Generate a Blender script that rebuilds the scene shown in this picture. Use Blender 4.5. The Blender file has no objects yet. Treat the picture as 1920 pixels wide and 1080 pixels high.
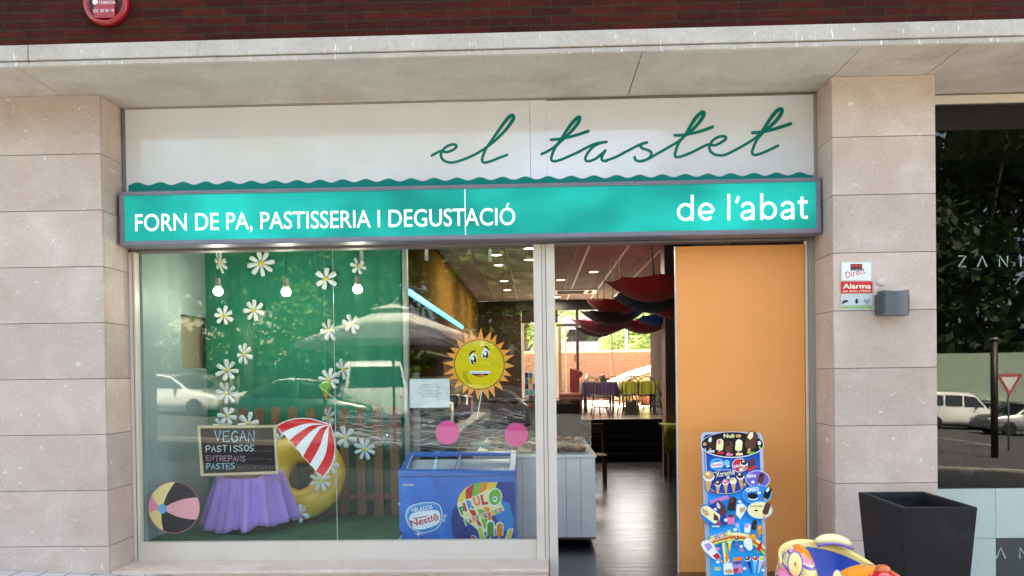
import bpy, bmesh, math, random
from mathutils import Vector, Matrix
random.seed(7)
R = math.radians
scene = bpy.context.scene
COL = scene.collection

# ------------------------------------------------------------------ camera
F = 1500.0                       # focal length in pixels of the 1920 px wide photograph
OY = 183.5
CAM = Vector((0.0, -6.4, 1.55))
ROT = Matrix.Rotation(R(1.68), 3, 'Z') @ Matrix.Rotation(R(90 - 0.717), 3, 'X') @ Matrix.Rotation(R(-0.778), 3, 'Z')
cam_data = bpy.data.cameras.new('camera')
cam_data.sensor_width = 36.0
cam_data.lens = F * 36.0 / 1920.0
cam_data.shift_y = OY / 1920.0
cam_data.clip_start = 0.05
cam_data.clip_end = 2000.0
cam = bpy.data.objects.new('camera', cam_data)
cam.matrix_world = Matrix.Translation(CAM) @ ROT.to_4x4()
COL.objects.link(cam)
scene.camera = cam

# ------------------------------------------------------------------ world, sun, exposure
SUN_EL, SUN_ROT = R(58), R(20)
world = bpy.data.worlds.new("World")
scene.world = world
world.use_nodes = True
wn = world.node_tree.nodes
sky = wn.new('ShaderNodeTexSky')
sky.sky_type = 'NISHITA'
sky.sun_disc = False
sky.sun_elevation = SUN_EL
sky.sun_rotation = SUN_ROT
sky.air_density = 0.55
sky.dust_density = 4.0
world.node_tree.links.new(sky.outputs[0], wn['Background'].inputs[0])
wn['Background'].inputs[1].default_value = 0.15
sun_data = bpy.data.lights.new('sun', 'SUN')
sun_data.energy = 4.0
sun_data.angle = R(1)
sun_data.color = (1.0, 0.95, 0.86)
sun = bpy.data.objects.new('sun', sun_data)
sd = Vector((math.sin(SUN_ROT) * math.cos(SUN_EL), math.cos(SUN_ROT) * math.cos(SUN_EL), math.sin(SUN_EL)))
sun.rotation_euler = (-sd).to_track_quat('-Z', 'Y').to_euler()
sun.location = (0, 20, 30)
COL.objects.link(sun)
scene.view_settings.view_transform = 'Standard'
scene.view_settings.look = 'None'
scene.view_settings.gamma = 1.0
scene.view_settings.exposure = 3.28
scene.view_settings.use_white_balance = True
scene.view_settings.white_balance_temperature = 7800
scene.view_settings.white_balance_tint = 4
scene.cycles.use_denoising = True
scene.cycles.max_bounces = 8
scene.cycles.transparent_max_bounces = 24
scene.cycles.sample_clamp_indirect = 6.0
scene.cycles.caustics_reflective = False
scene.cycles.caustics_refractive = False

# ------------------------------------------------------------------ photograph pixel -> point on a real plane
class Plane:
    def __init__(self, p0, n):
        self.p0 = Vector(p0); self.n = Vector(n).normalized()
    def p(self, px, py, lift=0.0):
        d = ROT @ Vector(((px - 960.0) / F, -(py - 540.0 - OY) / F, -1.0))
        t = (self.p0 - CAM).dot(self.n) / d.dot(self.n)
        return CAM + d * t + self.n * lift
def face(Y):                      # an upright plane facing the street at depth Y
    return Plane((0, Y, 0), (0, -1, 0))
def at(px, py, Y):
    return face(Y).p(px, py)
def atz(px, py, Z):
    return Plane((0, 0, Z), (0, 0, 1)).p(px, py)
def atx(px, py, X):
    return Plane((X, 0, 0), (1, 0, 0)).p(px, py)
def sc(Y):                        # metres per photograph pixel at depth Y
    return (Y - CAM.y) / F
def ground_z(x):                  # the street falls gently to the right
    return -0.05 * (x + 3.9)

# ------------------------------------------------------------------ materials
def lin(c):
    c = c / 255.0
    return c / 12.92 if c <= 0.04045 else ((c + 0.055) / 1.055) ** 2.4
def rgb(r, g, b):
    return (lin(r), lin(g), lin(b), 1.0)
class NT:
    def __init__(self, name):
        self.m = bpy.data.materials.new(name)
        self.m.use_nodes = True
        self.t = self.m.node_tree
        self.b = self.t.nodes['Principled BSDF']
        self.out = self.t.nodes['Material Output']
    def n(self, kind, **kw):
        nd = self.t.nodes.new('ShaderNode' + kind)
        for k, v in kw.items():
            if k.startswith('i_'):
                nd.inputs[k[2:].replace('_', ' ')].default_value = v
            else:
                setattr(nd, k, v)
        return nd
    def l(self, a, b):
        self.t.links.new(a, b)
    def coords(self, scale=(1, 1, 1), rot=(0, 0, 0)):
        tc = self.n('TexCoord'); mp = self.n('Mapping')
        mp.inputs['Scale'].default_value = scale; mp.inputs['Rotation'].default_value = rot
        self.l(tc.outputs['Object'], mp.inputs[0])
        return mp.outputs[0]
    def noise(self, vec, scale, detail=5, rough=.6, dist=0):
        nd = self.n('TexNoise'); self.l(vec, nd.inputs['Vector'])
        nd.inputs['Scale'].default_value = scale; nd.inputs['Detail'].default_value = detail
        nd.inputs['Roughness'].default_value = rough; nd.inputs['Distortion'].default_value = dist
        return nd.outputs['Fac']
    def ramp(self, fac, stops, interp='LINEAR'):
        r = self.n('ValToRGB'); cr = r.color_ramp; cr.interpolation = interp
        while len(cr.elements) < len(stops): cr.elements.new(0.5)
        for e, (p, c) in zip(cr.elements, stops):
            e.position = p; e.color = c
        self.l(fac, r.inputs[0])
        return r.outputs[0]
    def mix(self, fac, a, b, mode='MIX'):
        m = self.n('Mix', data_type='RGBA', blend_type=mode)
        for sock, v in ((m.inputs[0], fac), (m.inputs[6], a), (m.inputs[7], b)):
            if hasattr(v, 'links'): self.l(v, sock)
            else: sock.default_value = v
        return m.outputs[2]
    def bump(self, h, strength=.3, dist=.01):
        bp = self.n('Bump'); bp.inputs['Strength'].default_value = strength; bp.inputs['Distance'].default_value = dist
        self.l(h, bp.inputs['Height']); self.l(bp.outputs[0], self.b.inputs['Normal'])
W1, K1 = (1, 1, 1, 1), (0, 0, 0, 1)
def mat(name, c, rough=.5, var=.12, scale=6.0, bump=0.0, metal=0.0, spec=.5, coat=0.0, stretch=(1, 1, 1), two=None):
    t = NT(name); v = t.coords(stretch)
    base = rgb(*c)
    n1 = t.noise(v, scale)
    lo = tuple(x * (1 - var) for x in base[:3]) + (1,)
    hi = tuple(min(1, x * (1 + var)) for x in base[:3]) + (1,)
    if two: hi = rgb(*two)
    t.l(t.ramp(n1, [(.3, lo), (.7, hi)]), t.b.inputs['Base Color'])
    rr = t.n('MapRange'); t.l(n1, rr.inputs[0]); rr.inputs[3].default_value = max(0, rough - .06); rr.inputs[4].default_value = min(1, rough + .06)
    t.l(rr.outputs[0], t.b.inputs['Roughness'])
    t.b.inputs['Metallic'].default_value = metal
    t.b.inputs['Specular IOR Level'].default_value = spec
    t.b.inputs['Coat Weight'].default_value = coat
    t.b.inputs['Coat Roughness'].default_value = .08
    if bump: t.bump(t.noise(v, scale * 6), bump, .01)
    return t.m
def emit(name, c, strength):
    t = NT(name)
    t.b.inputs['Base Color'].default_value = rgb(*c)
    t.b.inputs['Emission Color'].default_value = rgb(*c)
    t.b.inputs['Emission Strength'].default_value = strength
    t.b.inputs['Roughness'].default_value = .4
    return t.m
def glass(name, fac=.07, tint=(1, 1, 1, 1), rough=0.0):
    t = NT(name)
    tr = t.n('BsdfTransparent'); tr.inputs[0].default_value = tint
    gl = t.n('BsdfGlossy'); gl.inputs['Roughness'].default_value = rough
    mx = t.n('MixShader'); mx.inputs[0].default_value = fac
    t.l(tr.outputs[0], mx.inputs[1]); t.l(gl.outputs[0], mx.inputs[2]); t.l(mx.outputs[0], t.out.inputs[0])
    return t.m

# ------------------------------------------------------------------ mesh building
class MB:
    def __init__(self):
        self.v = []; self.f = []; self.fm = []; self.mats = []; self.cur = 0; self.fs = []
        self.smooth = False
    def use(self, m, smooth=None):
        if m not in self.mats: self.mats.append(m)
        self.cur = self.mats.index(m)
        if smooth is not None: self.smooth = smooth
        return self
    def add(self, vs, fs):
        o = len(self.v)
        self.v += [Vector(x) for x in vs]
        for f in fs:
            self.f.append([i + o for i in f]); self.fm.append(self.cur); self.fs.append(self.smooth)
        return self
    def box(self, x0, x1, y0, y1, z0, z1):
        vs = [(x0, y0, z0), (x1, y0, z0), (x1, y1, z0), (x0, y1, z0), (x0, y0, z1), (x1, y0, z1), (x1, y1, z1), (x0, y1, z1)]
        return self.add(vs, [(0, 3, 2, 1), (4, 5, 6, 7), (0, 1, 5, 4), (1, 2, 6, 5), (2, 3, 7, 6), (3, 0, 4, 7)])
    def hexa(self, bot, top):     # two quads, bottom and top, same winding (counter-clockwise from above)
        return self.add(list(bot) + list(top), [(3, 2, 1, 0), (4, 5, 6, 7), (0, 1, 5, 4), (1, 2, 6, 5), (2, 3, 7, 6), (3, 0, 4, 7)])
    def quad(self, a, b, c, d):
        return self.add([a, b, c, d], [(0, 1, 2, 3)])
    def prism(self, pts, off):    # pts: 3d outline, off: extrusion vector
        n = len(pts); off = Vector(off)
        vs = [Vector(p) for p in pts] + [Vector(p) + off for p in pts]
        fs = [tuple(range(n)), tuple(range(2 * n - 1, n - 1, -1))]
        fs += [(i, i + n, (i + 1) % n + n, (i + 1) % n) for i in range(n)]
        return self.add(vs, fs)
    def tube(self, pts, r, n=8, cap=True):
        pts = [Vector(p) for p in pts]; k = len(pts)
        rs = r if isinstance(r, (list, tuple)) else [r] * k
        rings = []; prev = None
        for i, p in enumerate(pts):
            d = (pts[min(i + 1, k - 1)] - pts[max(i - 1, 0)])
            d = d.normalized() if d.length > 1e-9 else Vector((0, 0, 1))
            if prev is None:
                a = d.orthogonal().normalized()
            else:
                a = prev - d * prev.dot(d)
                a = a.normalized() if a.length > 1e-6 else d.orthogonal().normalized()
            prev = a; b = d.cross(a)
            rings.append([p + (a * math.cos(2 * math.pi * j / n) + b * math.sin(2 * math.pi * j / n)) * rs[i] for j in range(n)])
        vs = [q for rg in rings for q in rg]; fs = []
        for i in range(k - 1):
            for j in range(n):
                fs.append((i * n + j, i * n + (j + 1) % n, (i + 1) * n + (j + 1) % n, (i + 1) * n + j))
        if cap:
            fs.append(tuple(range(n - 1, -1, -1))); fs.append(tuple((k - 1) * n + j for j in range(n)))
        return self.add(vs, fs)
    def lathe(self, prof, c, n=20, axis='Z', sx=1, sy=1):
        c = Vector(c); vs = []; fs = []; k = len(prof)
        for (r, h) in prof:
            for j in range(n):
                a = 2 * math.pi * j / n
                x, y = r * math.cos(a) * sx, r * math.sin(a) * sy
                vs.append(c + (Vector((x, y, h)) if axis == 'Z' else Vector((x, -h, y)) if axis == 'Y' else Vector((h, x, y))))
        for i in range(k - 1):
            for j in range(n):
                fs.append((i * n + j, i * n + (j + 1) % n, (i + 1) * n + (j + 1) % n, (i + 1) * n + j))
        if prof[0][0] > 1e-6: fs.append(tuple(range(n - 1, -1, -1)))
        if prof[-1][0] > 1e-6: fs.append(tuple((k - 1) * n + j for j in range(n)))
        return self.add(vs, fs)
    def ball(self, c, rx, ry, rz, n=14, m=8):
        prof = [(math.sin(math.pi * i / m), -math.cos(math.pi * i / m)) for i in range(m + 1)]
        c = Vector(c); vs = []; fs = []
        for (r, h) in prof:
            for j in range(n):
                a = 2 * math.pi * j / n
                vs.append(c + Vector((r * math.cos(a) * rx, r * math.sin(a) * ry, h * rz)))
        for i in range(m):
            for j in range(n):
                fs.append((i * n + j, i * n + (j + 1) % n, (i + 1) * n + (j + 1) % n, (i + 1) * n + j))
        return self.add(vs, fs)
    # ---- flat printed shapes on a plane
    def poly(self, pl, pts, lift=0.001, th=0.0):
        P = [pl.p(x, y, lift) for x, y in pts]
        # wind so that the face looks along the plane's normal
        a = Vector((0, 0, 0))
        for i in range(len(P)): a += (P[i] - P[0]).cross(P[(i + 1) % len(P)] - P[0])
        if a.dot(pl.n) < 0: P.reverse()
        if th: return self.prism(P, -pl.n * th)
        return self.add(P, [tuple(range(len(P)))])
    def disc(self, pl, cx, cy, rx, ry=None, lift=0.001, rot=0, n=28, th=0.0):
        ry = rx if ry is None else ry; ca, sa = math.cos(R(rot)), math.sin(R(rot))
        pts = [(cx + rx * math.cos(t) * ca - ry * math.sin(t) * sa, cy + rx * math.cos(t) * sa + ry * math.sin(t) * ca)
               for t in (2 * math.pi * i / n for i in range(n))]
        return self.poly(pl, pts, lift, th)
    def ribbon(self, pl, pts, w, lift=0.001, grow=0.0, sub=6, caps=True):
        q = spline(pts, sub); k = len(q)
        ws = [w] * k if not callable(w) else [w(i / (k - 1.0)) for i in range(k)]
        L = []; Rr = []
        for i, (x, y) in enumerate(q):
            x0, y0 = q[max(i - 1, 0)]; x1, y1 = q[min(i + 1, k - 1)]
            dx, dy = x1 - x0, y1 - y0; l = math.hypot(dx, dy) or 1
            nx, ny = -dy / l * ws[i] / 2, dx / l * ws[i] / 2
            li = lift + grow * i / (k - 1.0)
            L.append(pl.p(x + nx, y + ny, li)); Rr.append(pl.p(x - nx, y - ny, li))
        vs = L + Rr
        fs = [(i, i + 1, k + i + 1, k + i) for i in range(k - 1)]
        self.add(vs, fs)
        if caps:
            self.disc(pl, q[0][0], q[0][1], ws[0] / 2, lift=lift - .0002, n=12)
            self.disc(pl, q[-1][0], q[-1][1], ws[-1] / 2, lift=lift + grow + .0002, n=12)
        return self
    def text(self, pl, body, pL, pR, h, lift=0.001, bold=0.0, th=0.0):
        vs, fs, w, cap = glyphs(body, bold)
        A = pl.p(pL[0], pL[1], lift); B = pl.p(pR[0], pR[1], lift)
        ex = (B - A); wid = ex.length; ex.normalize(); ez = pl.n.cross(ex)
        top = pl.p(pL[0], pL[1] - h, lift); hz = (top - A).length
        sx, sy = wid / w, hz / cap
        P = [A + ex * (x * sx) + ez * (y * sy) for x, y in vs]
        if th:
            o = len(P); P = P + [p - pl.n * th for p in P]
        self.add(P, fs)
        return self
    def build(self, name, parent=None, mats=None, bevel=0.0, seg=2, subsurf=0, solid=0.0, auto=None):
        me = bpy.data.meshes.new(name)
        if parent is not None:
            org = wloc(parent)
        else:
            xs = [p.x for p in self.v]; ys = [p.y for p in self.v]; zs = [p.z for p in self.v]
            org = Vector(((min(xs) + max(xs)) / 2, (min(ys) + max(ys)) / 2, min(zs)))
        me.from_pydata([tuple(p - org) for p in self.v], [], self.f)
        for m in (self.mats if mats is None else mats): me.materials.append(m)
        for p, i, s in zip(me.polygons, self.fm, self.fs):
            p.material_index = i; p.use_smooth = s
        me.update()
        o = bpy.data.objects.new(name, me); COL.objects.link(o)
        if parent is not None: o.parent = parent
        else: o.location = org
        if bevel:
            b = o.modifiers.new('bevel', 'BEVEL'); b.width = bevel; b.segments = seg; b.limit_method = 'ANGLE'; b.angle_limit = R(40)
        if solid:
            s = o.modifiers.new('solidify', 'SOLIDIFY'); s.thickness = solid; s.offset = 0
        if subsurf:
            s = o.modifiers.new('subsurf', 'SUBSURF'); s.levels = subsurf; s.render_levels = subsurf
        return o
def wloc(o):
    l = Vector((0, 0, 0))
    while o is not None:
        l += o.location; o = o.parent
    return l
def spline(pts, sub=6):
    if len(pts) < 3 or sub <= 1: return list(pts)
    out = []
    for i in range(len(pts) - 1):
        p0, p1, p2, p3 = pts[max(i - 1, 0)], pts[i], pts[i + 1], pts[min(i + 2, len(pts) - 1)]
        for s in range(sub):
            t = s / sub
            out.append(tuple(.5 * ((2 * b) + (-a + c) * t + (2 * a - 5 * b + 4 * c - d) * t * t + (-a + 3 * b - 3 * c + d) * t ** 3)
                             for a, b, c, d in zip(p0, p1, p2, p3)))
    out.append(tuple(pts[-1]))
    return out
_gl = {}
def glyphs(body, bold):
    key = (body, bold)
    if key in _gl: return _gl[key]
    def mesh_of(s):
        c = bpy.data.curves.new('lettering', 'FONT'); c.body = s; c.size = 1; c.offset = bold; c.resolution_u = 4
        o = bpy.data.objects.new('lettering', c); COL.objects.link(o)
        me = bpy.data.meshes.new_from_object(o.evaluated_get(bpy.context.evaluated_depsgraph_get()))
        vs = [(v.co.x, v.co.y) for v in me.vertices]; fs = [tuple(p.vertices) for p in me.polygons]
        up = [p.normal.z for p in me.polygons]
        fs = [f if u > 0 else f[::-1] for f, u in zip(fs, up)]
        bpy.data.objects.remove(o); bpy.data.curves.remove(c); bpy.data.meshes.remove(me)
        return vs, fs
    vs, fs = mesh_of(body)
    x0 = min(x for x, y in vs); vs = [(x - x0, y) for x, y in vs]
    w = max(x for x, y in vs)
    cv, _ = mesh_of('H'); cap = max(y for x, y in cv)
    _gl[key] = (vs, fs, w, cap)
    return _gl[key]
def tag(o, label=None, cat=None, group=None, kind=None):
    if label: o['label'] = label
    if cat: o['category'] = cat
    if group: o['group'] = group
    if kind: o['kind'] = kind
    return o
def thing(name, label, cat, loc=(0, 0, 0), group=None):
    o = bpy.data.objects.new(name, None); COL.objects.link(o); o.location = loc; o.empty_display_size = .1
    return tag(o, label, cat, group)
def dup(o, loc=None, rotz=0, label=None, parent=None, mats=None):
    c = o.copy(); COL.objects.link(c)
    if parent is not None: c.parent = parent
    if loc is not None:
        c.location = loc; c.rotation_euler = (0, 0, rotz)
    if label: c['label'] = label
    if mats and c.type == 'MESH':
        for sl in c.material_slots:
            nm = sl.material.name if sl.material else ''
            if nm in mats:
                sl.link = 'OBJECT'; sl.material = mats[nm]
    for ch in o.children: dup(ch, parent=c, mats=mats)
    return c
# ------------------------------------------------------------------ shared materials
def stone_mat(name, c1, c2, fleck):
    t = NT(name); v = t.coords()
    geo = t.n('NewGeometry')
    isl = geo.outputs['Random Per Island']
    off = t.n('VectorMath', operation='SCALE'); t.l(v, off.inputs[0]); off.inputs['Scale'].default_value = 1
    cmb = t.n('CombineXYZ'); t.l(isl, cmb.inputs[0]); t.l(isl, cmb.inputs[2])
    sc2 = t.n('VectorMath', operation='SCALE'); t.l(cmb.outputs[0], sc2.inputs[0]); sc2.inputs['Scale'].default_value = 37
    ad = t.n('VectorMath', operation='ADD'); t.l(v, ad.inputs[0]); t.l(sc2.outputs[0], ad.inputs[1])
    vv = ad.outputs[0]
    mp = t.n('Mapping'); mp.inputs['Scale'].default_value = (1, 1, 1.35); t.l(vv, mp.inputs[0])
    cloud = t.noise(mp.outputs[0], 2.3, 7, .62, .6)
    col = t.ramp(cloud, [(.28, rgb(*c1)), (.55, rgb(*[(a + b) / 2 for a, b in zip(c1, c2)])), (.75, rgb(*c2))])
    fine = t.noise(vv, 38, 4, .7)
    col = t.mix(.45, col, t.ramp(fine, [(.3, rgb(150, 142, 136)), (.7, rgb(214, 208, 203))]), 'SOFT_LIGHT')
    fl = t.noise(mp.outputs[0], 13, 3, .55, .8)
    col = t.mix(t.ramp(fl, [(.66, K1), (.72, (.7, .7, .7, 1))]), col, rgb(*fleck))
    rst = t.noise(vv, 3.1, 5, .7)
    col = t.mix(t.ramp(rst, [(.56, K1), (.78, (.7, .7, .7, 1))]), col, rgb(182, 150, 130))
    tone = t.n('MapRange'); t.l(isl, tone.inputs[0]); tone.inputs[3].default_value = .84; tone.inputs[4].default_value = 1.06
    mul = t.n('VectorMath', operation='SCALE'); t.l(col, mul.inputs[0]); t.l(tone.outputs[0], mul.inputs['Scale'])
    t.l(mul.outputs[0], t.b.inputs['Base Color'])
    t.b.inputs['Roughness'].default_value = .55
    t.bump(fine, .12, .004)
    return t.m
M_stone = stone_mat('limestone cladding', (184, 165, 153), (210, 195, 184), (230, 224, 217))
M_sill = stone_mat('sill limestone', (212, 190, 174), (230, 214, 200), (232, 222, 212))
M_joint = mat('dark joint', (120, 106, 97), .9)
def concrete_mat(name, streaks):
    t = NT(name); v = t.coords()
    col = t.ramp(t.noise(v, 1.7, 7, .65, .4), [(.3, rgb(168, 161, 150) if streaks else rgb(190, 182, 170)), (.5, rgb(182, 176, 166) if streaks else rgb(208, 202, 192)), (.72, rgb(196, 191, 182) if streaks else rgb(220, 215, 206))])
    col = t.mix(.4, col, t.ramp(t.noise(v, 30, 4), [(.3, rgb(120, 114, 106)), (.7, rgb(200, 196, 188))]), 'SOFT_LIGHT')
    if streaks:
        v2 = t.coords((9, 9, .8))
        col = t.mix(t.ramp(t.noise(v2, 3.0, 5, .7), [(.6, K1), (.78, (.45, .45, .45, 1))]), col, rgb(120, 112, 98))
        v3 = t.coords((16, 16, 2.6))
        col = t.mix(t.ramp(t.noise(v3, 2.4, 3, .7), [(.63, K1), (.68, (.9, .9, .9, 1))]), col, rgb(228, 226, 220))
    else:
        v2 = t.coords((1, 3, 1))
        col = t.mix(t.ramp(t.noise(v2, 1.3, 6, .75, 1.2), [(.58, K1), (.75, (.4, .4, .4, 1))]), col, rgb(128, 118, 102))
        col = t.mix(t.ramp(t.noise(v, 21, 2, .5), [(.74, K1), (.77, (.6, .6, .6, 1))]), col, rgb(104, 92, 80))
    t.l(col, t.b.inputs['Base Color']); t.b.inputs['Roughness'].default_value = .8
    t.bump(t.noise(v, 40, 4), .15, .004)
    return t.m
M_ledge = concrete_mat('weathered ledge', True)
M_soffit = concrete_mat('soffit slab', False)  # soffit tones raised to stand in for light bounced off the pavement
def brick_mat(name, c1, c2, mortar, w=.25, h=.064, gap=.011, alongy=False):
    t = NT(name); v = t.coords()
    sp = t.n('SeparateXYZ'); t.l(v, sp.inputs[0]); cm = t.n('CombineXYZ')
    t.l(sp.outputs[1 if alongy else 0], cm.inputs[0]); t.l(sp.outputs[2], cm.inputs[1])
    b = t.n('TexBrick'); t.l(cm.outputs[0], b.inputs['Vector'])
    b.inputs['Scale'].default_value = 1; b.inputs['Brick Width'].default_value = w; b.inputs['Row Height'].default_value = h
    b.inputs['Mortar Size'].default_value = gap / 2; b.inputs['Mortar Smooth'].default_value = .15; b.inputs['Bias'].default_value = -.1
    b.inputs['Color1'].default_value = rgb(*c1); b.inputs['Color2'].default_value = rgb(*c2); b.inputs['Mortar'].default_value = rgb(*mortar)
    b.offset = .5
    col = t.mix(.6, b.outputs['Color'], t.ramp(t.noise(v, 9, 6, .7), [(.25, rgb(90, 84, 80)), (.75, rgb(205, 200, 196))]), 'SOFT_LIGHT')
    v2 = t.coords((14, 14, 1.5))
    col = t.mix(t.ramp(t.noise(v2, 3, 3, .6), [(.74, K1), (.8, (.25, .25, .25, 1))]), col, rgb(150, 140, 132))
    t.l(col, t.b.inputs['Base Color']); t.b.inputs['Roughness'].default_value = .85; t.b.inputs['Specular IOR Level'].default_value = .15
    inv = t.n('Math', operation='SUBTRACT'); inv.inputs[0].default_value = 1; t.l(b.outputs['Fac'], inv.inputs[1])
    t.bump(inv.outputs[0], .7, .008)
    return t.m
M_brick = brick_mat('dark red brick', (76, 27, 19), (54, 20, 15), (52, 46, 36), w=.30)
M_brick2 = brick_mat('yard brick', (168, 134, 122), (154, 122, 110), (176, 158, 148), w=.25, h=.066)
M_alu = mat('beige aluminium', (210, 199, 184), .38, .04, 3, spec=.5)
M_alu_dark = mat('darker bronze aluminium', (150, 141, 128), .4, .06, 3)  # darker brownish aluminium for jambs, strips and frames
M_grey_alu = mat('grey anodised aluminium', (124, 123, 130), .38, .08, 5, metal=.35)
M_header = mat('brown header steel', (112, 104, 100), .5, .1, 4)
M_glass = glass('window glass', .036, (.95, .98, .965, 1))
M_glass_dark = glass('tinted neighbour glass', .055, (.5, .53, .52, 1))
M_white = mat('white paint', (228, 229, 230), .45, .03)
M_black = mat('black plastic', (22, 22, 24), .45, .2)

# ------------------------------------------------------------------ the building
Z_SOF = at(100, 178, 0).z * .5 + at(1660, 143, 0).z * .5
X_L = at(193, 500, 0).x                # inner edge of the left stone pier
X_R = at(1562, 500, 0).x               # edges of the right stone pier
X_RR = at(1756, 500, 0).x
Y_W = .44                              # glass plane
BL = thing('corner_building', 'brick apartment building with pale stone piers and a concrete ledge over its shopfronts', 'building', (0, 0, 0))
COURSES = [-.6] + [.206 + .4555 * k for k in range(8)]
def pier(x0, x1, y1, returns):
    m = MB().use(M_stone)
    zs = COURSES + [Z_SOF]
    g = .0022
    for a, b in zip(zs[:-1], zs[1:]):
        xs = [x0]
        if x1 - x0 > 2:
            xs = [x0 + 1.55 * k for k in range(int((x1 - x0) / 1.55))]
        xs.append(x1)
        for p, q in zip(xs[:-1], xs[1:]):
            m.box(p + g, q - g, 0, .03, a + g, b - g)
        for side in returns:
            if side == 'R': m.box(x1 - .03, x1, .034, y1, a + g, b - g)
            else: m.box(x0, x0 + .03, .034, y1, a + g, b - g)
    m.use(M_joint).box(x0 + .008, x1 - .008, .012, y1 - .01, -.6, Z_SOF - .002)
    return m.build('stone_pier', BL, bevel=.002, seg=1)
pier(-9.0, X_L, .52, 'R')
pier(X_R, X_RR, .52, 'LR')
# ledge and soffit
m = MB().use(M_ledge)
Y_LED = -.60
zl = at(960, 97, Y_LED).z
Z_SOF2 = Z_SOF
xs = [-9.0, at(52, 100, Y_LED).x, 9.0]
for a, b in zip(xs[:-1], xs[1:]):
    m.box(a + .003, b - .003, Y_LED, -.40, Z_SOF + .045, Z_SOF + .16)
    m.box(a + .003, b - .003, Y_LED + .012, -.40, Z_SOF + .003, Z_SOF + .041)
m.build('concrete_ledge', BL, bevel=.006)
m = MB().use(M_soffit)
xj = [-9.0, at(27, 130, Y_LED).x, at(1205, 105, Y_LED).x, at(1620, 92, Y_LED).x, at(1815, 88, Y_LED).x, 9.0]
for a, b in zip(xj[:-1], xj[1:]):
    m.box(a + .004, b - .004, Y_LED + .02, .62, Z_SOF, Z_SOF + .04)
m.use(M_joint).box(-9, 9, Y_LED + .03, .6, Z_SOF + .02, Z_SOF + .038)
m.build('soffit', BL)
m = MB().use(M_brick)
m.box(-14, 14, -.55, 0, Z_SOF + .16, 16.4)
m.box(-14, 14, 0, 17.6, Z_SOF + .25, 16.4)  # unseen upper storeys, height set to shade the street in front
m.build('brick_wall', BL)
# side masses that close the ground floor left and right
m = MB().use(M_stone)
m.box(-14, -9.0, 0, 17.6, -.6, Z_SOF + .25)
m.build('ground_floor_wall', BL)
MB().use(M_stone).box(9.0, 14, 0, 17.6, -1.2, Z_SOF + .25).build('ground_floor_wall', BL)

# header between the glass and the light box, shared by window and door
z_glass_top = at(700, 466, Y_W).z
z_sill = at(640, 1050, .38).z
X_M0, X_M1 = at(1003, 740, .36).x, at(1043, 740, .36).x      # mullion between window and doorway
HD = thing('shop_front', 'beige aluminium shopfront with one wide display window and a sliding door', 'shopfront', ((X_L + X_R) / 2, .4, z_sill - .2))
m = MB().use(M_header)
m.box(X_L + .03, X_R - .0, .40, .52, z_glass_top, z_glass_top + .22)
m.use(M_grey_alu).box(X_L + .04, X_R - .03, .385, .40, z_glass_top + .03, z_glass_top + .06)
m.use(M_black).box(X_M1 + .02, X_R - .1, .392, .40, z_glass_top + .015, z_glass_top + .024)
m.build('header', HD, bevel=.003)

# display window: frame, pane, sill
WIN = MB().use(M_alu)
xl = at(245, 740, .40).x
z_b0, z_b1 = at(640, 1050, .39).z, at(640, 1015, .41).z
WIN.box(X_L + .03, xl, .42, .50, z_b0, z_glass_top)                    # outer stile
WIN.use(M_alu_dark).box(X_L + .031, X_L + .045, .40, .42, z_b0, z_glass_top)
WIN.use(M_alu).box(xl, at(258, 740, .41).x, .40, .48, z_b0, z_glass_top)
WIN.box(at(258, 740, .41).x, X_M0, .40, .48, z_b0 + .008, z_b1)       # bottom rail
WIN.box(at(258, 740, .41).x, X_M0, .385, .40, z_b0, z_b0 + .012)
win = WIN.build('display_window', HD, bevel=.004)
gx = [at(258, 740, .41).x, at(628, 740, Y_W).x, X_M0]
m = MB().use(M_glass)
for a, b in zip(gx[:-1], gx[1:]):
    m.box(a + .002, b - .002, Y_W, Y_W + .008, z_b1, z_glass_top)
pane = m.build('pane', win)
m = MB().use(mat('silicone joint', (176, 186, 182), .4))
m.box(gx[1] - .002, gx[1] + .002, Y_W - .001, Y_W + .009, z_b1, z_glass_top)
m.build('glass_joint', win)
m = MB().use(M_alu)
w3 = (X_M1 - X_M0)
m.box(X_M0, X_M0 + w3 * .38, .372, .48, -.3, z_glass_top)
m.box(X_M0 + w3 * .38 + .003, X_M0 + w3 * .58, .38, .48, -.3, z_glass_top)
m.box(X_M0 + w3 * .58 + .003, X_M1, .366, .50, -.3, z_glass_top)
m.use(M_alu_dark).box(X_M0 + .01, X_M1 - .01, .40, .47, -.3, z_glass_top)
m.build('mullion', HD, bevel=.004)
m = MB().use(M_sill)
xs0 = at(1029, 1050, .03).x
m.box(X_L + .002, xs0, .02, .45, z_sill - .03, z_sill)
m.box(X_L + .002, xs0 - .006, .035, .45, z_sill - .05, z_sill - .032)
m.box(X_L + .002, -.9, .028, .45, -.7, z_sill - .052)
m.box(-.897, xs0 - .008, .028, .45, -.7, z_sill - .052)
m.build('stone_sill', HD, bevel=.005)
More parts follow.
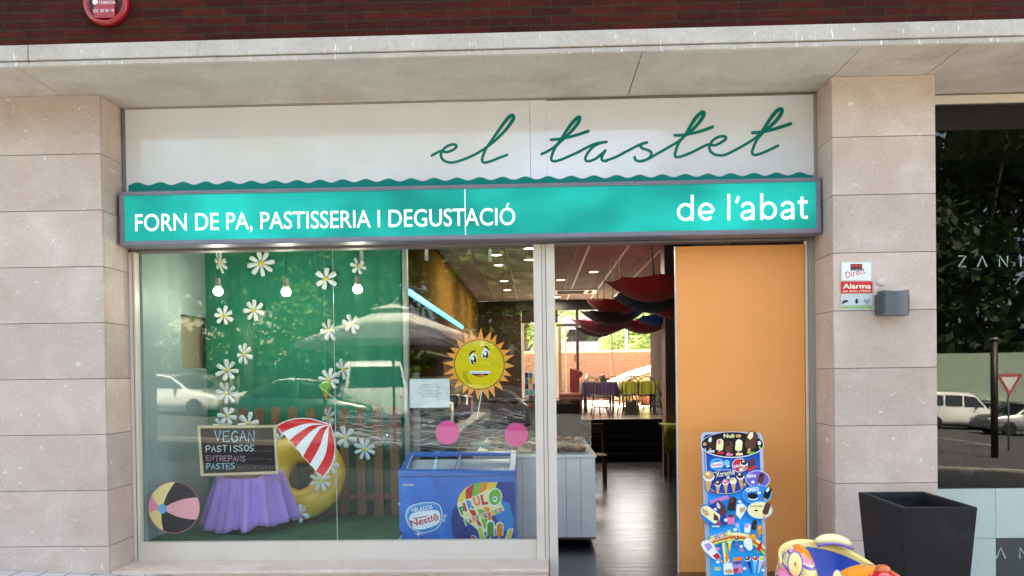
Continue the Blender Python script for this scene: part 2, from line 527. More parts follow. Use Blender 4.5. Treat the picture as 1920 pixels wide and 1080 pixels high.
# right jamb and the sliding door leaf
Xd0, Xd1 = at(1271, 760, .47).x, at(1512, 760, .47).x
m = MB().use(M_alu_dark)
m.box(at(1518, 760, .42).x, X_R, .41, .52, -.5, z_glass_top)
m.use(M_alu).box(at(1514, 760, .42).x, at(1517.5, 760, .42).x, .43, .5, -.5, z_glass_top)
m.use(M_black).box(Xd1 + .002, at(1513.8, 760, .42).x, .46, .5, -.5, z_glass_top)
m.build('door_jamb', HD, bevel=.003)
def orange_mat():
    t = NT('orange vinyl'); v = t.coords()
    t.l(t.ramp(t.noise(v, 1.2, 3), [(.3, rgb(240, 154, 80)), (.7, rgb(244, 161, 88))]), t.b.inputs['Base Color'])
    t.b.inputs['Roughness'].default_value = .42
    v2 = t.coords((3, 1, .5)); sm = t.ramp(t.noise(v2, 2.0, 6, .7), [(.55, K1), (.8, (.3, .3, .3, 1))])
    c0 = t.b.inputs['Base Color'].links[0].from_socket; t.l(t.mix(sm, c0, rgb(226, 146, 78)), t.b.inputs['Base Color'])
    t.bump(t.noise(v, 3, 3), .05, .01)
    return t.m
m = MB().use(orange_mat()).box(Xd0, Xd1, .47, .50, -.22, at(1390, 460, .47).z)
door = m.build('sliding_door', HD, bevel=.003)
m = MB().use(M_alu).box(Xd0 - .012, Xd0 - .001, .468, .503, -.22, at(1390, 460, .47).z)
m.build('door_edge', door)

# ------------------------------------------------------------------ neighbouring shop window on the right
NB = thing('dark_shop_window', 'dark tinted neighbouring shop window with pale lower panels right of the stone pier', 'shop window', (5.0, .45, -.5))
Yn = .46
zt = at(1840, 190, Yn).z; zt2 = at(1840, 163, Yn).z; zb = at(1840, 915, Yn).z
m = MB().use(M_alu_dark)
m.box(X_RR + .002, 8.9, .47, .56, zt, zt2 + .02)
m.use(M_alu).box(X_RR + .002, 8.9, .44, .50, zt - .02, zt + .05)
m.use(M_header).box(X_RR + .002, 8.9, .43, .52, zt + .085, zt + .105)
fr = m.build('frame', NB, bevel=.004)
m = MB().use(M_glass_dark).box(X_RR + .004, 8.9, Yn, Yn + .008, zb, zt - .02)
m.build('pane', NB)
M_panel = mat('pale green grey panel', (176, 190, 184), .3, .03, 3, coat=.3)
M_inset = mat('dark inset panel', (52, 60, 58), .25, .1, 3, coat=.3)
m = MB().use(M_panel)
x1 = at(1866, 1000, Yn).x
zj = at(1840, 1009, Yn).z
m.box(X_RR + .004, x1 - .002, Yn - .01, Yn + .05, zj + .002, zb - .004)
m.box(x1 + .002, 8.9, Yn - .01, Yn + .05, zj + .002, zb - .004)
m.box(X_RR + .004, x1 - .002, Yn - .01, Yn + .05, -1.0, zj - .002)
m.use(M_inset).box(x1 + .002, 8.9, Yn + .0, Yn + .05, -1.0, zj - .002)
m.use(M_joint).box(X_RR + .004, 8.9, Yn + .03, Yn + .06, -1.0, zb - .006)
m.build('lower_panel', NB)
M_let = mat('pale vinyl lettering', (150, 168, 162), .5, .03)
pn = face(Yn - .002)
def sans(mb, pl, ch, x, y, w, h, t):
    P = {'Z': [[(0, 0), (1, 0), (0, 1), (1, 1)]], 'A': [[(0, 1), (.5, 0), (1, 1)]], 'N': [[(0, 1), (0, 0), (1, 1), (1, 0)]], 'I': [[(.5, 0), (.5, 1)]]}[ch]
    for st in P:
        mb.ribbon(pl, [(x + a * w, y + b * h) for a, b in st], t, .001, 0, 1, False)
m = MB().use(M_let)
for ch, x, w in (('Z', 1797, 14), ('A', 1833, 17), ('N', 1874, 15), ('I', 1909, 10), ('N', 1936, 15), ('I', 1972, 10)):
    sans(m, pn, ch, x, 480, w, 20, 2.6)
m.build('lettering', NB)
m = MB().use(M_let)
for ch, x, w in (('A', 1868, 17), ('N', 1912, 15), ('I', 1950, 10)):
    sans(m, pn, ch, x, 1027, w, 20, 3.0)
m.build('lettering', NB)
# interior of the neighbour behind its glass, its dimness put into the wall colour
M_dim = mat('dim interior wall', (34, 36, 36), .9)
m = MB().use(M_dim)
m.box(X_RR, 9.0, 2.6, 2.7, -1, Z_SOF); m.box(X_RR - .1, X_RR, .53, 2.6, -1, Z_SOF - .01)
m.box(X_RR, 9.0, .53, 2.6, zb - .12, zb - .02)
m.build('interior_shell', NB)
# ------------------------------------------------------------------ shop signs
Ys = .33
ps = face(Ys)
def gloss_white():
    t = NT('glossy white sign face'); v = t.coords()
    t.l(t.ramp(t.noise(v, 1.5, 4), [(.3, rgb(214, 214, 218)), (.7, rgb(222, 222, 226))]), t.b.inputs['Base Color'])
    t.b.inputs['Roughness'].default_value = .22
    t.b.inputs['Coat Weight'].default_value = 1.0; t.b.inputs['Coat Roughness'].default_value = .05; t.b.inputs['Coat IOR'].default_value = 1.6
    t.bump(t.noise(v, 1.1, 2), .06, .02)
    return t.m
M_sign = gloss_white()
M_teal = mat('teal print', (0, 116, 104), .5, .06, 2, spec=.1)
M_teal2 = mat('wave teal print', (0, 132, 124), .5, .05, 2, spec=.1)
xa, xb = X_L + .035, at(1526, 260, Ys).x
zA = at(640, 196, Ys).z; zB = at(1270, 183, Ys).z; zbot = at(880, 352, Ys).z - .03
SG = thing('fascia_sign', 'glossy white shop sign with teal handwritten name and a wavy teal edge', 'sign', ((xa + xb) / 2, Ys, zbot))
xm = at(994, 270, Ys).x; xk = at(1024, 200, Ys).x
m = MB().use(M_sign)
m.box(xa, xm - .001, Ys, Ys + .05, zbot, zA)
m.box(xm + .001, xk, Ys + .001, Ys + .05, zbot, zA)
m.box(xk + .0005, xb, Ys + .0005, Ys + .05, zbot, zB)
m.build('sign_panel', SG, bevel=.002, seg=1)
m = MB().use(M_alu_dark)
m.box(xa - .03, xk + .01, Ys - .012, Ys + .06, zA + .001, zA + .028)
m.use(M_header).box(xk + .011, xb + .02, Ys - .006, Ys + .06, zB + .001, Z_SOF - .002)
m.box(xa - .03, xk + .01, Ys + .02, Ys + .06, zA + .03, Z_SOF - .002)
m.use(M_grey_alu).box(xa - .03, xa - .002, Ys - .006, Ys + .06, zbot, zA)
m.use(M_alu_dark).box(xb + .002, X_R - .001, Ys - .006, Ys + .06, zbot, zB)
m.build('sign_frame', SG, bevel=.002, seg=1)
# wavy lower edge
def yl(x, ya=353.5, yb=333.5): return ya + (yb - ya) * (x - 240) / (1525 - 240)
pts = []
n = 31 * 8
for i in range(n + 1):
    x = 241 + (1525 - 241) * i / n
    pts.append((x, yl(x) - 8.2 - 3.0 * math.cos(2 * math.pi * (x - 814) / 42.8)))
m = MB().use(M_teal2)
for (a, b) in zip(pts[:-1], pts[1:]):
    m.poly(ps, [a, b, (b[0], yl(b[0]) + 6), (a[0], yl(a[0]) + 6)], .002)
m.build('wave_trim', SG)
# handwritten name, each stroke a ribbon
def Za(x, y): return (790 + x / 5.3333, 190 + y / 5.3333)
def Zb(x, y): return (1130 + x / 4.5714, 190 + y / 4.5714)
S1 = [Za(*p) for p in [(103, 543), (150, 518), (195, 497), (250, 508), (312, 489), (347, 460), (345, 437), (305, 432), (250, 455), (208, 497), (196, 545), (225, 592), (285, 612), (345, 606), (430, 578), (520, 540), (600, 495), (668, 448), (745, 385), (835, 295), (893, 220), (922, 170), (912, 142), (880, 155), (828, 215), (762, 308), (695, 402), (645, 478), (612, 560), (610, 600), (638, 613), (700, 597), (780, 565), (857, 537)]]
S2 = [Za(*p) for p in [(1203, 528), (1262, 500), (1322, 462), (1375, 410), (1440, 312), (1500, 228), (1552, 172), (1580, 160), (1580, 190), (1555, 235), (1505, 295), (1448, 350), (1395, 402), (1342, 458), (1308, 535), (1300, 582), (1325, 600), (1385, 588), (1460, 557), (1560, 512), (1650, 465), (1745, 423), (1850, 406)]]
S3 = [Za(*p) for p in [(1852, 406), (1785, 420), (1720, 455), (1668, 512), (1640, 570), (1655, 598), (1695, 595), (1750, 570), (1808, 522), (1842, 492)]]
S4 = [Za(1842, 492), Za(1815, 535), Za(1803, 575), Za(1822, 597), Za(1862, 595)] + [Zb(*p) for p in [(25, 510), (112, 478), (200, 432), (285, 388), (345, 362), (380, 354)]]
S5 = [Zb(*p) for p in [(380, 354), (340, 366), (325, 385), (342, 404), (395, 422), (418, 447), (405, 478), (365, 505), (318, 515), (284, 505), (274, 480)]]
S6 = [Zb(*p) for p in [(318, 515), (370, 503), (415, 480), (485, 440), (562, 396), (640, 350), (700, 300), (745, 225), (800, 140), (845, 98), (866, 98), (860, 132), (805, 208), (745, 265), (692, 308), (650, 362), (625, 430), (620, 466), (642, 480), (700, 464), (780, 430), (862, 388), (905, 372), (962, 377), (1020, 350), (1055, 322), (1046, 302), (1000, 304), (950, 330), (920, 372), (916, 412), (942, 446), (992, 464), (1050, 459), (1130, 421), (1212, 376), (1292, 326), (1345, 282), (1395, 215), (1452, 128), (1502, 75), (1530, 68), (1534, 92), (1500, 150), (1432, 220), (1372, 270), (1322, 330), (1290, 400), (1280, 440), (1300, 460), (1350, 450), (1422, 420), (1502, 381)]]
C1 = [Za(*p) for p in [(1297, 385), (1372, 378), (1460, 362), (1562, 335), (1668, 300)]]
C2 = [Zb(*p) for p in [(617, 293), (692, 290), (780, 272), (862, 250), (940, 221)]]
C3 = [Zb(*p) for p in [(1282, 270), (1352, 266), (1442, 246), (1532, 220), (1608, 194)]]
m = MB().use(M_teal)
lf = .0006
for S in (S1, S2, S3, S4, S5, S6, C1, C2, C3):
    ys = [q[1] for q in spline(S, 6)]; lo, hi = min(ys), max(ys)
    wf = lambda t, ys=ys: 5.2 + 2.2 * max(0, min(1, (262 - ys[int(round(t * (len(ys) - 1)))]) / 45))
    m.ribbon(ps, S, wf, lf, .0004); lf += .00045
m.build('script_lettering', SG)

# ------------------------------------------------------------------ back-lit fascia box
Yb = .20
pb = face(Yb)
LB = thing('lightbox_sign', 'back-lit turquoise light box with white shop lettering above window and door', 'sign', (0, .2, 2.66))
z1 = (at(225, 361, Yb).z + at(1538, 331, Yb).z) / 2; z0 = (at(225, 461, Yb).z + at(1538, 437.5, Yb).z) / 2
x0, x1 = at(223.5, 410, Yb).x, at(1540, 385, Yb).x
t_ = .040
M_box = mat('grey painted housing', (126, 124, 138), .4, .08, 4, metal=.2)
m = MB().use(M_box)
m.box(x0, x1, Yb, .39, z1 - t_ * .8, z1); m.box(x0, x1, Yb, .39, z0, z0 + t_)
m.box(x0, x0 + t_, Yb + .001, .39, z0 + t_, z1 - t_ * .8); m.box(x1 - t_, x1, Yb + .001, .39, z0 + t_, z1 - t_ * .8)
m.box(x0 + .002, x1 - .002, Yb - .006, Yb - .0005, z1 - .018, z1 - .006)
m.box(x0 + .002, x1 - .002, Yb - .006, Yb - .0005, z0 + .006, z0 + .02)
m.build('housing', LB, bevel=.003)
def lit_teal():
    t = NT('back-lit turquoise face'); v = t.coords((.8, 1, 1.4))
    c = t.ramp(t.noise(v, 1.3, 2, .5), [(.32, rgb(0, 122, 115)), (.68, rgb(0, 178, 168))])  # mottling puts the uneven glow of the tubes into the colour
    t.l(c, t.b.inputs['Base Color']); t.l(c, t.b.inputs['Emission Color'])
    t.b.inputs['Emission Strength'].default_value = .055; t.b.inputs['Roughness'].default_value = .4; t.b.inputs['Specular IOR Level'].default_value = .1
    return t.m
M_lit_white = emit('back-lit white letters', (236, 252, 250), .09)
fx = at(872, 400, Yb).x
m = MB().use(lit_teal())
m.box(x0 + t_, fx - .003, Yb + .012, Yb + .02, z0 + t_, z1 - t_ * .8)
m.box(fx + .003, x1 - t_, Yb + .012, Yb + .02, z0 + t_, z1 - t_ * .8)
m.use(M_lit_white).box(fx - .003, fx + .003, Yb + .013, Yb + .02, z0 + t_, z1 - t_ * .8)
m.build('lit_face', LB)
pt = face(Yb + .012)
m = MB().use(M_lit_white)
m.text(pt, 'FORN DE PA, PASTISSERIA I DEGUSTACIÓ', (254, 433.5), (966, 421.5), 31.5, .002, .004)
m.build('lettering', LB)
# lower-case name drawn as even strokes
m = MB().use(M_lit_white)
def g5(x, y): return (1220 + x / 5.647, 330 + y / 5.647)
W5 = 5.3; lf = .002
def el(cx_, cy_, rx, ry, a0=0, a1=360, n=26): return [g5(cx_ + rx * math.cos(R(a0 + (a1 - a0) * i / n)), cy_ + ry * math.sin(R(a0 + (a1 - a0) * i / n))) for i in range(n + 1)]
GL = [el(368, 382, 75, 80), [g5(440, 200), g5(440, 476)],
      [g5(518, 388), g5(658, 382)] , el(588, 378, 72, 80, -3, -318, 30),
      [g5(826, 192), g5(826, 468)], [g5(932, 216), g5(904, 288)],
      [g5(968, 330), g5(985, 300), g5(1015, 288), g5(1045, 290), g5(1075, 312), g5(1082, 345), g5(1082, 466)], [g5(1082, 368), g5(1040, 372), g5(1000, 382), g5(970, 405), g5(972, 435), g5(995, 452), g5(1025, 452), g5(1060, 435), g5(1082, 405)],
      [g5(1174, 186), g5(1174, 463)], el(1248, 366, 72, 80),
      [g5(1390, 322), g5(1407, 293), g5(1437, 281), g5(1467, 283), g5(1497, 305), g5(1504, 338), g5(1504, 459)], [g5(1504, 361), g5(1462, 365), g5(1422, 375), g5(1392, 398), g5(1394, 428), g5(1417, 445), g5(1447, 445), g5(1482, 428), g5(1504, 398)],
      [g5(1600, 220), g5(1600, 405), g5(1606, 430), g5(1630, 440), g5(1662, 434)], [g5(1556, 278), g5(1660, 274)]]
for P in GL:
    lf += .00008; m.ribbon(pt, P, W5, lf, 0, 4 if 5 < len(P) < 14 else 1, False)
m.build('lettering', LB)

# ------------------------------------------------------------------ red alarm bell on the brick
Yk = -.55
pk = face(Yk)
cb = at(203, 9, Yk); rb = 43 * sc(Yk)
AB = thing('alarm_bell', 'round red alarm siren with white lettering on the brick wall', 'alarm siren', tuple(cb))
M_red = mat('red plastic', (150, 18, 26), .35, .1, 6, coat=.3)
M_redd = mat('dark red recess', (58, 10, 14), .6)
m = MB().use(M_red, True)
m.lathe([(rb, 0), (rb, .03), (rb * .96, .05), (rb * .86, .058), (rb * .78, .05), (rb * .76, .03), (0, .03)], cb, 36, 'Y')
m.build('rim', AB)
m = MB().use(M_red)
m.prism([cb + Vector((x, -.03, z)) for x, z in ((-rb * .46, -rb * .72), (rb * .46, -rb * .72), (rb * .46, rb * .72), (-rb * .46, rb * .72))], (0, -.03, 0))
m.build('label_plate', AB, bevel=.004)
for s in (-1, 1):
    m = MB().use(M_redd)
    m.prism([cb + Vector((s * rb * x, -.0305, rb * z)) for x, z in ((.48, -.55), (.62, -.42), (.73, 0), (.62, .42), (.48, .55))], (0, -.004, 0))
    m.build('grille', AB)
m = MB().use(mat('off-white print', (214, 206, 204), .5, .03))
pa = face(Yk - .061)
m.disc(pa, 178.5, 3.5, 5.2, lift=.001)
m.build('emblem', AB)
m = MB().use(bpy.data.materials['off-white print'])
m.text(pa, 'FÀBREGA', (186, 7.6), (217, 7.2), 5.6, .001, .01)
m.build('lettering', AB)
m = MB().use(bpy.data.materials['off-white print'])
m.text(pa, '202 20 00 10', (174, 23.2), (214, 22.2), 5.6, .001, .006)
m.build('lettering', AB)

# ------------------------------------------------------------------ alarm notice, cover cap and wall lamp on the right pier
pp = face(0)
AN = thing('alarm_notice', 'small white and red alarm notice plate on the right stone pier', 'notice', tuple(at(1605, 582, 0)))
def q(x, y): return (1540 + x / 6.75, 460 + y / 6.75)
m = MB().use(mat('notice backing', (196, 196, 184), .35, .06, 20)); m.poly(pp, [q(243, 205), q(640, 205), q(646, 820), q(240, 822)], .006, .0055)
m.build('plate', AN)
m = MB().use(mat('notice white', (226, 230, 228), .4, .02)); m.poly(pp, [q(255, 220), q(622, 218), q(622, 440), q(256, 440)], .0072)
m.use(mat('notice pale', (196, 206, 206), .4, .04)); m.poly(pp, [q(248, 622), q(642, 618), q(644, 760), q(248, 764)], .0072)
m.use(mat('notice red', (204, 34, 38), .4, .04)); m.poly(pp, [q(242, 458), q(644, 456), q(644, 608), q(242, 612)], .0072)
m.use(M_black); m.poly(pp, [q(365, 237), q(512, 236), q(512, 320), q(366, 322)], .0076)
m.use(mat('logo red', (196, 30, 36), .4))
for x in (393, 438, 484): m.disc(pp, *q(x, 262), 2.9, lift=.008)
m.use(M_white); m.text(pp, 'SECURITAS', q(378, 312), q(500, 311), 1.6, .008)
m.use(mat('print green band', (150, 184, 130), .4)); m.poly(pp, [q(250, 766), q(642, 764), q(644, 800), q(250, 802)], .0074)
m.use(mat('script red', (200, 30, 44), .4)); m.text(pp, 'Direct', q(312, 420), q(556, 352), 12, .008, .0)
m.use(mat('notice cream', (240, 232, 205), .4)); m.text(pp, 'Alarma', q(268, 548), q(622, 545), 9.2, .008, .025)
m.text(pp, 'con Aviso a Policía', q(265, 594), q(620, 590), 4.0, .008, .015)
m.use(M_black)
m.poly(pp, [q(262, 712), q(300, 690), q(335, 700), q(340, 715), q(300, 725), q(262, 748), q(255, 740)], .0076)
m.poly(pp, [q(418, 710), q(468, 708), q(446, 744), q(438, 744)], .0076); m.disc(pp, *q(443, 694), 2.6, lift=.0075); 
m.ribbon(pp, [q(572, 700), q(556, 752)], .9, .0076); m.ribbon(pp, [q(572, 700), q(590, 752)], .9, .0076)
for r_ in (22, 32):
    for s in (-1, 1): m.ribbon(pp, [q(572 + s * r_ * .8, 680), q(572 + s * r_, 700), q(572 + s * r_ * .8, 722)], .7, .0076)
for x, w in ((264, 98), (396, 92), (524, 90)):
    m.text(pp, 'xxxxxxxx'.replace('x', '\u2013'), q(x, 650), q(x + w, 649), 1.5, .0076)
m.build('print', AN)
tag(MB().use(mat('cap plastic', (206, 198, 190), .5), True).lathe([(.034, 0), (.034, .006), (.03, .011), (0, .013)], at(1652, 528.5, 0), 24, 'Y').build('cover_cap'),
    'small pale round cover cap on the stone between alarm notice and grey wall lamp', 'cover cap')
WL = thing('wall_lamp', 'boxy grey wall lamp with louvred sides on the right stone pier', 'wall lamp', tuple(at(1672, 592, 0)))
M_lamp = mat('grey cast lamp', (86, 90, 96), .5, .1, 12)
M_lamp2 = mat('darker lamp back', (74, 70, 68), .55, .1, 12)
a = at(1672, 590, -.02)
m = MB().use(M_lamp2)
m.box(at(1641, 560, -.02).x, at(1662, 560, -.02).x, -.10, -.002, at(1650, 591, 0).z, at(1650, 553, 0).z)
m.box(at(1655, 560, -.02).x, at(1700, 560, -.02).x, -.06, -.002, at(1650, 588, 0).z, at(1650, 550, 0).z)
m.build('mount', WL, bevel=.006)
# the hood: curved front plate between two louvred cheeks
m = MB().use(M_lamp)
pl_ = face(-.16)
prof = []
for i in range(9):
    t = i / 8; x = 1657 + 48 * t
    prof.append((x, 543.5 + 3.2 * math.sin(math.pi * t) - 1.2 * t, 592 - 1.0 * math.sin(math.pi * t) - 1.0 * t))
front = [(pl_.p(x, yt), pl_.p(x, yb)) for x, yt, yb in prof]
vs = []; fs = []
for i, (a1, b1) in enumerate(front):
    bow = .03 * math.sin(math.pi * i / 8)
    vs += [a1 + Vector((0, -bow, 0)), b1 + Vector((0, -bow, 0)), Vector((a1.x, -.03, a1.z + .0)), Vector((b1.x, -.03, b1.z))]
for i in range(8):
    k = 4 * i
    fs += [(k, k + 1, k + 5, k + 4), (k + 2, k + 6, k + 7, k + 3), (k, k + 4, k + 6, k + 2), (k + 1, k + 3, k + 7, k + 5)]
fs += [(0, 2, 3, 1), (32, 33, 35, 34)]
m.add(vs, fs); m.build('hood', WL, bevel=.003)
m = MB().use(M_black); m2 = MB().use(M_black)
for i in range(9):
    z = front[0][1].z + .025 + i * .018
    m.box(front[0][0].x - .002, front[0][0].x + .014, -.166, -.09, z, z + .008)
    if i < 7: m2.box(front[-1][0].x - .008, front[-1][0].x + .002, -.166, -.09, z + .01, z + .017)
m.build('louvres', WL); m2.build('louvres', WL)
# ------------------------------------------------------------------ window display
ZF = at(640, 1013, Y_W).z              # height of the display floor
X_DW = at(270, 1013, Y_W).x            # left display wall
Y_BD = 1.84                            # green backdrop
X_PR = at(757, 760, Y_BD).x
def grass_mat():
    t = NT('artificial turf'); v = t.coords()
    c = t.ramp(t.noise(v, 3, 5), [(.3, rgb(26, 74, 46)), (.7, rgb(46, 104, 62))])
    c = t.mix(.7, c, t.ramp(t.noise(v, 160, 2), [(.3, rgb(70, 90, 70)), (.7, rgb(190, 205, 185))]), 'SOFT_LIGHT')
    t.l(c, t.b.inputs['Base Color']); t.b.inputs['Roughness'].default_value = .95
    t.bump(t.noise(v, 180, 2), .8, .01)
    return t.m
m = MB().use(grass_mat()).box(X_DW + .01, X_PR + .14, .50, Y_BD + .1, ZF - .025, ZF)
tag(m.build('artificial_turf', bevel=.004), 'dark green artificial turf mat on the floor of the window display', 'turf mat')
m = MB().use(M_white).box(X_DW + .01, X_PR + .14, .50, Y_BD + .1, -.16, ZF - .026)
m.build('display_platform', BL)
# left display wall with a niche
M_wallw = mat('pale display wall', (142, 160, 160), .5, .04, 2)
n0, n1 = atx(340, 640, X_DW).y, atx(400, 640, X_DW).y + .25
nz0, nz1 = atx(341, 690, X_DW).z, atx(341, 589, X_DW).z
m = MB().use(M_wallw)
m.box(X_DW - .1, X_DW, .50, n0, -.16, Z_SOF - .05)
m.box(X_DW - .1, X_DW, n0 + .001, n1, -.16, nz0); m.box(X_DW - .1, X_DW, n0 + .001, n1, nz1, Z_SOF - .05)
m.box(X_DW - .1, X_DW, n1 + .001, 3.2, -.16, Z_SOF - .05)
m.use(mat('beige niche', (168, 158, 138), .7, .08, 2)).box(X_DW - .16, X_DW - .101, n0, n1, nz0 - .02, nz1 + .02)
m.build('display_side_wall', BL)
m = MB().use(M_wallw).box(X_DW + .001, X_PR + .1, .54, Y_BD + .1, z_glass_top + .62, z_glass_top + .66)
m.build('display_ceiling', BL)
# backdrop cloth
def cloth_mat(name, c, c2, rough=.85, sheen=.2):
    t = NT(name); v = t.coords()
    col = t.ramp(t.noise(v, 2.2, 5), [(.3, rgb(*c)), (.7, rgb(*c2))])
    col = t.mix(.25, col, t.ramp(t.noise(v, 220, 2), [(.3, rgb(110, 110, 110)), (.7, rgb(150, 150, 150))]), 'SOFT_LIGHT')
    t.l(col, t.b.inputs['Base Color']); t.b.inputs['Roughness'].default_value = rough
    t.b.inputs['Sheen Weight'].default_value = sheen
    t.bump(t.noise(v, 300, 1), .15, .003)
    return t.m
M_green = cloth_mat('green backdrop cloth', (0, 116, 92), (0, 130, 104))
m = MB().use(M_green, True)
nx, nz = 90, 10; xa_ = at(390, 760, Y_BD).x - .02; xb_ = X_PR
vs = []; fs = []
for j in range(nz + 1):
    z = ZF + .002 + (z_glass_top + .6 - ZF) * j / nz
    for i in range(nx + 1):
        x = xa_ + (xb_ - xa_) * i / nx
        vs.append((x, Y_BD + .007 * math.sin(x * 23 + .4 * math.sin(z * 2)) + .003 * math.sin(x * 51 + z * .6) + .006 * math.sin(z * 3 + x * 7), z))
for j in range(nz):
    for i in range(nx):
        k = j * (nx + 1) + i; fs.append((k, k + 1, k + nx + 2, k + nx + 1))
m.add(vs, fs)
tag(m.build('backdrop_curtain', solid=.004), 'large plain green fabric backdrop hanging behind the flowers and fence', 'backdrop')
m = MB().use(M_wallw).box(X_PR + .012, X_PR + .06, Y_BD - .05, Y_BD + .05, -.16, z_glass_top + .6)
m.use(mat('grey post', (120, 122, 118), .45)).box(X_PR + .08, X_PR + .14, Y_BD + .1, Y_BD + .2, -.16, 1.6)
m.build('display_post', BL, bevel=.003)

# wooden picket fence
def wood_mat(name, c1, c2, axis='Z'):
    t = NT(name); geo = t.n('NewGeometry'); v = t.coords((14, 14, 1.2) if axis == 'Z' else (1.2, 14, 14))
    cmb = t.n('CombineXYZ'); t.l(geo.outputs['Random Per Island'], cmb.inputs[0]); t.l(geo.outputs['Random Per Island'], cmb.inputs[2])
    s = t.n('VectorMath', operation='SCALE'); t.l(cmb.outputs[0], s.inputs[0]); s.inputs['Scale'].default_value = 19
    a = t.n('VectorMath', operation='ADD'); t.l(v, a.inputs[0]); t.l(s.outputs[0], a.inputs[1])
    c = t.ramp(t.noise(a.outputs[0], 2.2, 6, .6, .8), [(.25, rgb(*c1)), (.75, rgb(*c2))])
    t.l(c, t.b.inputs['Base Color']); t.b.inputs['Roughness'].default_value = .7
    t.bump(t.noise(a.outputs[0], 4, 4), .25, .004)
    return t.m
M_picket = wood_mat('picket timber', (94, 66, 44), (138, 102, 70))
M_rail = wood_mat('rail timber', (88, 62, 42), (128, 94, 64), 'X')
Yf = 1.66
FE = thing('picket_fence', 'low brown wooden picket fence with rounded tops in front of the green backdrop', 'fence', tuple(at(590, 960, Yf)))
w = 8.6 * sc(Yf)
for k in range(11):
    px = 424.5 + 31.6 * k
    c = at(px, 862, Yf); ztop = at(px, 763, Yf).z + random.uniform(-.012, .012); zbt = ZF + .004 + random.uniform(0, .01)
    c.x += random.uniform(-.006, .006)
    out = [(c.x - w, zbt), (c.x + w, zbt), (c.x + w, ztop - w * .7)]
    out += [(c.x + w * math.cos(a), ztop - w * .7 + w * .8 * math.sin(a)) for a in (R(20), R(45), R(70), R(90), R(110), R(135), R(160))]
    out += [(c.x - w, ztop - w * .7)]
    m = MB().use(M_picket).prism([(x, Yf, z) for x, z in out], (0, .018, 0))
    m.build('picket', FE, bevel=.003, seg=1)
for y in (801, 933):
    z = at(590, y, Yf).z
    m = MB().use(M_rail).box(at(415, y, Yf).x, at(752, y, Yf).x, Yf + .019, Yf + .038, z - .03, z + .03)
    m.build('rail', FE, bevel=.003, seg=1)

# inflatable ring
cr = at(565, 893, 1.44)
m = MB().use(mat('yellow vinyl ring', (200, 164, 30), .3, .06, 3, coat=.4, two=(214, 182, 52)), True)
vs = []; fs = []; n1_, n2_ = 44, 18
Rm, rm = 54 * sc(1.44), 30.5 * sc(1.44)
for i in range(n1_):
    a = 2 * math.pi * i / n1_
    for j in range(n2_):
        b = 2 * math.pi * j / n2_
        rr = Rm + rm * math.cos(b) * (1 + .02 * math.sin(9 * a))
        vs.append(cr + Vector((rr * math.cos(a), rm * .75 * math.sin(b) + .1 * math.sin(a), rr * math.sin(a) * .95)))
for i in range(n1_):
    for j in range(n2_):
        fs.append((i * n2_ + j, i * n2_ + (j + 1) % n2_, ((i + 1) % n1_) * n2_ + (j + 1) % n2_, ((i + 1) % n1_) * n2_ + j))
m.add(vs, fs)
tag(m.build('swim_ring'), 'big yellow inflatable swim ring leaning against the picket fence', 'swim ring')

# table with lilac cloth
Yt = 1.02; ct = at(470, 890, Yt); ZT = at(470, 884, Yt).z
TB = thing('display_table', 'small round display table hidden under the lilac cloth', 'table', (ct.x, Yt, ZF))
m = MB().use(M_picket).lathe([(0, ZT - .03 - ZF), (.28, ZT - .03 - ZF), (.28, ZT - .006 - ZF), (0, ZT - .006 - ZF)], (ct.x, Yt, ZF), 28); m.build('tabletop', TB)
m = MB().use(M_picket).lathe([(.16, 0), (.16, .02), (.03, .05), (.03, ZT - .031 - ZF)], (ct.x, Yt, ZF + .002), 16); m.build('pedestal', TB)
M_lilac = cloth_mat('lilac cloth', (156, 122, 200), (170, 136, 214), .8, .4)
m = MB().use(M_lilac, True)
vs = [(ct.x, Yt, ZT)]; fs = []; N = 260
rows = [(.10, 0), (.22, 0), (.285, 0), (.305, .012), (.312, .04)] + [(.312 + .012 * k, .04 + .096 * k * .55) for k in range(1, 11)]
hang = ZT - ZF - .004
for ri, (r_, dz) in enumerate(rows):
    t = max(0, (ri - 4) / 10)
    for i in range(N):
        a = 2 * math.pi * i / N
        fold = math.sin(11 * a + 2.2 * math.sin(2 * a + 1) + .9 * math.sin(5 * a) + .5); fold = math.copysign(abs(fold) ** .7, fold) * (.75 + .35 * math.sin(5 * a + 2)) + .3 * math.sin(27 * a + 1.1 + t)
        rr = (.306 + .100 * t) + (.012 + .046 * t ** .7) * fold if ri > 4 else r_
        front = -math.sin(a); right = math.cos(a)
        drop = dz if ri <= 4 else .04 + (hang - .04) * t * (1 - max(0, right - .1) * .16 - .06 * max(0, -front)) + 0.0
        drop = min(drop * (1 - .05 * t * (1 + math.sin(3 * a + 1) * math.sin(7 * a))), hang)
        vs.append((ct.x + rr * math.cos(a), Yt + rr * .86 * math.sin(a), ZT - drop + .001))
for i in range(N): fs.append((0, 1 + i, 1 + (i + 1) % N))
for ri in range(len(rows) - 1):
    for i in range(N):
        a = 1 + ri * N + i; b = 1 + ri * N + (i + 1) % N
        fs.append((a, a + N, b + N, b))
m.add(vs, fs)
tag(m.build('tablecloth', solid=.004), 'lilac tablecloth falling in folds over the small display table under the chalkboard', 'tablecloth')

